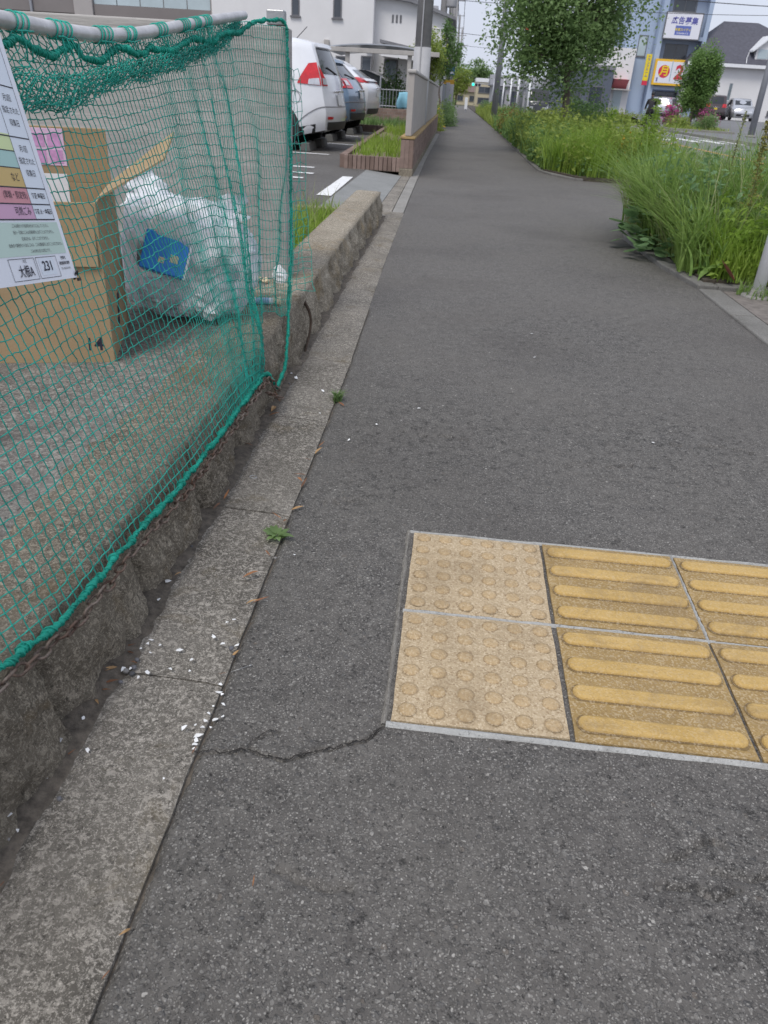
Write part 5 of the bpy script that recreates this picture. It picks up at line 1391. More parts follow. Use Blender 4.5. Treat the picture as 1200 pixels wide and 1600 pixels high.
M_POLE_S = simple('panel_gap', (.16, .16, .17), .6)
TK = np.array([0, .08, .28, .5, .82, .92, 1.0])
class Car:
    def __init__(s, L, W, top, belt, bot, wr, xr, xf, rw=.06):
        s.L, s.W = L, W
        s.top, s.belt, s.bot, s.wr, s.xr, s.xf, s.rw = [np.array(q, float) for q in (top, belt, bot, wr, xr, xf)] + [rw]
    def sec(s, u):
        it = lambda a: np.interp(u, a[:, 0], a[:, 1])
        zt, zb, z0, wr = it(s.top), it(s.belt), it(s.bot), it(s.wr)
        e = 1 - .20 * np.clip(1 - u / s.rw, 0, 1) ** 2 - .24 * np.clip(1 - (1 - u) / .10, 0, 1) ** 2
        wb = s.W / 2 * e; wr = wr * s.W / 2 * e
        zt = np.maximum(zt, zb + .03)
        y = np.array([wb * .93, wb * .985, wb, wb * .975, wr, wr * .86, 0 * wb]); z = np.array([z0, z0 + .09, z0 + .48 * (zb - z0), zb, zt - .075 * np.minimum(1, (zt - zb) / .3), zt - .012, zt])
        return y, z
    def P(s, u, t, side=1):
        y, z = s.sec(u)
        yy = np.interp(t, TK, y); zz = np.interp(t, TK, z)
        g0 = np.clip(1 - u / .30, 0, 1) ** 1.4; g1 = np.clip(1 - (1 - u) / .25, 0, 1) ** 1.4
        x = -s.L / 2 + s.L * u + g0 * np.interp(zz, s.xr[:, 0], s.xr[:, 1]) - g1 * np.interp(zz, s.xf[:, 0], s.xf[:, 1])
        return np.array([x, side * yy, zz])
    def cap(s, end, f, t):
        u = 0.0 if end == 0 else 1.0
        p = s.P(u, t); b = .07 * (1 - f * f) * (1 if end else -1)
        return np.array([p[0] + b, f * p[1], p[2]])
    def body(s):
        us = np.concatenate([np.linspace(0, .1, 9)[:-1], np.linspace(.1, .9, 33)[:-1], np.linspace(.9, 1, 9)])
        ts = np.concatenate([np.linspace(0, .5, 9)[:-1], np.linspace(.5, .82, 7)[:-1], np.linspace(.82, 1, 7)])
        mb = MB()
        for sd in (1, -1): mb.grid(np.array([[s.P(u, t, sd) for t in ts] for u in us]))
        for e in (0, 1): mb.grid(np.array([[s.cap(e, f, t) for t in ts] for f in np.linspace(-1, 1, 15)]))
        mb.grid(np.array([[np.array([s.P(u, 0)[0], f * s.P(u, 0)[1], s.P(u, 0)[2]]) for f in (-1, 0, 1)] for u in us]))
        return mb
    def side_patch(s, mb, c, side, off=.006, n=(10, 6), cm=0):
        """c: four (u,t) corners, in order"""
        c = np.array(c, float); G_ = []
        for a in np.linspace(0, 1, n[0]):
            row = []
            for b in np.linspace(0, 1, n[1]):
                q = (c[0] * (1 - a) + c[1] * a) * (1 - b) + (c[3] * (1 - a) + c[2] * a) * b
                p = s.P(q[0], q[1], side); p[1] += side * off; p[2] += off * .3 * (q[1] > .5)
                row.append(p)
            G_.append(row)
        mb.grid(np.array(G_), cm)
    def cap_patch(s, mb, end, c, off=.008, n=(9, 6), cm=0):
        c = np.array(c, float); G_ = []
        for a in np.linspace(0, 1, n[0]):
            row = []
            for b in np.linspace(0, 1, n[1]):
                q = (c[0] * (1 - a) + c[1] * a) * (1 - b) + (c[3] * (1 - a) + c[2] * a) * b
                p = s.cap(end, q[0], q[1]); p[0] += off * (1 if end else -1); row.append(p)
            G_.append(row)
        mb.grid(np.array(G_), cm)

def wheel(parent, x, y, r, side):
    w = empty('wheel', (x, y, r)); w.parent = parent
    mb = MB(); mb.lathe([(r * .62, -.10 * side), (r * .9, -.10 * side), (r, -.075 * side), (r, .075 * side), (r * .9, .10 * side), (r * .62, .095 * side)], axis='y', n=24); mb.build('tyre', M_TYRE, w, smooth=True)
    mb = MB(); mb.lathe([(r * .64, .09 * side), (r * .58, .05 * side), (r * .2, .06 * side), (.0, .065 * side)], axis='y', n=20)
    for q in range(5):
        a = q * 2 * math.pi / 5; mb.tube([(.04 * math.cos(a), .075 * side, .04 * math.sin(a)), (r * .6 * math.cos(a), .085 * side, r * .6 * math.sin(a))], .022, 5)
    mb.build('rim', M_RIM, w, smooth=True)

def build_car(name, label, loc, rz, C, col_mat, wr=.31, wx=(.19, .81), cladding=False, side_win=None, rear_win=None, front_win=None, tail_side=None, tail_cap=None, head_side=None, head_cap=None, plate=None, plate_t=.34, handle=True, roof_ant=False, spoiler=None, fuel=None):
    o = empty(name, loc, rz, label, 'car')
    C.body().build('body', col_mat, o, smooth=True)
    for sd in (1, -1):
        for c in side_win or []:
            mb = MB(); C.side_patch(mb, c, sd); mb.build('window', M_GLASS_CAR, o, smooth=True)
        if tail_side:
            mb = MB(); C.side_patch(mb, tail_side, sd, .012)
            c = [(sd * f, t) for f, t in tail_cap]; C.cap_patch(mb, 0, c, .012); mb.build('tail_lamp', M_TAIL, o, smooth=True)
        if head_side:
            mb = MB(); C.side_patch(mb, head_side, sd, .010); c = [(sd * f, t) for f, t in head_cap]; C.cap_patch(mb, 1, c, .010); mb.build('headlight', M_CLEAR, o, smooth=True)
        for q, u in enumerate(wx):
            x = -C.L / 2 + C.L * u
            mb = MB(); a = np.linspace(-.25, math.pi + .25, 18); yb = C.P(u, .2)[1]
            R_ = wr * 1.17
            ring = [(x, sd * (yb + .004), wr)] + [(x + R_ * math.cos(k_), sd * (yb + .004), wr + R_ * math.sin(k_)) for k_ in a]
            mb.add(ring, [(0, i, i + 1) for i in range(1, len(ring) - 1)]); mb.build('wheel_arch', M_BLACKP, o)
            wheel(o, x, sd * (yb - .085), wr, sd)
        p = C.P(.66, .5, sd)
        mb = MB(); mb.box((p[0] + .02, p[1] + sd * .02 - .09 * (sd < 0), p[2] + .0), (p[0] + .12, p[1] + sd * .02 + .09 * (sd > 0), p[2] + .13)); mb.build('mirror', col_mat, o, bevel=.03)
        if handle:
            for u in (.36, .55):
                p = C.P(u, .44, sd); mb = MB(); mb.tube([(p[0] - .09, p[1] + sd * .02, p[2]), (p[0] + .09, p[1] + sd * .02, p[2])], .012, 6); mb.build('door_handle', col_mat, o, smooth=True)
        mb = MB(); C.side_patch(mb, [(.03, 0.0), (.97, 0.0), (.97, .10 if not cladding else .20), (.03, .10 if not cladding else .20)], sd, .006, (20, 3)); mb.build('sill_trim', M_BLACKP, o, smooth=True)
        for u in (.29, .46, .635):
            mb = MB(); mb.tube(np.array([C.P(u, t, sd) + np.array([0, sd * .001, 0]) for t in np.linspace(.1, .5, 8)]), .005, 4); mb.build('door_seam', M_BLACKP, o)
    if rear_win: mb = MB(); C.cap_patch(mb, 0, rear_win); mb.build('rear_window', M_GLASS_CAR, o, smooth=True)
    if front_win:
        for sd in (1, -1): pass
        us = np.linspace(front_win[0], front_win[1], 8)
        mb = MB(); mb.grid(np.array([[(lambda q: np.array([q[0] + .01, f * q[1] * .93, q[2] + .012]))(C.P(u, .90)) for f in np.linspace(-1, 1, 9)] for u in us])); mb.build('windscreen', M_GLASS_CAR, o, smooth=True)
    mb = MB(); C.cap_patch(mb, 0, [(-.9, .0), (.9, .0), (.9, .10), (-.9, .10)], .012); mb.build('rear_bumper_trim', M_BLACKP, o, smooth=True)
    mb = MB(); C.cap_patch(mb, 1, [(-.75, .06), (.75, .06), (.7, .26), (-.7, .26)], .012); mb.build('grille', M_BLACKP, o, smooth=True)
    for e, t in ((0, plate_t), (1, .16)):
        f = .19; mb = MB(); C.cap_patch(mb, e, [(-f, t - .045), (f, t - .045), (f, t + .045), (-f, t + .045)], .022, (3, 3)); mb.build('licence_plate', plate or M_PLATE, o)
    if fuel:
        p = C.P(fuel[0], fuel[1], 1); mb = MB(); a = np.linspace(0, 2 * np.pi, 24, endpoint=False); mb.tube(np.stack([p[0] + .085 * np.cos(a), 0 * a + p[1] + .002, p[2] + .085 * np.sin(a)], -1), .004, 4, closed=True); mb.build('fuel_flap', M_BLACKP if False else M_POLE_S, o)
        for sd in (1, -1):
            mb = MB(); c = [(sd * f, t) for f, t in ((.74, .45), (.97, .45), (.97, .50), (.78, .50))]; C.cap_patch(mb, 0, c, .018); mb.build('reverse_lamp', M_CLEAR, o, smooth=True)
            mb = MB(); C.side_patch(mb, [(.004, .445), (.045, .452), (.04, .49), (.004, .50)], sd, .018); mb.build('reverse_lamp', M_CLEAR, o, smooth=True)
            mb = MB(); mb.tube(np.array([C.P(u, .27 - .12 * (u / .09) ** 2, sd) + np.array([0, sd * .003, 0]) for u in np.linspace(0, .09, 10)]), .006, 5); mb.build('bumper_seam', M_POLE_S, o)
            mb = MB(); c = [(sd * f, t) for f, t in ((.62, .13), (.93, .13), (.93, .16), (.62, .16))]; C.cap_patch(mb, 0, c, .016); mb.build('reflector', M_TAIL, o)
        mb = MB(); mb.tube(np.array([C.cap(0, f, .27) + np.array([-.004, 0, 0]) for f in np.linspace(-1, 1, 15)]), .006, 5); mb.build('tailgate_seam', M_POLE_S, o)
        mb = MB(); mb.tube([C.cap(0, -.1, .555) + np.array([-.02, 0, 0]), C.cap(0, .55, .62) + np.array([-.02, 0, 0])], .010, 5); mb.build('rear_wiper', M_BLACKP, o)
    if spoiler:
        mb = MB(); C.cap_patch(mb, 0, spoiler, .05, (11, 3)); C.cap_patch(mb, 0, spoiler, .012, (11, 3)); mb.build('roof_spoiler', col_mat, o, smooth=True)
    p = C.cap(0, .0, .40); mb = MB(); mb.tube([(p[0] - .03, -.25, p[2]), (p[0] - .045, 0, p[2] + .005), (p[0] - .03, .25, p[2])], .014, 6); mb.build('tailgate_garnish', M_CHROME, o, smooth=True)
    if roof_ant:
        p = C.P(.12, 1.0); mb = MB(); mb.tube([p, p + np.array([-.17, 0, .16])], .006, 5); mb.build('aerial', M_BLACKP, o)
    return o
# shapes: (position along the car, value)
minivan = Car(4.27, 1.69, [(0, 1.47), (.06, 1.51), (.3, 1.56), (.58, 1.55), (.72, 1.42), (.86, 1.08), (1, .84)], [(0, 1.0), (.25, .98), (.75, .92), (.87, .90), (1, .72)],
              [(0, .30), (.1, .20), (.9, .18), (1, .22)], [(0, .80), (.1, .84), (.6, .84), (.8, .80), (1, .78)], [(0, .10), (.35, .02), (.55, .0), (.75, .05), (1.0, .10), (1.25, .20), (1.5, .32)], [(0, .1), (.5, .0), (.8, .14), (1.0, .3)], rw=.10)
suv = Car(4.48, 1.80, [(0, 1.36), (.08, 1.47), (.35, 1.55), (.55, 1.54), (.68, 1.36), (.76, 1.10), (1, .86)], [(0, 1.02), (.25, .98), (.7, .94), (.78, .94), (1, .74)],
          [(0, .38), (.1, .28), (.9, .26), (1, .3)], [(0, .74), (.1, .78), (.6, .78), (.8, .80), (1, .8)], [(0, .14), (.4, .02), (.6, .0), (.85, .03), (1.0, .14), (1.25, .40), (1.5, .60)], [(0, .1), (.5, .0), (.9, .12), (1.0, .3)], rw=.10)
cross = Car(4.36, 1.80, [(0, 1.33), (.10, 1.45), (.35, 1.55), (.52, 1.54), (.66, 1.36), (.75, 1.08), (1, .84)], [(0, 1.10), (.25, 1.02), (.7, .92), (.78, .92), (1, .74)],
            [(0, .42), (.1, .27), (.9, .24), (1, .28)], [(0, .70), (.1, .74), (.6, .76), (.8, .80), (1, .8)], [(0, .22), (.45, .05), (.7, .0), (.95, .0), (1.05, .10), (1.3, .52), (1.5, .68)], [(0, .1), (.5, .0), (.9, .12), (1.0, .3)], rw=.07)
hatch = Car(3.95, 1.68, [(0, 1.40), (.08, 1.46), (.35, 1.51), (.55, 1.50), (.68, 1.34), (.78, 1.04), (1, .80)], [(0, .95), (.25, .93), (.7, .88), (.8, .88), (1, .70)],
            [(0, .32), (.1, .2), (.9, .18), (1, .22)], [(0, .76), (.1, .80), (.6, .80), (.8, .80), (1, .8)], [(0, .08), (.5, .0), (.8, .03), (1.0, .10), (1.4, .30)], [(0, .1), (.5, .0), (.8, .12), (1.0, .3)])
kei = Car(3.40, 1.48, [(0, 1.56), (.08, 1.60), (.4, 1.64), (.66, 1.62), (.78, 1.40), (.86, 1.06), (1, .88)], [(0, .96), (.25, .94), (.75, .92), (.87, .92), (1, .76)],
          [(0, .32), (.1, .2), (.9, .18), (1, .22)], [(0, .84), (.1, .86), (.7, .86), (.85, .82), (1, .8)], [(0, .06), (.5, .0), (.9, .04), (1.2, .12), (1.5, .22)], [(0, .08), (.5, .0), (.85, .1), (1.0, .22)])
vanb = Car(3.40, 1.48, [(0, 1.80), (.06, 1.86), (.5, 1.88), (.84, 1.84), (.93, 1.40), (.97, 1.05), (1, .95)], [(0, 1.0), (.25, .98), (.85, .95), (.95, .95), (1, .80)],
           [(0, .34), (.1, .22), (.9, .2), (1, .24)], [(0, .88), (.1, .90), (.8, .88), (.92, .84), (1, .82)], [(0, .05), (.5, .0), (.9, .02), (1.6, .10)], [(0, .05), (.5, .0), (.9, .06), (1.0, .10)])
P_WHITE = paint('white_car_paint', (.74, .75, .78)); P_BLUE = paint('blue_grey_car_paint', (.14, .215, .31), .25); P_SILVER = paint('silver_car_paint', (.50, .51, .54), .55)
P_BROWN = paint('dark_brown_car_paint', (.075, .055, .058), .3); P_GREY = paint('grey_car_paint', (.27, .28, .30), .4); P_BLACK = paint('black_car_paint', (.03, .032, .036), .2)
LOTZ = .052
RX = -1.93
build_car('parked_minivan', 'white minivan nearest the wall with a big red tail lamp', (RX - minivan.L / 2, 13.66, LOTZ), math.pi - .10, minivan, P_WHITE, .30, (.17, .80),
          side_win=[[(.10, .56), (.27, .56), (.27, .80), (.125, .80)], [(.29, .55), (.455, .55), (.455, .80), (.29, .80)], [(.475, .55), (.63, .55), (.60, .79), (.475, .80)]],
          rear_win=[(-.90, .55), (.90, .55), (.84, .82), (-.84, .82)], front_win=(.70, .84), tail_side=[(.0, .44), (.085, .46), (.030, .64), (.0, .66)], tail_cap=[(.70, .44), (.995, .44), (.995, .64), (.93, .60)],
          head_side=[(.90, .36), (.99, .36), (.99, .46), (.91, .5)], head_cap=[(.55, .36), (.98, .36), (.98, .46), (.6, .46)], plate_t=.33, roof_ant=True, fuel=(.10, .36), spoiler=[(-.86, .84), (.86, .84), (.83, .92), (-.83, .92)])
build_car('parked_suv', 'blue-grey crossover with dark wheel arches between two white cars', (RX - suv.L / 2 + .0, 16.52, LOTZ), math.pi - .10, suv, P_BLUE, .34, (.185, .79), True,
          side_win=[[(.115, .57), (.25, .55), (.25, .79), (.17, .80)], [(.27, .55), (.44, .55), (.44, .80), (.27, .80)], [(.46, .55), (.62, .55), (.57, .79), (.46, .80)]],
          rear_win=[(-.88, .54), (.88, .54), (.82, .82), (-.82, .82)], front_win=(.62, .75), tail_side=[(.0, .42), (.07, .43), (.06, .53), (.0, .54)], tail_cap=[(.55, .42), (.995, .42), (.995, .54), (.62, .54)],
          head_side=[(.90, .36), (.99, .36), (.99, .46), (.91, .5)], head_cap=[(.55, .36), (.98, .36), (.98, .46), (.6, .46)], plate_t=.36, fuel=(.16, .40), spoiler=[(-.84, .84), (.84, .84), (.8, .92), (-.8, .92)])
build_car('parked_crossover', 'white coupe-like crossover farthest of the three parked cars', (RX - cross.L / 2 + .0, 19.6, LOTZ), math.pi - .10, cross, P_WHITE, .34, (.185, .79), True,
          side_win=[[(.20, .60), (.27, .56), (.27, .79), (.22, .78)], [(.29, .56), (.44, .55), (.44, .80), (.29, .80)], [(.46, .55), (.62, .55), (.56, .79), (.46, .80)]],
          rear_win=[(-.88, .53), (.88, .53), (.82, .82), (-.82, .82)], front_win=(.60, .74), tail_side=[(.0, .46), (.09, .47), (.08, .53), (.0, .55)], tail_cap=[(.60, .46), (.995, .46), (.995, .55), (.66, .53)],
          head_side=[(.90, .36), (.99, .36), (.99, .46), (.91, .5)], head_cap=[(.55, .36), (.98, .36), (.98, .46), (.6, .46)], plate_t=.34, spoiler=[(-.9, .48), (.9, .48), (.9, .53), (-.9, .53)])
std = dict(side_win=[[(.12, .57), (.25, .55), (.25, .79), (.16, .80)], [(.27, .55), (.44, .55), (.44, .80), (.27, .80)], [(.46, .55), (.63, .55), (.58, .79), (.46, .80)]],
           rear_win=[(-.88, .54), (.88, .54), (.82, .82), (-.82, .82)], tail_side=[(.0, .40), (.06, .41), (.05, .54), (.0, .55)], tail_cap=[(.70, .40), (.995, .40), (.995, .55), (.78, .55)],
           head_side=[(.90, .36), (.99, .36), (.99, .46), (.91, .5)], head_cap=[(.55, .36), (.98, .36), (.98, .46), (.6, .46)])
build_car('carport_car', 'grey hatchback parked under the carport beyond the planter', (-3.3, 29.6, .06), math.radians(-12), hatch, P_GREY, .30, (.17, .81), front_win=(.66, .78), **std)
build_car('forecourt_car', 'silver hatchback on the forecourt in front of the white house', (21.45, 67, .54), math.radians(-98), hatch, P_SILVER, .30, (.17, .81), front_win=(.66, .78), **std)
build_car('forecourt_car', 'dark brown small car with a yellow plate at the garage opening', (19.25, 66, .52), math.radians(78), kei, P_BROWN, .28, (.17, .83), front_win=(.76, .85), plate=M_PLATE_Y, **std)
build_car('forecourt_car', 'silver car partly hidden behind the magenta azalea', (15.6, 66, .30), math.radians(66), hatch, P_SILVER, .30, (.17, .81), front_win=(.66, .78), **std)
build_car('oncoming_van', 'dark small van driving towards the viewer on the road', (5.45, 60, -.10), math.radians(-93), vanb, P_BLACK, .28, (.14, .88), front_win=(.84, .955), **std)

# parking stops, bay lines
M_BLOCK = mat_concrete('wheel_stop_concrete', (0.10, 0.10, 0.095), (0.24, 0.24, 0.23), .3, (.06, .06, .055), .4, .4)
for q, (x, y) in enumerate(((-2.32, 12.98), (-2.32, 14.15), (-2.38, 15.8), (-2.38, 17.0), (-2.38, 18.9), (-2.38, 20.1))):
    nm = ('minivan', 'blue-grey crossover', 'white crossover')[q // 2]
    o = empty('wheel_stop', (x, y, .051), 0, '%s concrete wheel stop behind the %s' % (('nearer', 'farther')[q % 2], nm), 'wheel stop', 'wheel stops of the parking bays')
    mb = MB(); mb.prism([(-.09, 0), (.09, 0), (.06, .12), (-.06, .12)], -.30, .30, 'y'); mb.build('stop_block', M_BLOCK, o, bevel=.01)
    mb = MB(); mb.tube([(0, -.18, .121), (0, -.18, .126)], .018, 8); mb.tube([(0, .18, .121), (0, .18, .126)], .018, 8); mb.build('anchor_bolt', M_GALV, o)
def paint_line(label, pts, z=.056, mat=None):
    me = to_mesh('painted_line', [(x, y, z) for x, y in pts], [tuple(range(len(pts)))], mat or M_WHITE_PAINT)
    return tag(link('painted_line', me), kind='structure')
paint_line('', [(-1.237, 7.35), (-1.10, 7.35), (-1.125, 9.2), (-1.245, 9.2)])
for x0, x1, y in ((-6.9, -1.88, 12.3), (-6.9, -1.75, 14.95), (-6.9, -2.1, 17.95), (-6.9, -2.02, 21.5), (-6.9, -1.72, 10.05), (-6.9, -1.6, 9.3), (-6.9, -1.62, 8.75)):
    paint_line('', [(x0, y - .06), (x1, y - .06), (x1, y + .06), (x0, y + .06)])

# ------------------------------------------------------------------ cyclist across the road
def skin_body(name, verts, edges, radii, mat, parent, root=0, sub=2):
    me = bpy.data.meshes.new(name); me.from_pydata([tuple(v) for v in verts], edges, [])
    o = link(name, me, parent)
    m = o.modifiers.new('skin', 'SKIN'); m.use_smooth_shade = True
    for i, r in enumerate(radii): me.skin_vertices[0].data[i].radius = (r, r) if not isinstance(r, tuple) else r
    me.skin_vertices[0].data[root].use_root = True
    sd = o.modifiers.new('sub', 'SUBSURF'); sd.levels = sub; sd.render_levels = sub
    dg = bpy.context.evaluated_depsgraph_get()
    me2 = bpy.data.meshes.new_from_object(o.evaluated_get(dg))
    bpy.data.objects.remove(o); bpy.data.meshes.remove(me)
    me2.materials.clear(); me2.materials.append(mat)
    me2.polygons.foreach_set('use_smooth', np.ones(len(me2.polygons), dtype=bool))
    return link(name, me2, parent)
M_CLOTH = simple('dark_clothing', (0.022, 0.020, 0.022), .85, var=.3, scale=12); M_SKIN = simple('skin', (0.42, 0.26, 0.18), .55, var=.08, scale=20); M_HAIR = simple('dark_hair', (0.012, 0.011, 0.011), .6, var=.3, scale=60)
CYX, CYY, CYZ = 9.75, 44.2, -.098
bike = empty('bicycle', (CYX, CYY, CYZ), math.radians(80), 'dark bicycle ridden along the far side of the road', 'bicycle')
for x, nm in ((-.52, 0), (.54, 0)):
    w = empty('wheel', (x, 0, .335)); w.parent = bike
    mb = MB(); a = np.linspace(0, 2 * np.pi, 36, endpoint=False); mb.tube(np.stack([.315 * np.cos(a), 0 * a, .315 * np.sin(a)], -1), .02, 8, closed=True); mb.build('tyre', M_TYRE, w, smooth=True)
    mb = MB(); mb.tube(np.stack([.296 * np.cos(a), 0 * a, .296 * np.sin(a)], -1), .010, 6, closed=True)
    for q in range(12):
        k_ = q * math.pi / 6; mb.tube([(0, .02 * (-1) ** q, 0), (.295 * math.cos(k_), 0, .295 * math.sin(k_))], .0025, 4)
    mb.tube([(0, -.05, 0), (0, .05, 0)], .02, 8); mb.build('rim', M_RIM, w, smooth=True)
mb = MB()
for a_, b_ in (((-.52, 0, .335), (-.08, 0, .29)), ((-.52, 0, .335), (-.17, 0, .72)), ((-.08, 0, .29), (-.20, 0, .84)), ((-.08, 0, .29), (.40, 0, .62)), ((-.17, 0, .72), (.38, 0, .76)), ((.36, 0, .86), (.54, 0, .335))): mb.tube([a_, b_], .017, 8)
mb.build('frame', M_BLACKP, bike, smooth=True)
mb = MB(); mb.prism([(-.36, .88), (-.10, .86), (-.08, .89), (-.20, .92), (-.37, .93)], -.06, .06, 'y'); mb.build('saddle', M_BLACKP, bike, bevel=.02)
mb = MB(); mb.tube([(.34, 0, .85), (.33, 0, .98)], .013, 8); mb.tube([(.20, -.29, 1.0), (.33, -.14, 1.0), (.33, .14, 1.0), (.20, .29, 1.0)], .013, 8); mb.build('handlebar', M_GALV, bike, smooth=True)
mb = MB(); mb.tube([(-.08, -.09, .29), (-.08, .09, .29)], .02, 8); mb.tube([(-.08, .09, .29), (-.02, .10, .14)], .012, 6); mb.tube([(-.08, -.09, .29), (-.14, -.10, .44)], .012, 6); mb.box((-.07, .09, .125), (.03, .18, .145)); mb.box((-.19, -.18, .43), (-.09, -.09, .45)); mb.build('crank_and_pedals', M_GALV, bike)
mb = MB(); mb.prism([(-.86, .52), (-.80, .62), (-.52, .72), (-.24, .60), (-.24, .57), (-.52, .69), (-.79, .60), (-.84, .51)], -.025, .025, 'y'); mb.build('mudguard', M_BLACKP, bike)
mb = MB()
for z in (.72, .80, .88, .96): mb.tube([(.42, -.16, z), (.70, -.16, z), (.70, .16, z), (.42, .16, z)], .006, 5, closed=True)
for p_ in ((.42, -.16), (.70, -.16), (.70, .16), (.42, .16), (.56, .16), (.56, -.16), (.7, 0)): mb.tube([(p_[0], p_[1], .72), (p_[0], p_[1], .96)], .006, 5)
mb.build('basket', M_GALV, bike)
person = empty('person', (CYX, CYY, CYZ), math.radians(80), 'cyclist in dark clothing riding away across the road', 'person')
bv = [(-.20, 0, .98), (-.16, 0, 1.12), (-.08, 0, 1.30), (-.02, 0, 1.42), (.02, 0, 1.50), (.05, 0, 1.58),      # pelvis..neck
      (-.19, .10, .95), (.10, .12, .66), (-.02, .13, .22), (.08, .135, .165),                                       # left leg, foot
      (-.19, -.10, .95), (.16, -.12, .82), (-.10, -.13, .50), (-.03, -.135, .47),
      (-.03, .17, 1.40), (.05, .23, 1.16), (.20, .25, 1.03), (-.03, -.17, 1.40), (.05, -.23, 1.16), (.20, -.25, 1.03)]
be = [(0, 1), (1, 2), (2, 3), (3, 4), (4, 5), (0, 6), (6, 7), (7, 8), (8, 9), (0, 10), (10, 11), (11, 12), (12, 13), (3, 14), (14, 15), (15, 16), (3, 17), (17, 18), (18, 19)]
br = [.15, .14, .15, .12, .065, .055, .10, .07, .05, .042, .10, .07, .05, .042, .075, .052, .038, .075, .052, .038]
skin_body('body', bv, be, br, M_CLOTH, person)
mb = MB(); hp = []
for ph in np.linspace(0, np.pi, 14):
    hp.append([(.075 + .095 * math.sin(ph) * math.cos(th) + (.012 if (abs(th) < .3 and 1.3 < ph < 1.9) else 0), .075 * math.sin(ph) * math.sin(th), 1.69 + .118 * math.cos(ph)) for th in np.linspace(0, 2 * np.pi, 21)])
mb.grid(np.array(hp)); mb.build('head', M_SKIN, person, smooth=True)
mb = MB(); hp = []
for ph in np.linspace(0, np.pi * .62, 10):
    hp.append([(.062 + .103 * math.sin(ph) * math.cos(th) * (.86 if math.cos(th) > 0 and ph > 1.0 else 1), .086 * math.sin(ph) * math.sin(th), 1.70 + .124 * math.cos(ph)) for th in np.linspace(0, 2 * np.pi, 21)])
mb.grid(np.array(hp)); mb.build('hair', M_HAIR, person, smooth=True)
for sd in (1, -1):
    hv = [(.20, .25 * sd, 1.03), (.25, .262 * sd, 1.02)]; he = [(0, 1)]; hr = [.034, .03]
    for q in range(4):
        y = sd * (.232 + .020 * q); b0 = len(hv); hv += [(.275, y, 1.025), (.305, y, 1.010), (.298, y, .985)]; he += [(1, b0), (b0, b0 + 1), (b0 + 1, b0 + 2)]; hr += [.011, .010, .009]
    b0 = len(hv); hv += [(.245, .225 * sd, 1.0), (.275, .222 * sd, .985)]; he += [(1, b0), (b0, b0 + 1)]; hr += [.012, .010]
    skin_body('hand', hv, he, hr, M_SKIN, person, sub=1)
# ================================================================== walls, planter, poles, buildings
def mat_brick(name, a, b):
    n = N(name); c = n.mix(n.oi(), a, b); c = n.mix(n.rng(n.noise(12, 4), .4, .7, 0, .5), c, tuple(x * .6 for x in a)); n.bump(n.noise(80, 3), .3, .003); return n.fin(c, .85, 0, .2)
M_BRICK = mat_brick('brown_brick', (0.19, 0.135, 0.112), (0.28, 0.205, 0.175))
M_TAN = simple('tan_render', (0.36, 0.33, 0.305), .85, var=.10, scale=5, bump=.2)
M_CAPST = simple('coping', (0.40, 0.38, 0.36), .8, var=.12, scale=5)
M_YSTAIN = simple('stained_ledge', (0.34, 0.235, 0.10), .85, var=.35, scale=9)
# tan garden wall on a brown tiled base
tw = empty('garden_wall', (-.6, 10.3, 0), 0, 'tan rendered garden wall on a brown tiled base beside the path', 'wall')
X1 = lambda y: -.50 - .004 * (y - 10.3)
mb = MB(); mb.prism([(-.03, 0.02), (.045, .02), (-.012, 14), (-.09, 14)], .46, 1.13, 'z'); mb.build('upper_panel', M_TAN, tw, bevel=.006)
mb = MB(); mb.prism([(-.045, 0.0), (.062, .0), (.005, 14.02), (-.105, 14.02)], 1.131, 1.175, 'z'); mb.build('coping', M_CAPST, tw, bevel=.015)
mb = MB(); mb.prism([(-.075, .0), (.085, .0), (.03, 14.05), (-.15, 14.05)], .09, .425, 'z'); mb.build('base_core', M_DIRT, tw)
mb = MB(); mb.prism([(-.085, -.012), (.10, -.012), (.044, 14.05), (-.15, 14.05)], .426, .455, 'z'); mb.build('ledge', M_YSTAIN, tw, bevel=.006)
mb = MB(); mb.prism([(-.08, -.015), (.092, -.015), (.036, 14.05), (-.15, 14.05)], -.02, .092, 'z'); mb.build('footing', M_STONE, tw, bevel=.012)
mb = MB(); mb.box((0, 0, 0), (.006, .192, .078)); tile_s = fix(mb, 'wall_tile', M_BRICK)
mb = MB(); mb.box((0, -.006, 0), (.05, 0, .32)); tile_e = fix(mb, 'wall_tile', M_BRICK)
for r_ in range(4):
    for c_ in range(70):
        y = c_ * .2
        link('wall_tile', tile_s, tw, (.085 - .055 * (y / 14), y + .004, .096 + r_ * .082), (0, 0, math.atan(.055 / 14)))
for c_ in range(3): link('wall_tile', tile_e, tw, (-.073 + c_ * .053, -.0, .096))
# brick-edged planter in the parking lot
pl = empty('brick_planter', (-1.0, 10.3, .05), 0, 'brown brick edged planter with grass along the garden wall', 'planter')
mb = MB(); mb.box((-.052, -.0, 0), (-.004, .09, .155)); brick_v = fix(mb, 'brick', M_BRICK)
for q in range(13): link('brick', brick_v, pl, (.335 - q * .0555, 0, 0))
mb = MB(); mb.box((-.09, .002, 0), (0, .098, .155)); brick_s = fix(mb, 'brick', M_BRICK)
for q in range(100): link('brick', brick_s, pl, (-.36 - .003 * q, .095 + q * .1, 0))
for q in range(18): link('brick', brick_v, pl, (-.70 - q * .0555, 10.2, 0))
mb = MB(); mb.prism([(-.36, .09), (.335, .09), (.33, 14), (-1.7, 14), (-1.7, 10.3), (-.68, 10.3)], -.02, .115, 'z'); mb.build('planter_soil', simple('dry_soil', (.20, .165, .11), .95, var=.35, scale=14, bump=.5), pl)
fp = lambda x, y: (x > -1.33 - .03 * (y - 10.4))
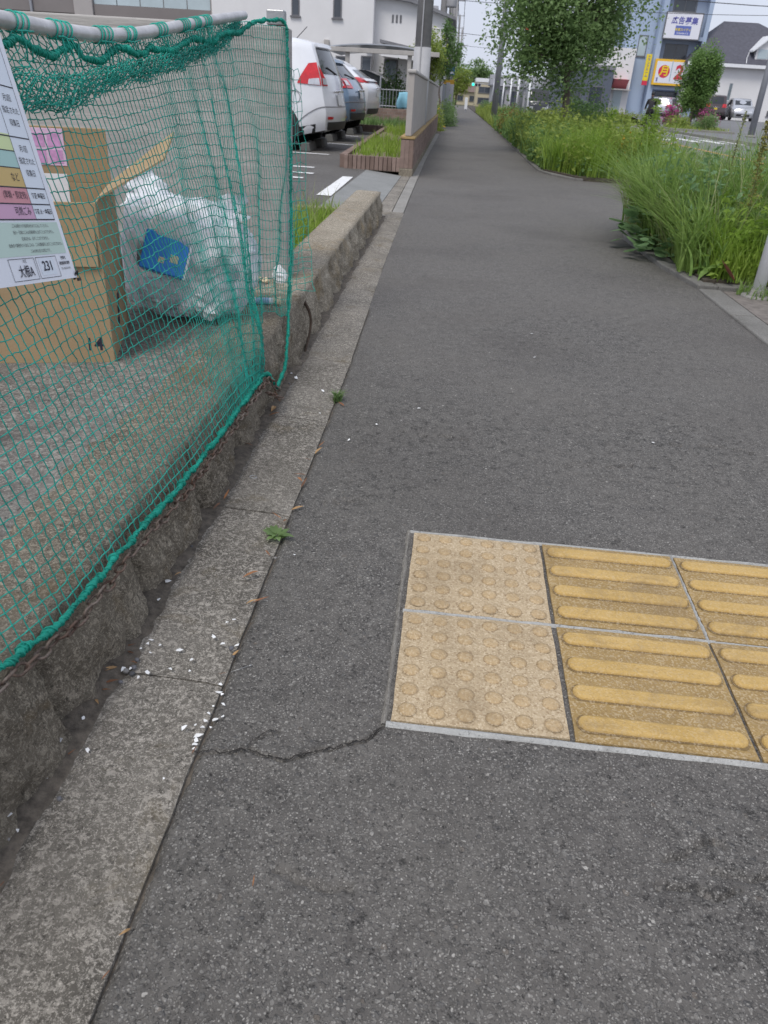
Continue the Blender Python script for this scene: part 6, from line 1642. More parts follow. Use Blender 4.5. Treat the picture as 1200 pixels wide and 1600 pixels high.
p = pts_in(2600, -1.7, -.70, 10.7, 20.5, fp); p = p[fbm(p[:, 0] * 1.2, p[:, 1] * .8, 77, 3) > -.06]; p[:, 2] = .16
V, F = blades(p, rng.uniform(.08, .26, len(p)), rng.uniform(.008, .016, len(p)), rng.uniform(.2, .7, len(p)), 3); stuff_mesh('planter_grass', V, F, M_GRASS_L, None, 'patchy bright grass growing in the brick planter', 'grass')
p = pts_in(900, -2.6, -.75, 20.6, 24.0); p[:, 2] = .16
V, F = blades(p, rng.uniform(.1, .3, len(p)), rng.uniform(.012, .02, len(p)), rng.uniform(.2, .7, len(p)), 3); stuff_mesh('planter_grass', V, F, M_LEAF_M, None, 'grass in the far cross arm of the planter', 'grass')
bw = empty('brick_wall', (-2.0, 24.6, .05), 0, 'low brown brick wall in front of the carport', 'wall')
mb = MB(); mb.box((0, 0, 0), (.21, .1, .072)); brick_h = fix(mb, 'brick', M_BRICK)
for r_ in range(6):
    for c_ in range(12): link('brick', brick_h, bw, (-1.6 + c_ * .22 + (.11 if r_ % 2 else 0), 0, r_ * .08))
mb = MB(); mb.box((-1.6, .004, 0), (1.1, .096, .475)); mb.build('mortar_core', M_KERB, bw)

# ------------------------------------------------------------------ utility poles and wires
M_POLE = simple('pole_concrete', (0.24, 0.235, 0.235), .85, var=.14, scale=6, bump=.2); M_POLE_L = simple('pole_guard', (0.36, 0.36, 0.37), .7, var=.08, scale=6)
M_WIRE = simple('wire_black', (0.05, 0.05, 0.055), .6)
def upole(label, x, y, h, r, arms=(), guard=False, tr=None):
    o = empty('utility_pole', (x, y, 0), 0, label, 'utility pole', 'utility poles along the left of the path')
    mb = MB(); mb.tube([(0, 0, -.1), (0, 0, h)], [r, r * .72], 16); mb.build('shaft', M_POLE, o, smooth=True)
    if guard:
        mb = MB(); mb.tube([(0, 0, .0), (0, 0, 1.62)], r * 1.04, 18); mb.build('guard_wrap', M_POLE_L, o, smooth=True)
        mb = MB(); mb.tube([(-.02, -r * 1.08, .1), (-.02, -r * 1.0, 5)], .012, 6); mb.build('cable_duct', M_POLE_L, o)
        mb = MB()
        for q in range(9): mb.tube([((-1) ** q * r * .9, 0, 1.9 + q * .45), ((-1) ** q * (r + .12), 0, 1.9 + q * .45)], .010, 5)
        mb.build('step_bolts', M_GALV, o)
    for z, w_ in arms:
        mb = MB(); mb.box((-w_ / 2, -.04, z - .04), (w_ / 2, .04, z + .04)); mb.build('cross_arm', M_GALV, o)
        for f in (-.45, -.2, .2, .45):
            mb = MB(); mb.lathe([(.0, .04), (.03, .05), (.04, .1), (.02, .13), (.035, .17), (0, .18)], centre=(f * w_, 0, z), n=8); mb.build('insulator', M_CAPST, o, smooth=True)
    if tr:
        mb = MB(); mb.lathe([(0, tr), (.22, tr), (.24, tr + .05), (.24, tr + .7), (.2, tr + .76), (0, tr + .8)], centre=(.3, 0, 0), n=14); mb.build('transformer', M_POLE_L, o, smooth=True)
    return o
upole('thick concrete utility pole rising behind the tan wall', -.70, 14.9, 9, .142, ((7.8, 1.6),), True)
upole('second utility pole beyond the young trees on the left', -1.02, 39, 9.5, .17, ((5.6, 1.5), (6.3, 1.7)), False, 4.3)
upole('third utility pole down the left of the path', -1.05, 58, 10, .17, ((7.4, 1.6), (8.2, 1.6)))
upole('fourth utility pole down the left of the path', -1.15, 80, 10.5, .18, ((8.4, 1.7), (9.4, 1.7)))
upole('fifth utility pole far down the left of the path', -1.2, 104, 11, .18, ((8.0, 1.9), (9.2, 1.9)))
upole('sixth utility pole far down the left of the path', -1.0, 132, 11.5, .19, ((7.6, 2.4), (9.0, 2.4)))
upole('last visible utility pole at the end of the path', -.6, 165, 12, .2, ((8.0, 2.6), (9.5, 2.6)))
def wire(label, a, b, sag, r=.012):
    t = np.linspace(0, 1, 18)[:, None]; a, b = np.array(a, float), np.array(b, float)
    c = a * (1 - t) + b * t; c[:, 2] -= sag * 4 * (t * (1 - t))[:, 0]
    mb = MB(); mb.tube(c, r, 5); o = mb.build('overhead_wire', M_WIRE); return tag(o, label, 'wire')
for q, (z1, z2) in enumerate(((7.2, 8.2), (6.2, 7.4), (5.4, 6.6))):
    wire(('highest', 'middle', 'lowest')[q] + ' cable running between the left utility poles', (-.2 - .3 * q, 39, z1 - 1), (-.2 - .3 * q, 165, z2 + 1.2), .9, .02)
for q, (x0, y0, z0, x1, y1, z1) in enumerate(((-.6, 60, 6.55, 40, 78, 9.3), (-.6, 80, 6.0, 40, 92, 6.6), (-.5, 104, 6.3, 40, 112, 6.9), (-.4, 132, 5.4, 40, 136, 5.9), (-.4, 140, 4.0, 40, 142, 4.7), (4, 40, 5.4, 30, 48, 6.6))):
    wire(('uppermost wire crossing the sky above the road', 'second wire from the top crossing above the road', 'third wire from the top crossing above the road', 'fourth wire from the top crossing above the road', 'lowest wire crossing the sky near the traffic light', 'wire passing in front of the blue building')[q], (x0, y0, z0), (x1, y1, z1), .5, .018)

M_STEEL = simple('grey_steel_post', (0.33, 0.34, 0.37), .5, .3, var=.08, scale=4)
lp = empty('lamp_post', (1.52, 36, .04), 0, 'tall grey steel lamp post in the roadside strip', 'lamp post')
mb = MB(); mb.tube([(0, 0, 0), (0, 0, 8)], [.13, .085], 16); mb.build('shaft', M_STEEL, lp, smooth=True)
mb = MB(); mb.tube([(0, 0, 7.9), (.3, 0, 8.25), (1.2, 0, 8.4)], .045, 8); mb.build('arm', M_STEEL, lp, smooth=True)
mb = MB(); mb.prism([(.9, 8.36), (1.6, 8.42), (1.6, 8.5), (.95, 8.52)], -.12, .12, 'y'); mb.build('lamp_head', M_POLE_L, lp, bevel=.03)
mb = MB(); mb.box((-.16, -.16, 0), (.16, .16, .02)); mb.build('base_plate', M_STEEL, lp)
rp = empty('grey_pole', (14.3, 42, 0), 0, 'slim grey pole in front of the white house at the right edge', 'pole')
mb = MB(); mb.tube([(0, 0, 0), (0, 0, 7)], [.16, .10], 14); mb.build('shaft', M_STEEL, rp, smooth=True); mb = MB(); mb.lathe([(0, 0), (.24, 0), (.22, .06), (.17, .1), (0, .1)], n=14); mb.build('base_collar', M_KERB, rp, smooth=True)

# road signs behind the tree
def disc_sign(label, loc, r, kind):
    o = empty('road_sign', loc, 0, label, 'road sign')
    red, blue, white = simple('sign_red', (.55, .03, .03), .4), simple('sign_blue', (.02, .16, .50), .4), simple('sign_white', (.75, .75, .76), .4)
    mb = MB(); mb.tube([(0, .05, -loc[2]), (0, .05, r)], .032, 10); mb.build('sign_post', M_STEEL, o, smooth=True)
    mb = MB(); mb.lathe([(0, 0), (r, 0), (r, .008), (0, .008)], axis='y', n=30); mb.build('plate', red, o)
    mb = MB(); mb.lathe([(0, -.003), (r * .78, -.003), (r * .78, .0)], axis='y', n=30); mb.build('face', blue if kind else white, o)
    if kind:
        mb = MB(); a = r * .76 / math.sqrt(2); w = r * .09
        mb.add([(-a - w, -.006, a - w), (-a + w, -.006, a + w), (a + w, -.006, -a + w), (a - w, -.006, -a - w)], [(0, 1, 2, 3)]); mb.build('red_bar', red, o)
    else: place('lettering', text_mesh('40', r * 1.0, blue, 'lettering', .006), o, frame_matrix((0, -.006, 0), (1, 0, 0), (0, 0, 1)))
    return o
disc_sign('round red and blue no-parking sign showing through the tree leaves', (2.05, 26.5, 2.18), .30, 1)
disc_sign('round red-rimmed sign high in the tree leaves', (1.93, 26.6, 3.02), .30, 0)
# white posts and the guide sign by the road
M_SIGN = simple('guide_sign_grey', (.30, .33, .36), .5); M_WH = simple('white_enamel', (.75, .76, .78), .4, var=.04)
for q, (x, y, h, lab) in enumerate(((3.75, 47, 2.35, 'nearest tall white post beside the road'), (4.15, 62, 2.9, 'second white post along the road edge'), (4.2, 72, 2.6, 'third white post along the road edge'), (4.2, 84, 2.7, 'farthest white post along the road edge'))):
    o = empty('white_post', (x, y, -.05), 0, lab, 'post'); mb = MB(); mb.tube([(0, 0, 0), (0, 0, h)], .065 if q else .055, 12); mb.build('post_tube', M_WH, o, smooth=True); mb = MB(); mb.lathe([(0, h), (.07, h), (.06, h + .05), (0, h + .06)], n=12); mb.build('cap', M_WH, o, smooth=True)
gs = empty('guide_sign', (3.75, 49, 0), 0, 'small dark guide sign board on a pole left of the tree', 'sign')
mb = MB(); mb.box((-.85, -.03, 2.95), (.55, .03, 3.35)); mb.build('board', M_SIGN, gs, bevel=.01); mb = MB(); mb.tube([(-.3, .06, 0), (-.3, .06, 4.0)], .05, 10); mb.build('sign_post', M_STEEL, gs, smooth=True)
mb = MB(); mb.box((-.8, -.036, 3.0), (-.5, -.032, 3.3)); mb.box((-.42, -.036, 3.08), (.45, -.032, 3.13)); mb.box((-.42, -.036, 3.2), (.3, -.032, 3.25)); mb.build('printed_lines', M_WH, gs)
om = empty('marker_post', (-.55, 30.8, 0), 0, 'orange brown post beside the young tree on the left', 'post')
mb = MB(); mb.tube([(-.35, 0, 0), (-.35, 0, 1.25)], .06, 12); mb.build('post_tube', simple('orange_brown', (.42, .16, .05), .7, var=.15), om, smooth=True); mb = MB(); mb.lathe([(0, 1.25), (.065, 1.25), (.05, 1.29), (0, 1.31)], centre=(-.35, 0, 0), n=12); mb.build('cap', M_BLACKP, om, smooth=True)
gb = empty('gate_panel', (-.75, 34, 0), 0, 'grey gate panels behind the orange brown post', 'gate')
for q in range(5):
    mb = MB(); mb.box((-.3 + q * .16, 0, .0), (-.3 + q * .16 + .15, .05, 1.35 + .05 * (q % 2))); mb.build('board', M_STEEL, gb, bevel=.005)
mb = MB(); mb.box((-.3, .055, 1.1), (.49, .09, 1.18)); mb.build('rail', M_POLE_L, gb)
bs = empty('blue_sign', (-.45, 36, 0), 0, 'small blue and white sign above the grey gate panels', 'sign')
mb = MB(); mb.box((-.16, 0, 1.72), (.16, .02, 2.02)); mb.build('board', simple('blue_board', (.03, .16, .42), .4), bs); mb = MB(); mb.box((-.14, -.004, 1.76), (.14, -.001, 1.84)); mb.build('white_strip', M_WH, bs); mb = MB(); mb.tube([(0, .03, 0), (0, .03, 2.02)], .02, 8); mb.build('sign_post', M_STEEL, bs)
ys_ = empty('yellow_board', (-.62, 35.0, 0), 0, 'yellow topped board beside the grey gate panels', 'sign'); mb = MB(); mb.box((-.1, 0, 1.36), (.35, .04, 1.52)); mb.build('board', simple('amber_board', (.55, .30, .03), .5), ys_, bevel=.01); mb = MB(); mb.tube([(.12, .05, 0), (.12, .05, 1.5)], .025, 8); mb.build('sign_post', M_STEEL, ys_)
for q, (x, y, lab) in enumerate(((-.75, 62, 'white marker board left at the end of the path'), (.55, 66, 'white marker board right at the end of the path'))):
    o = empty('marker_board', (x, y, 0), 0, lab, 'marker'); mb = MB(); mb.box((-.11, -.02, .15), (.11, .02, .75 + .2 * q)); mb.build('board', M_WH, o, bevel=.01); mb = MB(); mb.tube([(0, .04, 0), (0, .04, .9)], .03, 8); mb.build('leg', M_STEEL, o)
# traffic light
tl_ = empty('traffic_light', (1.7, 112, 0), 0, 'traffic light showing green above the far junction', 'traffic light')
n = N('green_lens'); n.fin((.02, .5, .35), .3); n.b.inputs['Emission Color'].default_value = (.02, .85, .55, 1); n.b.inputs['Emission Strength'].default_value = 1.2; M_GREENL = n.m
mb = MB(); mb.tube([(2.6, .3, 0), (2.6, .3, 3.2)], .10, 10); mb.tube([(2.6, .3, 2.62), (.4, .3, 2.62)], .05, 8); mb.build('pole', M_STEEL, tl_, smooth=True)
mb = MB(); mb.box((-.30, 0, 2.28), (.95, .2, 2.72)); mb.build('housing', M_POLE_L, tl_, bevel=.05)
for q, mm in enumerate((M_GREENL, M_BLACKP, M_BLACKP)):
    mb = MB(); mb.lathe([(0, -.03), (.15, -.02), (.165, 0)], axis='y', centre=(-.08 + q * .40, 0, 2.5), n=18); mb.build('lens', mm, tl_, smooth=True)

# ------------------------------------------------------------------ buildings
M_PANE = simple('window_glass', (0.16, 0.20, 0.22), 0.08, 0, var=.25, scale=.6, spec=.7); M_PANE_D = simple('dark_window_glass', (0.05, 0.06, 0.075), 0.08, 0, var=.25, scale=.8, spec=.7)
M_PANE_L = simple('curtained_glass', (0.42, 0.50, 0.53), 0.15, 0, var=.12, scale=.8, spec=.7); M_FRAME = simple('window_frame', (0.14, 0.14, 0.15), .5); M_FRAME_W = simple('white_window_frame', (.6, .6, .62), .5)
def window(parent, x0, x1, z0, z1, y, split=1, pane=None, frame=None, depth=.06, sill=True):
    """window in a wall facing -Y; y = wall face"""
    w = empty('window', ((x0 + x1) / 2, y, z0)); w.parent = parent
    W2, H2 = (x1 - x0) / 2, z1 - z0; f = min(.06, W2 * .2)
    mb = MB(); mb.box((-W2, -.03, 0), (W2, depth, f)); mb.box((-W2, -.03, H2 - f), (W2, depth, H2)); mb.box((-W2, -.03, f), (-W2 + f, depth, H2 - f)); mb.box((W2 - f, -.03, f), (W2, depth, H2 - f))
    for q in range(1, split): c = -W2 + 2 * W2 * q / split; mb.box((c - f * .4, -.02, f), (c + f * .4, depth, H2 - f))
    mb.build('frame', frame or M_FRAME, w)
    for q in range(split):
        a_ = -W2 + f + (2 * W2 - 2 * f) * q / split; b_ = -W2 + f + (2 * W2 - 2 * f) * (q + 1) / split
        mb = MB(); mb.box((a_ + f * .3, -.008 - .008 * (q % 2), f), (b_ - f * .3, .0, H2 - f)); mb.build('pane', pane or M_PANE, w)
    if sill: mb = MB(); mb.box((-W2 - .05, -.08, -.05), (W2 + .05, .0, -.002)); mb.build('sill', frame or M_FRAME, w)
    return w
M_HOUSE = simple('white_siding', (0.70, 0.69, 0.69), .8, var=.05, scale=.8); M_ROOFG = simple('grey_roof', (0.20, 0.20, 0.215), .7, var=.15, scale=3, bump=.3)
# white house behind the parking lot
wh = empty('white_house', (-4.0, 33, 0), 0, 'white two-storey house behind the parking lot with small square windows', 'house')
mb = MB(); mb.box((-5.6, 0, 0), (.55, 8, 6.2)); mb.build('wall', M_HOUSE, wh, bevel=.02)
mb = MB(); mb.prism([(.552, 0), (3.3, 0), (3.3, 3.55), (1.9, 3.95), (.552, 4.1)], .6, 7, 'y'); mb.build('wing', M_HOUSE, wh)
mb = MB(); mb.prism([(.4, 4.14), (1.95, 4.0), (3.6, 3.52), (3.6, 3.42), (1.9, 3.9), (.4, 4.04)], .3, 7.3, 'y'); mb.build('wing_roof', M_ROOFG, wh)
mb = MB(); mb.box((.56, .2, 4.15), (2.0, 3, 4.75)); mb.build('balcony', M_HOUSE, wh, bevel=.02); mb = MB(); mb.box((.5, .12, 4.752), (2.06, 3.1, 4.82)); mb.build('balcony_coping', M_ROOFG, wh)
mb = MB(); mb.prism([(.9, 2.62), (3.3, 2.25), (3.3, 2.15), (.9, 2.52)], -.9, .58, 'y'); mb.build('porch_roof', M_ROOFG, wh); mb = MB(); mb.prism([(.95, 2.50), (3.25, 2.14), (3.25, 1.95), (.95, 2.1)], -.85, .55, 'y'); mb.build('porch_fascia', M_HOUSE, wh)
for x0, x1, z0, z1 in ((-2.55, -2.25, 3.25, 4.25), (-.98, -.66, 3.25, 4.25)): window(wh, x0, x1, z0, z1, 0, 1, M_PANE_D)
for x0, x1, z0, z1 in ((-.85, -.4, 1.35, 2.05), (.12, .55, 1.3, 2.1)): window(wh, x0, x1, z0, z1, 0, 1, M_PANE_D)
window(wh, .95, 1.5, 1.25, 2.05, .6, 1, M_PANE); 
for q in range(3): mb = MB(); mb.box((1.18 + q * .15, .58, 3.25), (1.25 + q * .15, .62, 3.5)); mb.build('vent_slot', M_FRAME, wh)
mb = MB(); mb.box((-1.3, -.12, 2.35), (-1.1, 0, 2.55)); mb.build('vent_hood', M_CAPST, wh, bevel=.02); mb = MB(); mb.box((.3, -.15, 2.3), (.9, -.0, 2.36)); mb.tube([(.85, -.1, 2.3), (.85, -.1, 2.15)], .03, 8); mb.build('gutter_box', M_HOUSE, wh)
mb = MB(); mb.tube([(3.0, .5, 0), (3.0, .5, 2.0), (2.6, .45, 2.15)], .04, 8); mb.build('downpipe', M_CAPST, wh)
# carport
cp = empty('carport', (-2.6, 27, .05), 0, 'light steel carport with a curved translucent roof', 'carport')
mb = MB()
prof = [(x, 1.95 + .16 * (1 - ((x - .1) / 1.75) ** 2)) for x in np.linspace(-1.65, 1.85, 12)]
mb.prism(prof + [(x, z - .03) for x, z in prof[::-1]], -1.2, 3.2, 'y'); mb.build('roof_sheet', simple('carport_sheet', (.36, .39, .44), .25, var=.1, scale=2), cp)
mb = MB(); mb.box((-1.7, -1.28, 1.86), (1.9, -1.205, 1.98)); mb.build('front_beam', M_CAPST, cp, bevel=.01)
for q, yy in enumerate((-.6, .4, 1.4, 2.4)):
    mb = MB(); mb.prism([(x, z + .012) for x, z in prof] + [(x, z + .032) for x, z in prof[::-1]], yy, yy + .06, 'y'); mb.build('rib', M_CAPST, cp)
for x in (-.85, 1.02):
    mb = MB(); mb.box((x - .06, -1.19, 0), (x + .06, -1.07, 1.94)); mb.build('post', M_CAPST, cp, bevel=.01)
fn = empty('mesh_fence', (-2.6, 25.6, .05), 0, 'thin grey mesh fence in front of the carport car', 'fence')
for q in range(24): mb = MB(); mb.tube([(-1.2 + q * .1, 0, .48), (-1.2 + q * .1, 0, .98)], .008, 5); mb.build('fence_rod', M_STEEL, fn)
for z in (.52, .95): mb = MB(); mb.tube([(-1.25, .02, z), (1.15, .02, z)], .012, 6); mb.build('fence_rail', M_STEEL, fn)
for x in (-1.0, .2): mb = MB(); mb.tube([(x, .04, 0), (x, .04, 1.3)], .025, 8); mb.build('fence_post', M_STEEL, fn)
cv = empty('blue_cover', (-1.62, 25.5, .53), 0, 'light blue cloth cover hung on the fence by the carport post', 'cover')
gx_, gz_ = np.meshgrid(np.linspace(-.22, .22, 12), np.linspace(0, 1, 10), indexing='ij')
mb = MB(); mb.grid(np.stack([gx_ * (1 + .15 * np.sin(gz_ * 5)), -.06 - .05 * np.sin(gx_ * 26) * (1 - gz_) - .05 * np.sin(gz_ * 3), .0 + .44 * gz_ - .05 * np.abs(gx_) * 2], -1)); o = mb.build('cloth', simple('light_blue_cloth', (.20, .42, .52), .8, var=.15, scale=6), cv, smooth=True)
so = o.modifiers.new('thick', 'SOLIDIFY'); so.thickness = .012
# grey apartment block behind the collection point
M_BEIGE = simple('beige_render', (0.38, 0.355, 0.345), .85, var=.06, scale=.6); M_TAUPE = simple('taupe_panel', (0.21, 0.19, 0.185), .85, var=.08, scale=.6); M_DARKIN = simple('dark_soffit', (0.13, 0.12, 0.12), .9, var=.1)
ab = empty('apartment_block', (-13.5, 36, 0), 0, 'grey and beige apartment block with long balconies behind the concrete wall', 'building')
mb = MB(); mb.box((-9, 1.6, 0), (5.2, 10, 9)); mb.build('wall', M_TAUPE, ab)
mb = MB(); mb.box((-2.75, -.2, 0), (-1.95, 1.58, 9)); mb.build('column', M_BEIGE, ab, bevel=.02)
mb = MB(); mb.box((3.05, -.2, 0), (3.75, 1.58, 9)); mb.build('column', M_BEIGE, ab, bevel=.02)
mb = MB(); mb.box((-1.94, -.1, 2.95), (3.04, .05, 3.45)); mb.build('balcony_front', M_TAUPE, ab); mb = MB(); mb.box((-1.94, .052, 2.82), (3.04, 1.59, 2.94)); mb.build('balcony_slab', M_DARKIN, ab)
for q in range(5): mb = MB(); mb.box((-1.92 + q * .99, -.06, 3.46), (-.97 + q * .99, -.02, 4.3)); mb.build('glass_panel', M_PANE_L, ab)
mb = MB(); mb.box((-9, -.1, 3.1), (-2.76, .05, 3.9)); mb.build('balcony_front', M_TAUPE, ab); mb = MB(); mb.box((-9, .052, 2.95), (-2.76, 1.59, 3.09)); mb.build('balcony_slab', M_DARKIN, ab); mb = MB(); mb.tube([(-4.6, -.15, 0), (-4.6, -.15, 9)], .06, 8); mb.build('downpipe', M_STEEL, ab)
eb = empty('beige_block', (-7.7, 37, 0), 0, 'beige block with curtained windows between the grey block and the white house', 'building')
mb = MB(); mb.box((-2.0, 0, 0), (3.2, 9, 9)); mb.build('wall', M_BEIGE, eb); mb = MB(); mb.box((-1.95, -.5, 0), (-.15, -.002, 9)); mb.build('stair_tower', M_TAUPE, eb)
window(eb, -2.55 + .0, -2.05, 2.95, 4.6, .2, 1, M_PANE_L); window(eb, .35, 1.05, 2.8, 4.4, 0, 2, M_PANE_L); window(eb, 1.6, 2.75, 2.6, 4.6, 0, 3, M_PANE_L)

# blue building across the road
M_BLUEB = simple('pale_blue_wall', (0.36, 0.44, 0.57), .75, var=.05, scale=.6); M_BLUED = simple('pale_blue_recess', (0.30, 0.36, 0.47), .75, var=.06, scale=.6)
bb = empty('blue_building', (15.55, 73, .3), 0, 'pale blue four-storey building carrying the advert boards', 'building')
mb = MB(); mb.box((-2.3, .9, -.4), (.0, 9, 11.5)); mb.build('side_wing', M_BLUEB, bb)
mb = MB(); mb.box((.002, .0, -.4), (.42, 9, 11.5)); mb.build('pier', M_BLUEB, bb, bevel=.02)
mb = MB(); mb.box((.422, .75, -.4), (3.6, 9, 11.5)); mb.build('wall', M_BLUED, bb); mb = MB(); mb.box((3.6, .2, -.4), (3.95, 9, 11.5)); mb.build('pier', M_BLUEB, bb, bevel=.02)
mb = MB(); mb.box((.422, .0, -.4), (3.6, .745, 1.05)); mb.build('ground_parapet', M_BLUEB, bb, bevel=.02)
for z in (2.35, 5.9, 9.45): mb = MB(); mb.box((.422, .0, z - .25), (3.6, .745, z)); mb.build('balcony_slab', M_BLUED, bb)
for z0, z1 in ((4.35, 5.4), (7.6, 8.7)): window(bb, .9, 2.75, z0, z1, .75, 2, M_PANE_D, M_FRAME)
window(bb, .85, 2.75, 1.15, 2.0, .75, 2, M_PANE_D); window(bb, -1.3, -.55, 4.4, 5.9, .9, 1, M_PANE_L)
mb = MB(); mb.tube([(-.12, .82, 0), (-.12, .82, 11.4)], .04, 8); mb.build('downpipe', M_BLUED, bb)
aw = empty('shop_entrance', (13.2, 72.8, .2), 0, 'white shop entrance with a small red awning left of the blue building', 'entrance')
mb = MB(); mb.box((-1.3, .4, -.3), (.9, 1.05, 5)); mb.build('wall', M_HOUSE, aw); mb = MB(); mb.box((-.35, .36, 0), (.35, .398, 2.0)); mb.build('door', M_PANE_L, aw)
mb = MB(); mb.prism([(-.5, 2.75), (.39, 2.1), (.39, 2.8)], -.6, .6, 'x'); mb.build('awning', simple('red_awning', (.55, .16, .18), .7, var=.1), aw); mb = MB(); mb.box((-.8, -.5, 1.98), (.85, .39, 2.06)); mb.build('canopy', M_CAPST, aw)
# advert boards
S_WHITE = simple('board_white', (.74, .74, .80), .4, var=.02); S_INDIGO = simple('board_indigo', (.10, .10, .36), .4, var=.05); S_YEL = simple('board_yellow', (.80, .47, .03), .4, var=.03); S_BRIGHT = simple('board_bright_yellow', (.80, .62, .02), .4, var=.03); S_RED = simple('board_red', (.62, .03, .07), .4, var=.03); S_BAND = simple('board_blue_band', (.12, .16, .45), .4, var=.04)
def board(label, loc, w, h, frame_mat, face_mat, fr=.12):
    o = empty('advert_board', loc, 0, label, 'advert board')
    mb = MB(); mb.box((0, 0, 0), (w, .22, h)); mb.build('frame', frame_mat, o, bevel=.01)
    mb = MB(); mb.box((fr, -.012, fr), (w - fr, -.002, h - fr)); mb.build('face', face_mat, o); return o
def btext(o, body, x, z, size, mat, bold=0, shear=0, y=-.02):
    place('lettering', text_mesh(body, size, mat, 'lettering', bold, shear=shear), o, frame_matrix((x, y, z), (1, 0, 0), (0, 0, 1)))
b1 = board('white board reading 広告募集 on the upper balcony of the blue building', (15.85, 72.75, 5.95), 2.9, 1.85, M_FRAME, S_WHITE, .07)
btext(b1, '広告募集', 1.5, 1.25, .52, S_INDIGO, .012, .12)
mb = MB(); mb.box((.88, -.018, .30), (2.12, -.013, .94)); mb.build('printed_field', S_BAND, b1)
btext(b1, '有宣スイディ', 1.5, .66, .21, S_BRIGHT, .004, 0, -.024); btext(b1, '0120-404-113', 1.5, .42, .16, S_WHITE, .003, 0, -.024)
b2 = board('yellow framed board with a red disc and a big red 2', (15.7, 72.7, 2.72), 3.4, 1.85, S_YEL, S_WHITE, .16)
mb = MB(); mb.lathe([(0, -.02), (.46, -.02), (.46, -.013)], axis='y', centre=(.82, 0, .98), n=32); mb.build('red_disc', S_RED, b2)
btext(b2, '月', .84, .98, .78, S_BRIGHT, .02, .08, -.028); btext(b2, '2', 2.02, .92, 1.35, S_RED, .05, .08, -.024); btext(b2, '初', .36, .46, .17, S_INDIGO, .004, 0, -.024); btext(b2, '月', .36, .30, .17, S_INDIGO, .004, 0, -.024)
mb = MB(); mb.box((1.36, -.018, .3), (1.44, -.013, 1.75)); mb.build('grey_bar', simple('board_grey', (.40, .50, .56), .5), b2)
b3 = empty('banner_sign', (14.95, 72.84, 2.65), 0, 'narrow vertical yellow banner sign with a red foot on the blue wall', 'sign')
mb = MB(); mb.box((0, 0, .32), (.42, .12, 2.2)); mb.build('yellow_panel', S_BRIGHT, b3, bevel=.01); mb = MB(); mb.box((0, 0, 0), (.42, .12, .31)); mb.build('red_panel', S_RED, b3, bevel=.01)
for q, ch in enumerate('トランクルーム'): btext(b3, ch, .21, 2.02 - q * .225, .24, S_INDIGO, .004, 0, -.008)
# white house with the dark roof
dh = empty('dark_roof_house', (22.4, 72, .4), 0, 'white house with a steep dark grey roof and a dormer at the right', 'house')
mb = MB(); mb.box((-1.55, 0, -.3), (8, 8, 4.0)); mb.build('wall', M_HOUSE, dh); mb = MB(); mb.box((-4.0, .5, 2.9), (-1.552, 8, 4.0)); mb.build('wall_over_garage', M_HOUSE, dh); mb = MB(); mb.box((-4.0, 3.5, -.3), (-1.552, 8, 2.89)); mb.build('garage_back', M_TAUPE, dh)
mb = MB(); mb.box((-4.2, .5, -.3), (-3.9, 3.49, 2.89)); mb.build('garage_pier', M_HOUSE, dh)
mb = MB(); mb.add([(-4.4, -.5, 4.1), (8.4, -.5, 4.1), (8.4, 8.5, 4.1), (-4.4, 8.5, 4.1), (-1.2, 3.6, 7.2), (1.6, 3.6, 7.2), (-4.4, -.5, 3.95), (8.4, -.5, 3.95), (8.4, 8.5, 3.95), (-4.4, 8.5, 3.95)], [(0, 1, 5, 4), (1, 2, 5), (2, 3, 4, 5), (3, 0, 4), (0, 6, 7, 1), (1, 7, 8, 2), (2, 8, 9, 3), (3, 9, 6, 0), (6, 9, 8, 7)]); mb.build('roof', simple('dark_roof', (.075, .075, .095), .7, var=.2, scale=4, bump=.4), dh)
mb = MB(); mb.box((-4.42, -.56, 3.82), (8.42, -.505, 4.06)); mb.build('eaves_board', M_WH, dh)
dm = empty('dormer', (1.75, .2, 4.45)); dm.parent = dh
mb = MB(); mb.prism([(-.9, .0), (.9, 0), (.9, .75), (0, 1.55), (-.9, .75)], -.2, 2.4, 'y'); mb.build('dormer_wall', M_HOUSE, dm)
for sd in (1, -1): mb = MB(); mb.prism([(0, 1.72), (sd * 1.25, .62), (sd * 1.25, .50), (0, 1.58)], -.5, 2.4, 'y'); mb.build('dormer_roof', M_WH, dm)
mb = MB(); mb.box((-.75, -.23, .08), (-.02, -.205, .72)); mb.box((.02, -.23, .08), (.75, -.205, .72)); mb.build('dormer_window', M_PANE_L, dm)
window(dh, -.62, -.32, 1.5, 2.75, 0, 1, M_PANE, M_FRAME_W); window(dh, 2.9, 3.5, .55, .95, 0, 2, M_PANE_D, M_FRAME)
mb = MB(); mb.tube([(.15, -.45, 4.1), (.2, -.1, 4.5), (.3, 0, 4.9)], .03, 6); mb.build('downpipe', M_WH, dh)
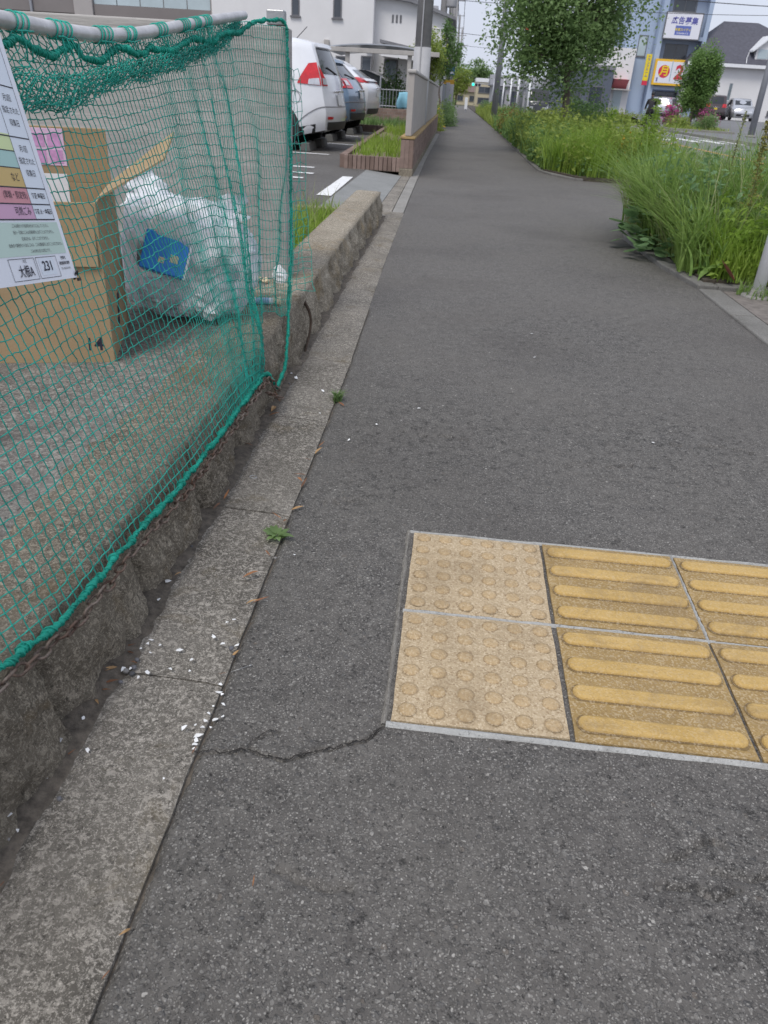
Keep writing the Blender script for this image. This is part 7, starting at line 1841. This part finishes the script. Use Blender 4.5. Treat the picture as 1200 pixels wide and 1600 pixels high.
# far buildings round the junction
def far_house(label, loc, w, d, h, rh, wall, roof, wins=(), gable='x', rz=0):
    o = empty('far_house', loc, rz, label, 'house')
    mb = MB(); mb.box((-w / 2, 0, 0), (w / 2, d, h)); mb.build('wall', wall, o)
    mb = MB()
    if gable == 'x': mb.prism([(-.3, h), (d + .3, h), (d / 2, h + rh)], -w / 2 - .3, w / 2 + .3, 'x')
    elif gable == 'y': mb.prism([(-w / 2 - .3, h), (w / 2 + .3, h), (0, h + rh)], -.3, d + .3, 'y')
    else: mb.box((-w / 2 - .1, -.1, h), (w / 2 + .1, d + .1, h + rh))
    mb.build('roof', roof, o)
    for x0, x1, z0, z1 in wins: window(o, x0, x1, z0, z1, 0, 2, M_PANE_D, M_FRAME)
    return o
M_CREAM = simple('cream_wall', (.48, .42, .30), .85, var=.08); M_GREYW = simple('grey_wall', (.30, .30, .32), .85, var=.08); M_NAVY = simple('slate_wall', (.10, .115, .15), .8, var=.1); M_BROWNR = simple('brown_roof', (.16, .115, .10), .8, var=.15)
far_house('grey roofed house with dark doors beyond the lamp post', (7.6, 118, -.1), 6.6, 8, 2.7, 1.4, M_GREYW, M_ROOFG, ((-2.4, -1.4, .3, 2.3), (-.6, .5, .3, 2.2), (1.6, 2.5, .6, 1.8)))
far_house('white house with grey roof beyond the white posts', (11.3, 105, -.1), 3.2, 7, 2.5, 2.2, M_HOUSE, M_ROOFG, ((-.6, .4, .9, 1.9),), 'y')
far_house('cream shop building left of the lamp post far away', (3.6, 128, -.1), 2.6, 8, 3.2, .5, M_CREAM, M_WH, ((-.9, .9, .4, 1.2), (-.9, .9, 1.8, 2.6)), 'flat')
far_house('low brown roofed house at the end of the path', (1.1, 140, -.1), 5.0, 8, 1.9, 1.3, M_CREAM, M_BROWNR, ((-1.5, -.5, .6, 1.4), (.5, 1.5, .6, 1.4)))
far_house('distant tan roofed house behind the traffic light', (-1.5, 170, 0), 7, 8, 3.2, 1.2, M_BEIGE, M_BROWNR, ((-2, -1, 1, 2.2), (1, 2, 1, 2.2)))
far_house('small dark roofed house right of the traffic light', (5.2, 150, -.1), 4.2, 8, 2.2, 1.8, M_GREYW, M_NAVY, ((-.6, .6, .8, 1.6),), 'y')
far_house('long white roofed warehouse on the horizon', (8.5, 200, 0), 9, 10, 4.6, .5, M_HOUSE, M_WH, (), 'flat')
far_house('dark slate building behind the street tree', (10.2, 72, -.05), 4.4, 6, 3.6, .3, M_NAVY, M_ROOFG, ((-1.4, -.2, .6, 2.4), (.4, 1.6, .6, 2.4)), 'flat')
far_house('pale house behind the crown of the street tree', (12.6, 80, 0), 5, 6, 6.5, 2, M_HOUSE, M_ROOFG, ((-1.6, -.6, 3.4, 4.8), (.6, 1.6, 3.4, 4.8), (-.6, .6, .8, 2.2)), 'y')
far_house('grey two-storey house farther down the left side', (-5.2, 62, 0), 5.5, 8, 5.2, 1.5, M_HOUSE, M_ROOFG, ((-1.2, 0, 1, 2.2), (.8, 2, 3.4, 4.6)))
hl = np.array([(x, 900 + 60 * math.sin(x * .01), 10 + 8 * math.sin(x * .006 + 1) + 4 * math.sin(x * .023)) for x in range(-900, 1300, 40)])
mb = MB(); mb.grid(np.stack([hl * np.array([1, 1, 0]) + np.array([0, -120, -1]), hl, hl * np.array([1, 1, 0]) + np.array([0, 200, -1])])); o = mb.build('hills', simple('hill_wood', (.10, .13, .12), .95, var=.2, scale=.02)); tag(o, kind='structure')
o = strip('far_kerb', [(11.30, 20), (11.42, 20), (11.42, 140), (11.30, 140)], -.12, .02, M_KERB); tag(o, kind='structure')
# crossing marks on the road
paint_line('', [(7.55, -10), (7.72, -10), (7.72, 33), (7.55, 33)], -.094, M_ORANGE_PAINT); paint_line('', [(7.55, 38), (7.72, 38), (7.72, 300), (7.55, 300)], -.094, M_ORANGE_PAINT)
for q in range(4): paint_line('', [(8.2 + q * .95, 33.2), (8.7 + q * .95, 33.2), (8.7 + q * .95, 36.4), (8.2 + q * .95, 36.4)], -.094)
paint_line('', [(11.0, 37), (11.12, 37), (11.12, 300), (11.0, 300)], -.094); paint_line('', [(3.7, 12), (3.82, 12), (3.82, 300), (3.7, 300)], -.094)
o = strip('traffic_island', [(11.5, 46.3), (14.8, 46.0), (15.2, 49.5), (11.5, 52)], -.1, .10, M_KERB); tag(o, kind='structure')
p = pts_in(500, 11.7, 14.8, 46.6, 49.5); p[:, 2] = .1
V, F = blades(p, rng.uniform(.08, .25, len(p)), rng.uniform(.03, .06, len(p)), rng.uniform(.2, .7, len(p)), 3); stuff_mesh('island_grass', V, F, M_LEAF_Y, None, 'short grass on the traffic island', 'grass')

# ================================================================== litter and debris
M_CHIP = simple('white_chip', (.78, .78, .77), .6, var=.06, scale=50)
def chip_mesh(seed):
    r = random.Random(seed); k = r.randint(5, 7); pr = []
    for q in range(k): a = 2 * math.pi * q / k + r.uniform(-.3, .3); d = r.uniform(.35, 1.2); pr.append((d * math.cos(a), d * .62 * math.sin(a)))
    mb = MB(); mb.prism(pr, 0, .22, 'z'); return fix(mb, 'paper_chip', M_CHIP)
chips = [chip_mesh(q) for q in range(7)]
def gpt(px, py):
    """ground point under a viewing direction of the survey photograph"""
    d = _f + _r * ((px - 600) / 1160) - _u * ((py - 800) / 1160); t = -.91 / d.z
    return d.x * t, d.y * t
CH = [(263, 918, 7), (250, 947, 4), (233, 1017, 4), (222, 1024, 4), (237, 1011, 4), (236, 1031, 3), (251, 1019, 4), (280, 1027, 5), (283, 1026, 4), (356, 983, 4), (367, 979, 5), (370, 1012, 4), (334, 1006, 5), (349, 1017, 5), (300, 1042, 4), (268, 1057, 4), (297, 1060, 3),
      (232, 1063, 7), (218, 1070, 4), (195, 1057, 6), (205, 1056, 4), (345, 1073, 4), (341, 1085, 6), (348, 1088, 4), (334, 1107, 3), (350, 1104, 4), (327, 1118, 4), (348, 1123, 4), (337, 1128, 6), (321, 1129, 5), (316, 1140, 5), (307, 1144, 4), (311, 1152, 7), (306, 1160, 6), (305, 1167, 6), (304, 1174, 4), (290, 1148, 6), (330, 1140, 3),
      (133, 1133, 5), (100, 1178, 5), (140, 1184, 5), (75, 1228, 5), (20, 1294, 7), (31, 1311, 4), (257, 1228, 3), (500, 653, 3), (545, 690, 3), (830, 523, 3), (835, 560, 3), (1020, 694, 3), (655, 640, 3), (460, 870, 3), (588, 665, 3), (505, 618, 4), (462, 597, 5), (455, 590, 3)]
for q, (px, py, s) in enumerate(CH):
    x, y = gpt(px, py); dist = math.hypot(x, y, .91); sz = s * dist / 1160 * 1.1
    z = .017 if x < float(edge_x(y)) - .01 else .0055
    if x < float(foot_x(y)) + .01: z = .03
    o = link('paper_chip', chips[q % 7], None, (x, y, z), (rnd.uniform(-.25, .25), rnd.uniform(-.25, .25), rnd.uniform(0, 6)), (sz, sz, sz * .28))
    zn = 0 if x < float(foot_x(y)) + .04 else 1 if x < float(edge_x(y)) - .035 else 2 if x < float(edge_x(y)) + .05 else 3
    tag(o, ('small white chip in the dirt at the foot of the stone kerb', 'small white chip scattered on a concrete gutter slab', 'small white chip lying along the joint of gutter and asphalt', 'lone tiny white chip out on the asphalt path')[zn], 'paper chip', ('white chips at the kerb foot', 'white chips on the gutter slabs', 'white chips along the asphalt joint', 'white chips out on the path')[zn])
# dry leaf shreds and twigs along the joints
M_DRY = [simple('dry_leaf_%d' % q, c, .8, var=.3, scale=60) for q, c in enumerate(((.30, .13, .05), (.22, .10, .05), (.36, .22, .10), (.16, .08, .045)))]
def shred(mat, seed):
    r = random.Random(seed); mb = MB()
    P_ = leaf_blade(1, r.uniform(.10, .24), .4, r.uniform(-.15, .2), .01, 6); mb.grid(P_); return fix(mb, 'dry_shred', mat)
shreds = [shred(M_DRY[q % 4], q) for q in range(8)]
SH = [(405, 903, 22), (395, 945, 18), (363, 1030, 12), (300, 1182, 10), (440, 820, 12), (448, 815, 10), (455, 800, 14), (470, 765, 16), (465, 755, 12), (478, 745, 14), (492, 712, 14), (487, 722, 10), (498, 700, 9), (538, 637, 12), (430, 640, 22), (438, 636, 18), (420, 655, 12), (395, 705, 16), (390, 690, 14), (345, 795, 20), (350, 790, 16), (335, 765, 12), (232, 960, 16), (200, 1025, 14), (190, 1035, 16), (205, 1045, 12), (185, 1050, 18), (172, 1065, 20), (160, 1085, 16), (165, 1075, 14), (150, 1100, 12), (195, 1018, 12), (180, 1025, 10), (105, 1190, 10), (285, 905, 9), (12, 1390, 9), (395, 1390, 10), (160, 1535, 9), (205, 1455, 12), (470, 548, 12), (480, 520, 9), (415, 870, 14), (385, 955, 14), (355, 1055, 10)]
for q, (px, py, s) in enumerate(SH):
    x, y = gpt(px, py); dist = math.hypot(x, y, .91); sz = s * dist / 1160 * 1.45
    z = .018 if float(foot_x(y)) + .03 < x < float(edge_x(y)) - .01 else .006
    if x <= float(foot_x(y)) + .03: z = .012
    o = link('dry_shred', shreds[q % 8], None, (x, y, z), (rnd.uniform(-.3, .3), rnd.uniform(-.2, .1), rnd.uniform(0, 6)), (sz, sz, sz))
    zn = 0 if x < float(foot_x(y)) + .06 else 1 if x < float(edge_x(y)) - .035 else 2
    tag(o, ('dry brown leaf shred in the dirt at the kerb foot', 'dry brown leaf shred lying on a gutter slab', 'dry brown leaf shred in the joint beside the asphalt')[zn], 'dry leaf', ('leaf shreds at the kerb foot', 'leaf shreds on the gutter slabs', 'leaf shreds in the asphalt joint')[zn])
# small stones gathered at the foot of the kerb
M_PEB = [simple('pebble_%d' % q, c, .8, var=.2, scale=60) for q, c in enumerate(((.13, .13, .14), (.22, .21, .20), (.08, .08, .085)))]
pebs = []
for q in range(5):
    mb = MB(); mb.grid(crumple(1.0, 90 + q, (1, .8, .6), (10, 7))); pebs.append(fix(mb, 'pebble', M_PEB[q % 3], True))
PB = [(215, 1040), (198, 1058), (207, 1062), (190, 1075), (275, 878), (282, 872), (290, 868), (300, 862), (210, 1052), (15, 1322), (95, 1258), (430, 880), (365, 1035), (362, 1022), (462, 596), (452, 605), (470, 560)]
for q, (px, py) in enumerate(PB):
    x, y = gpt(px, py); sz = rnd.uniform(.0035, .007)
    o = link('pebble', pebs[q % 5], None, (x, y, .014), (0, 0, rnd.uniform(0, 6)), (sz, sz, sz)); tag(o, 'small grey pebble lying in the gutter near the stone kerb', 'pebble', 'pebbles lying in the gutter')
# bent twig leaning on the kerb, wire ring in the gutter
mb = MB(); tp = catmull(np.array([(-.565, 3.03, .165), (-.525, 2.98, .12), (-.512, 2.93, .07), (-.510, 2.80, .012)]), 6); mb.tube(tp, np.linspace(.007, .004, len(tp)), 7); o = mb.build('twig', simple('dark_twig', (.05, .032, .02), .9, var=.3, scale=60, bump=.5), smooth=True); tag(o, 'dark bent twig leaning against the stone kerb', 'twig')
x, y = gpt(396, 754); a = np.linspace(0, 2 * np.pi, 24, endpoint=False); mb = MB(); mb.tube(np.stack([x + .009 * np.cos(a), y + .008 * np.sin(a), 0 * a + .017], -1), .0013, 5, closed=True); o = mb.build('metal_ring', M_GALV, smooth=True); tag(o, 'small metal ring lying on the gutter slab', 'ring')
x, y = gpt(375, 1048); mb = MB(); mb.tube([(x - .014, y - .010, .004), (x + .016, y + .011, .005)], .0006, 5); mb.tube([(x + .014, y + .0095, .005), (x + .018, y + .0122, .005)], .0013, 6); o = mb.build('cotton_swab', M_GALV, smooth=True); tag(o, 'thin white swab stick lying on the asphalt edge', 'swab')
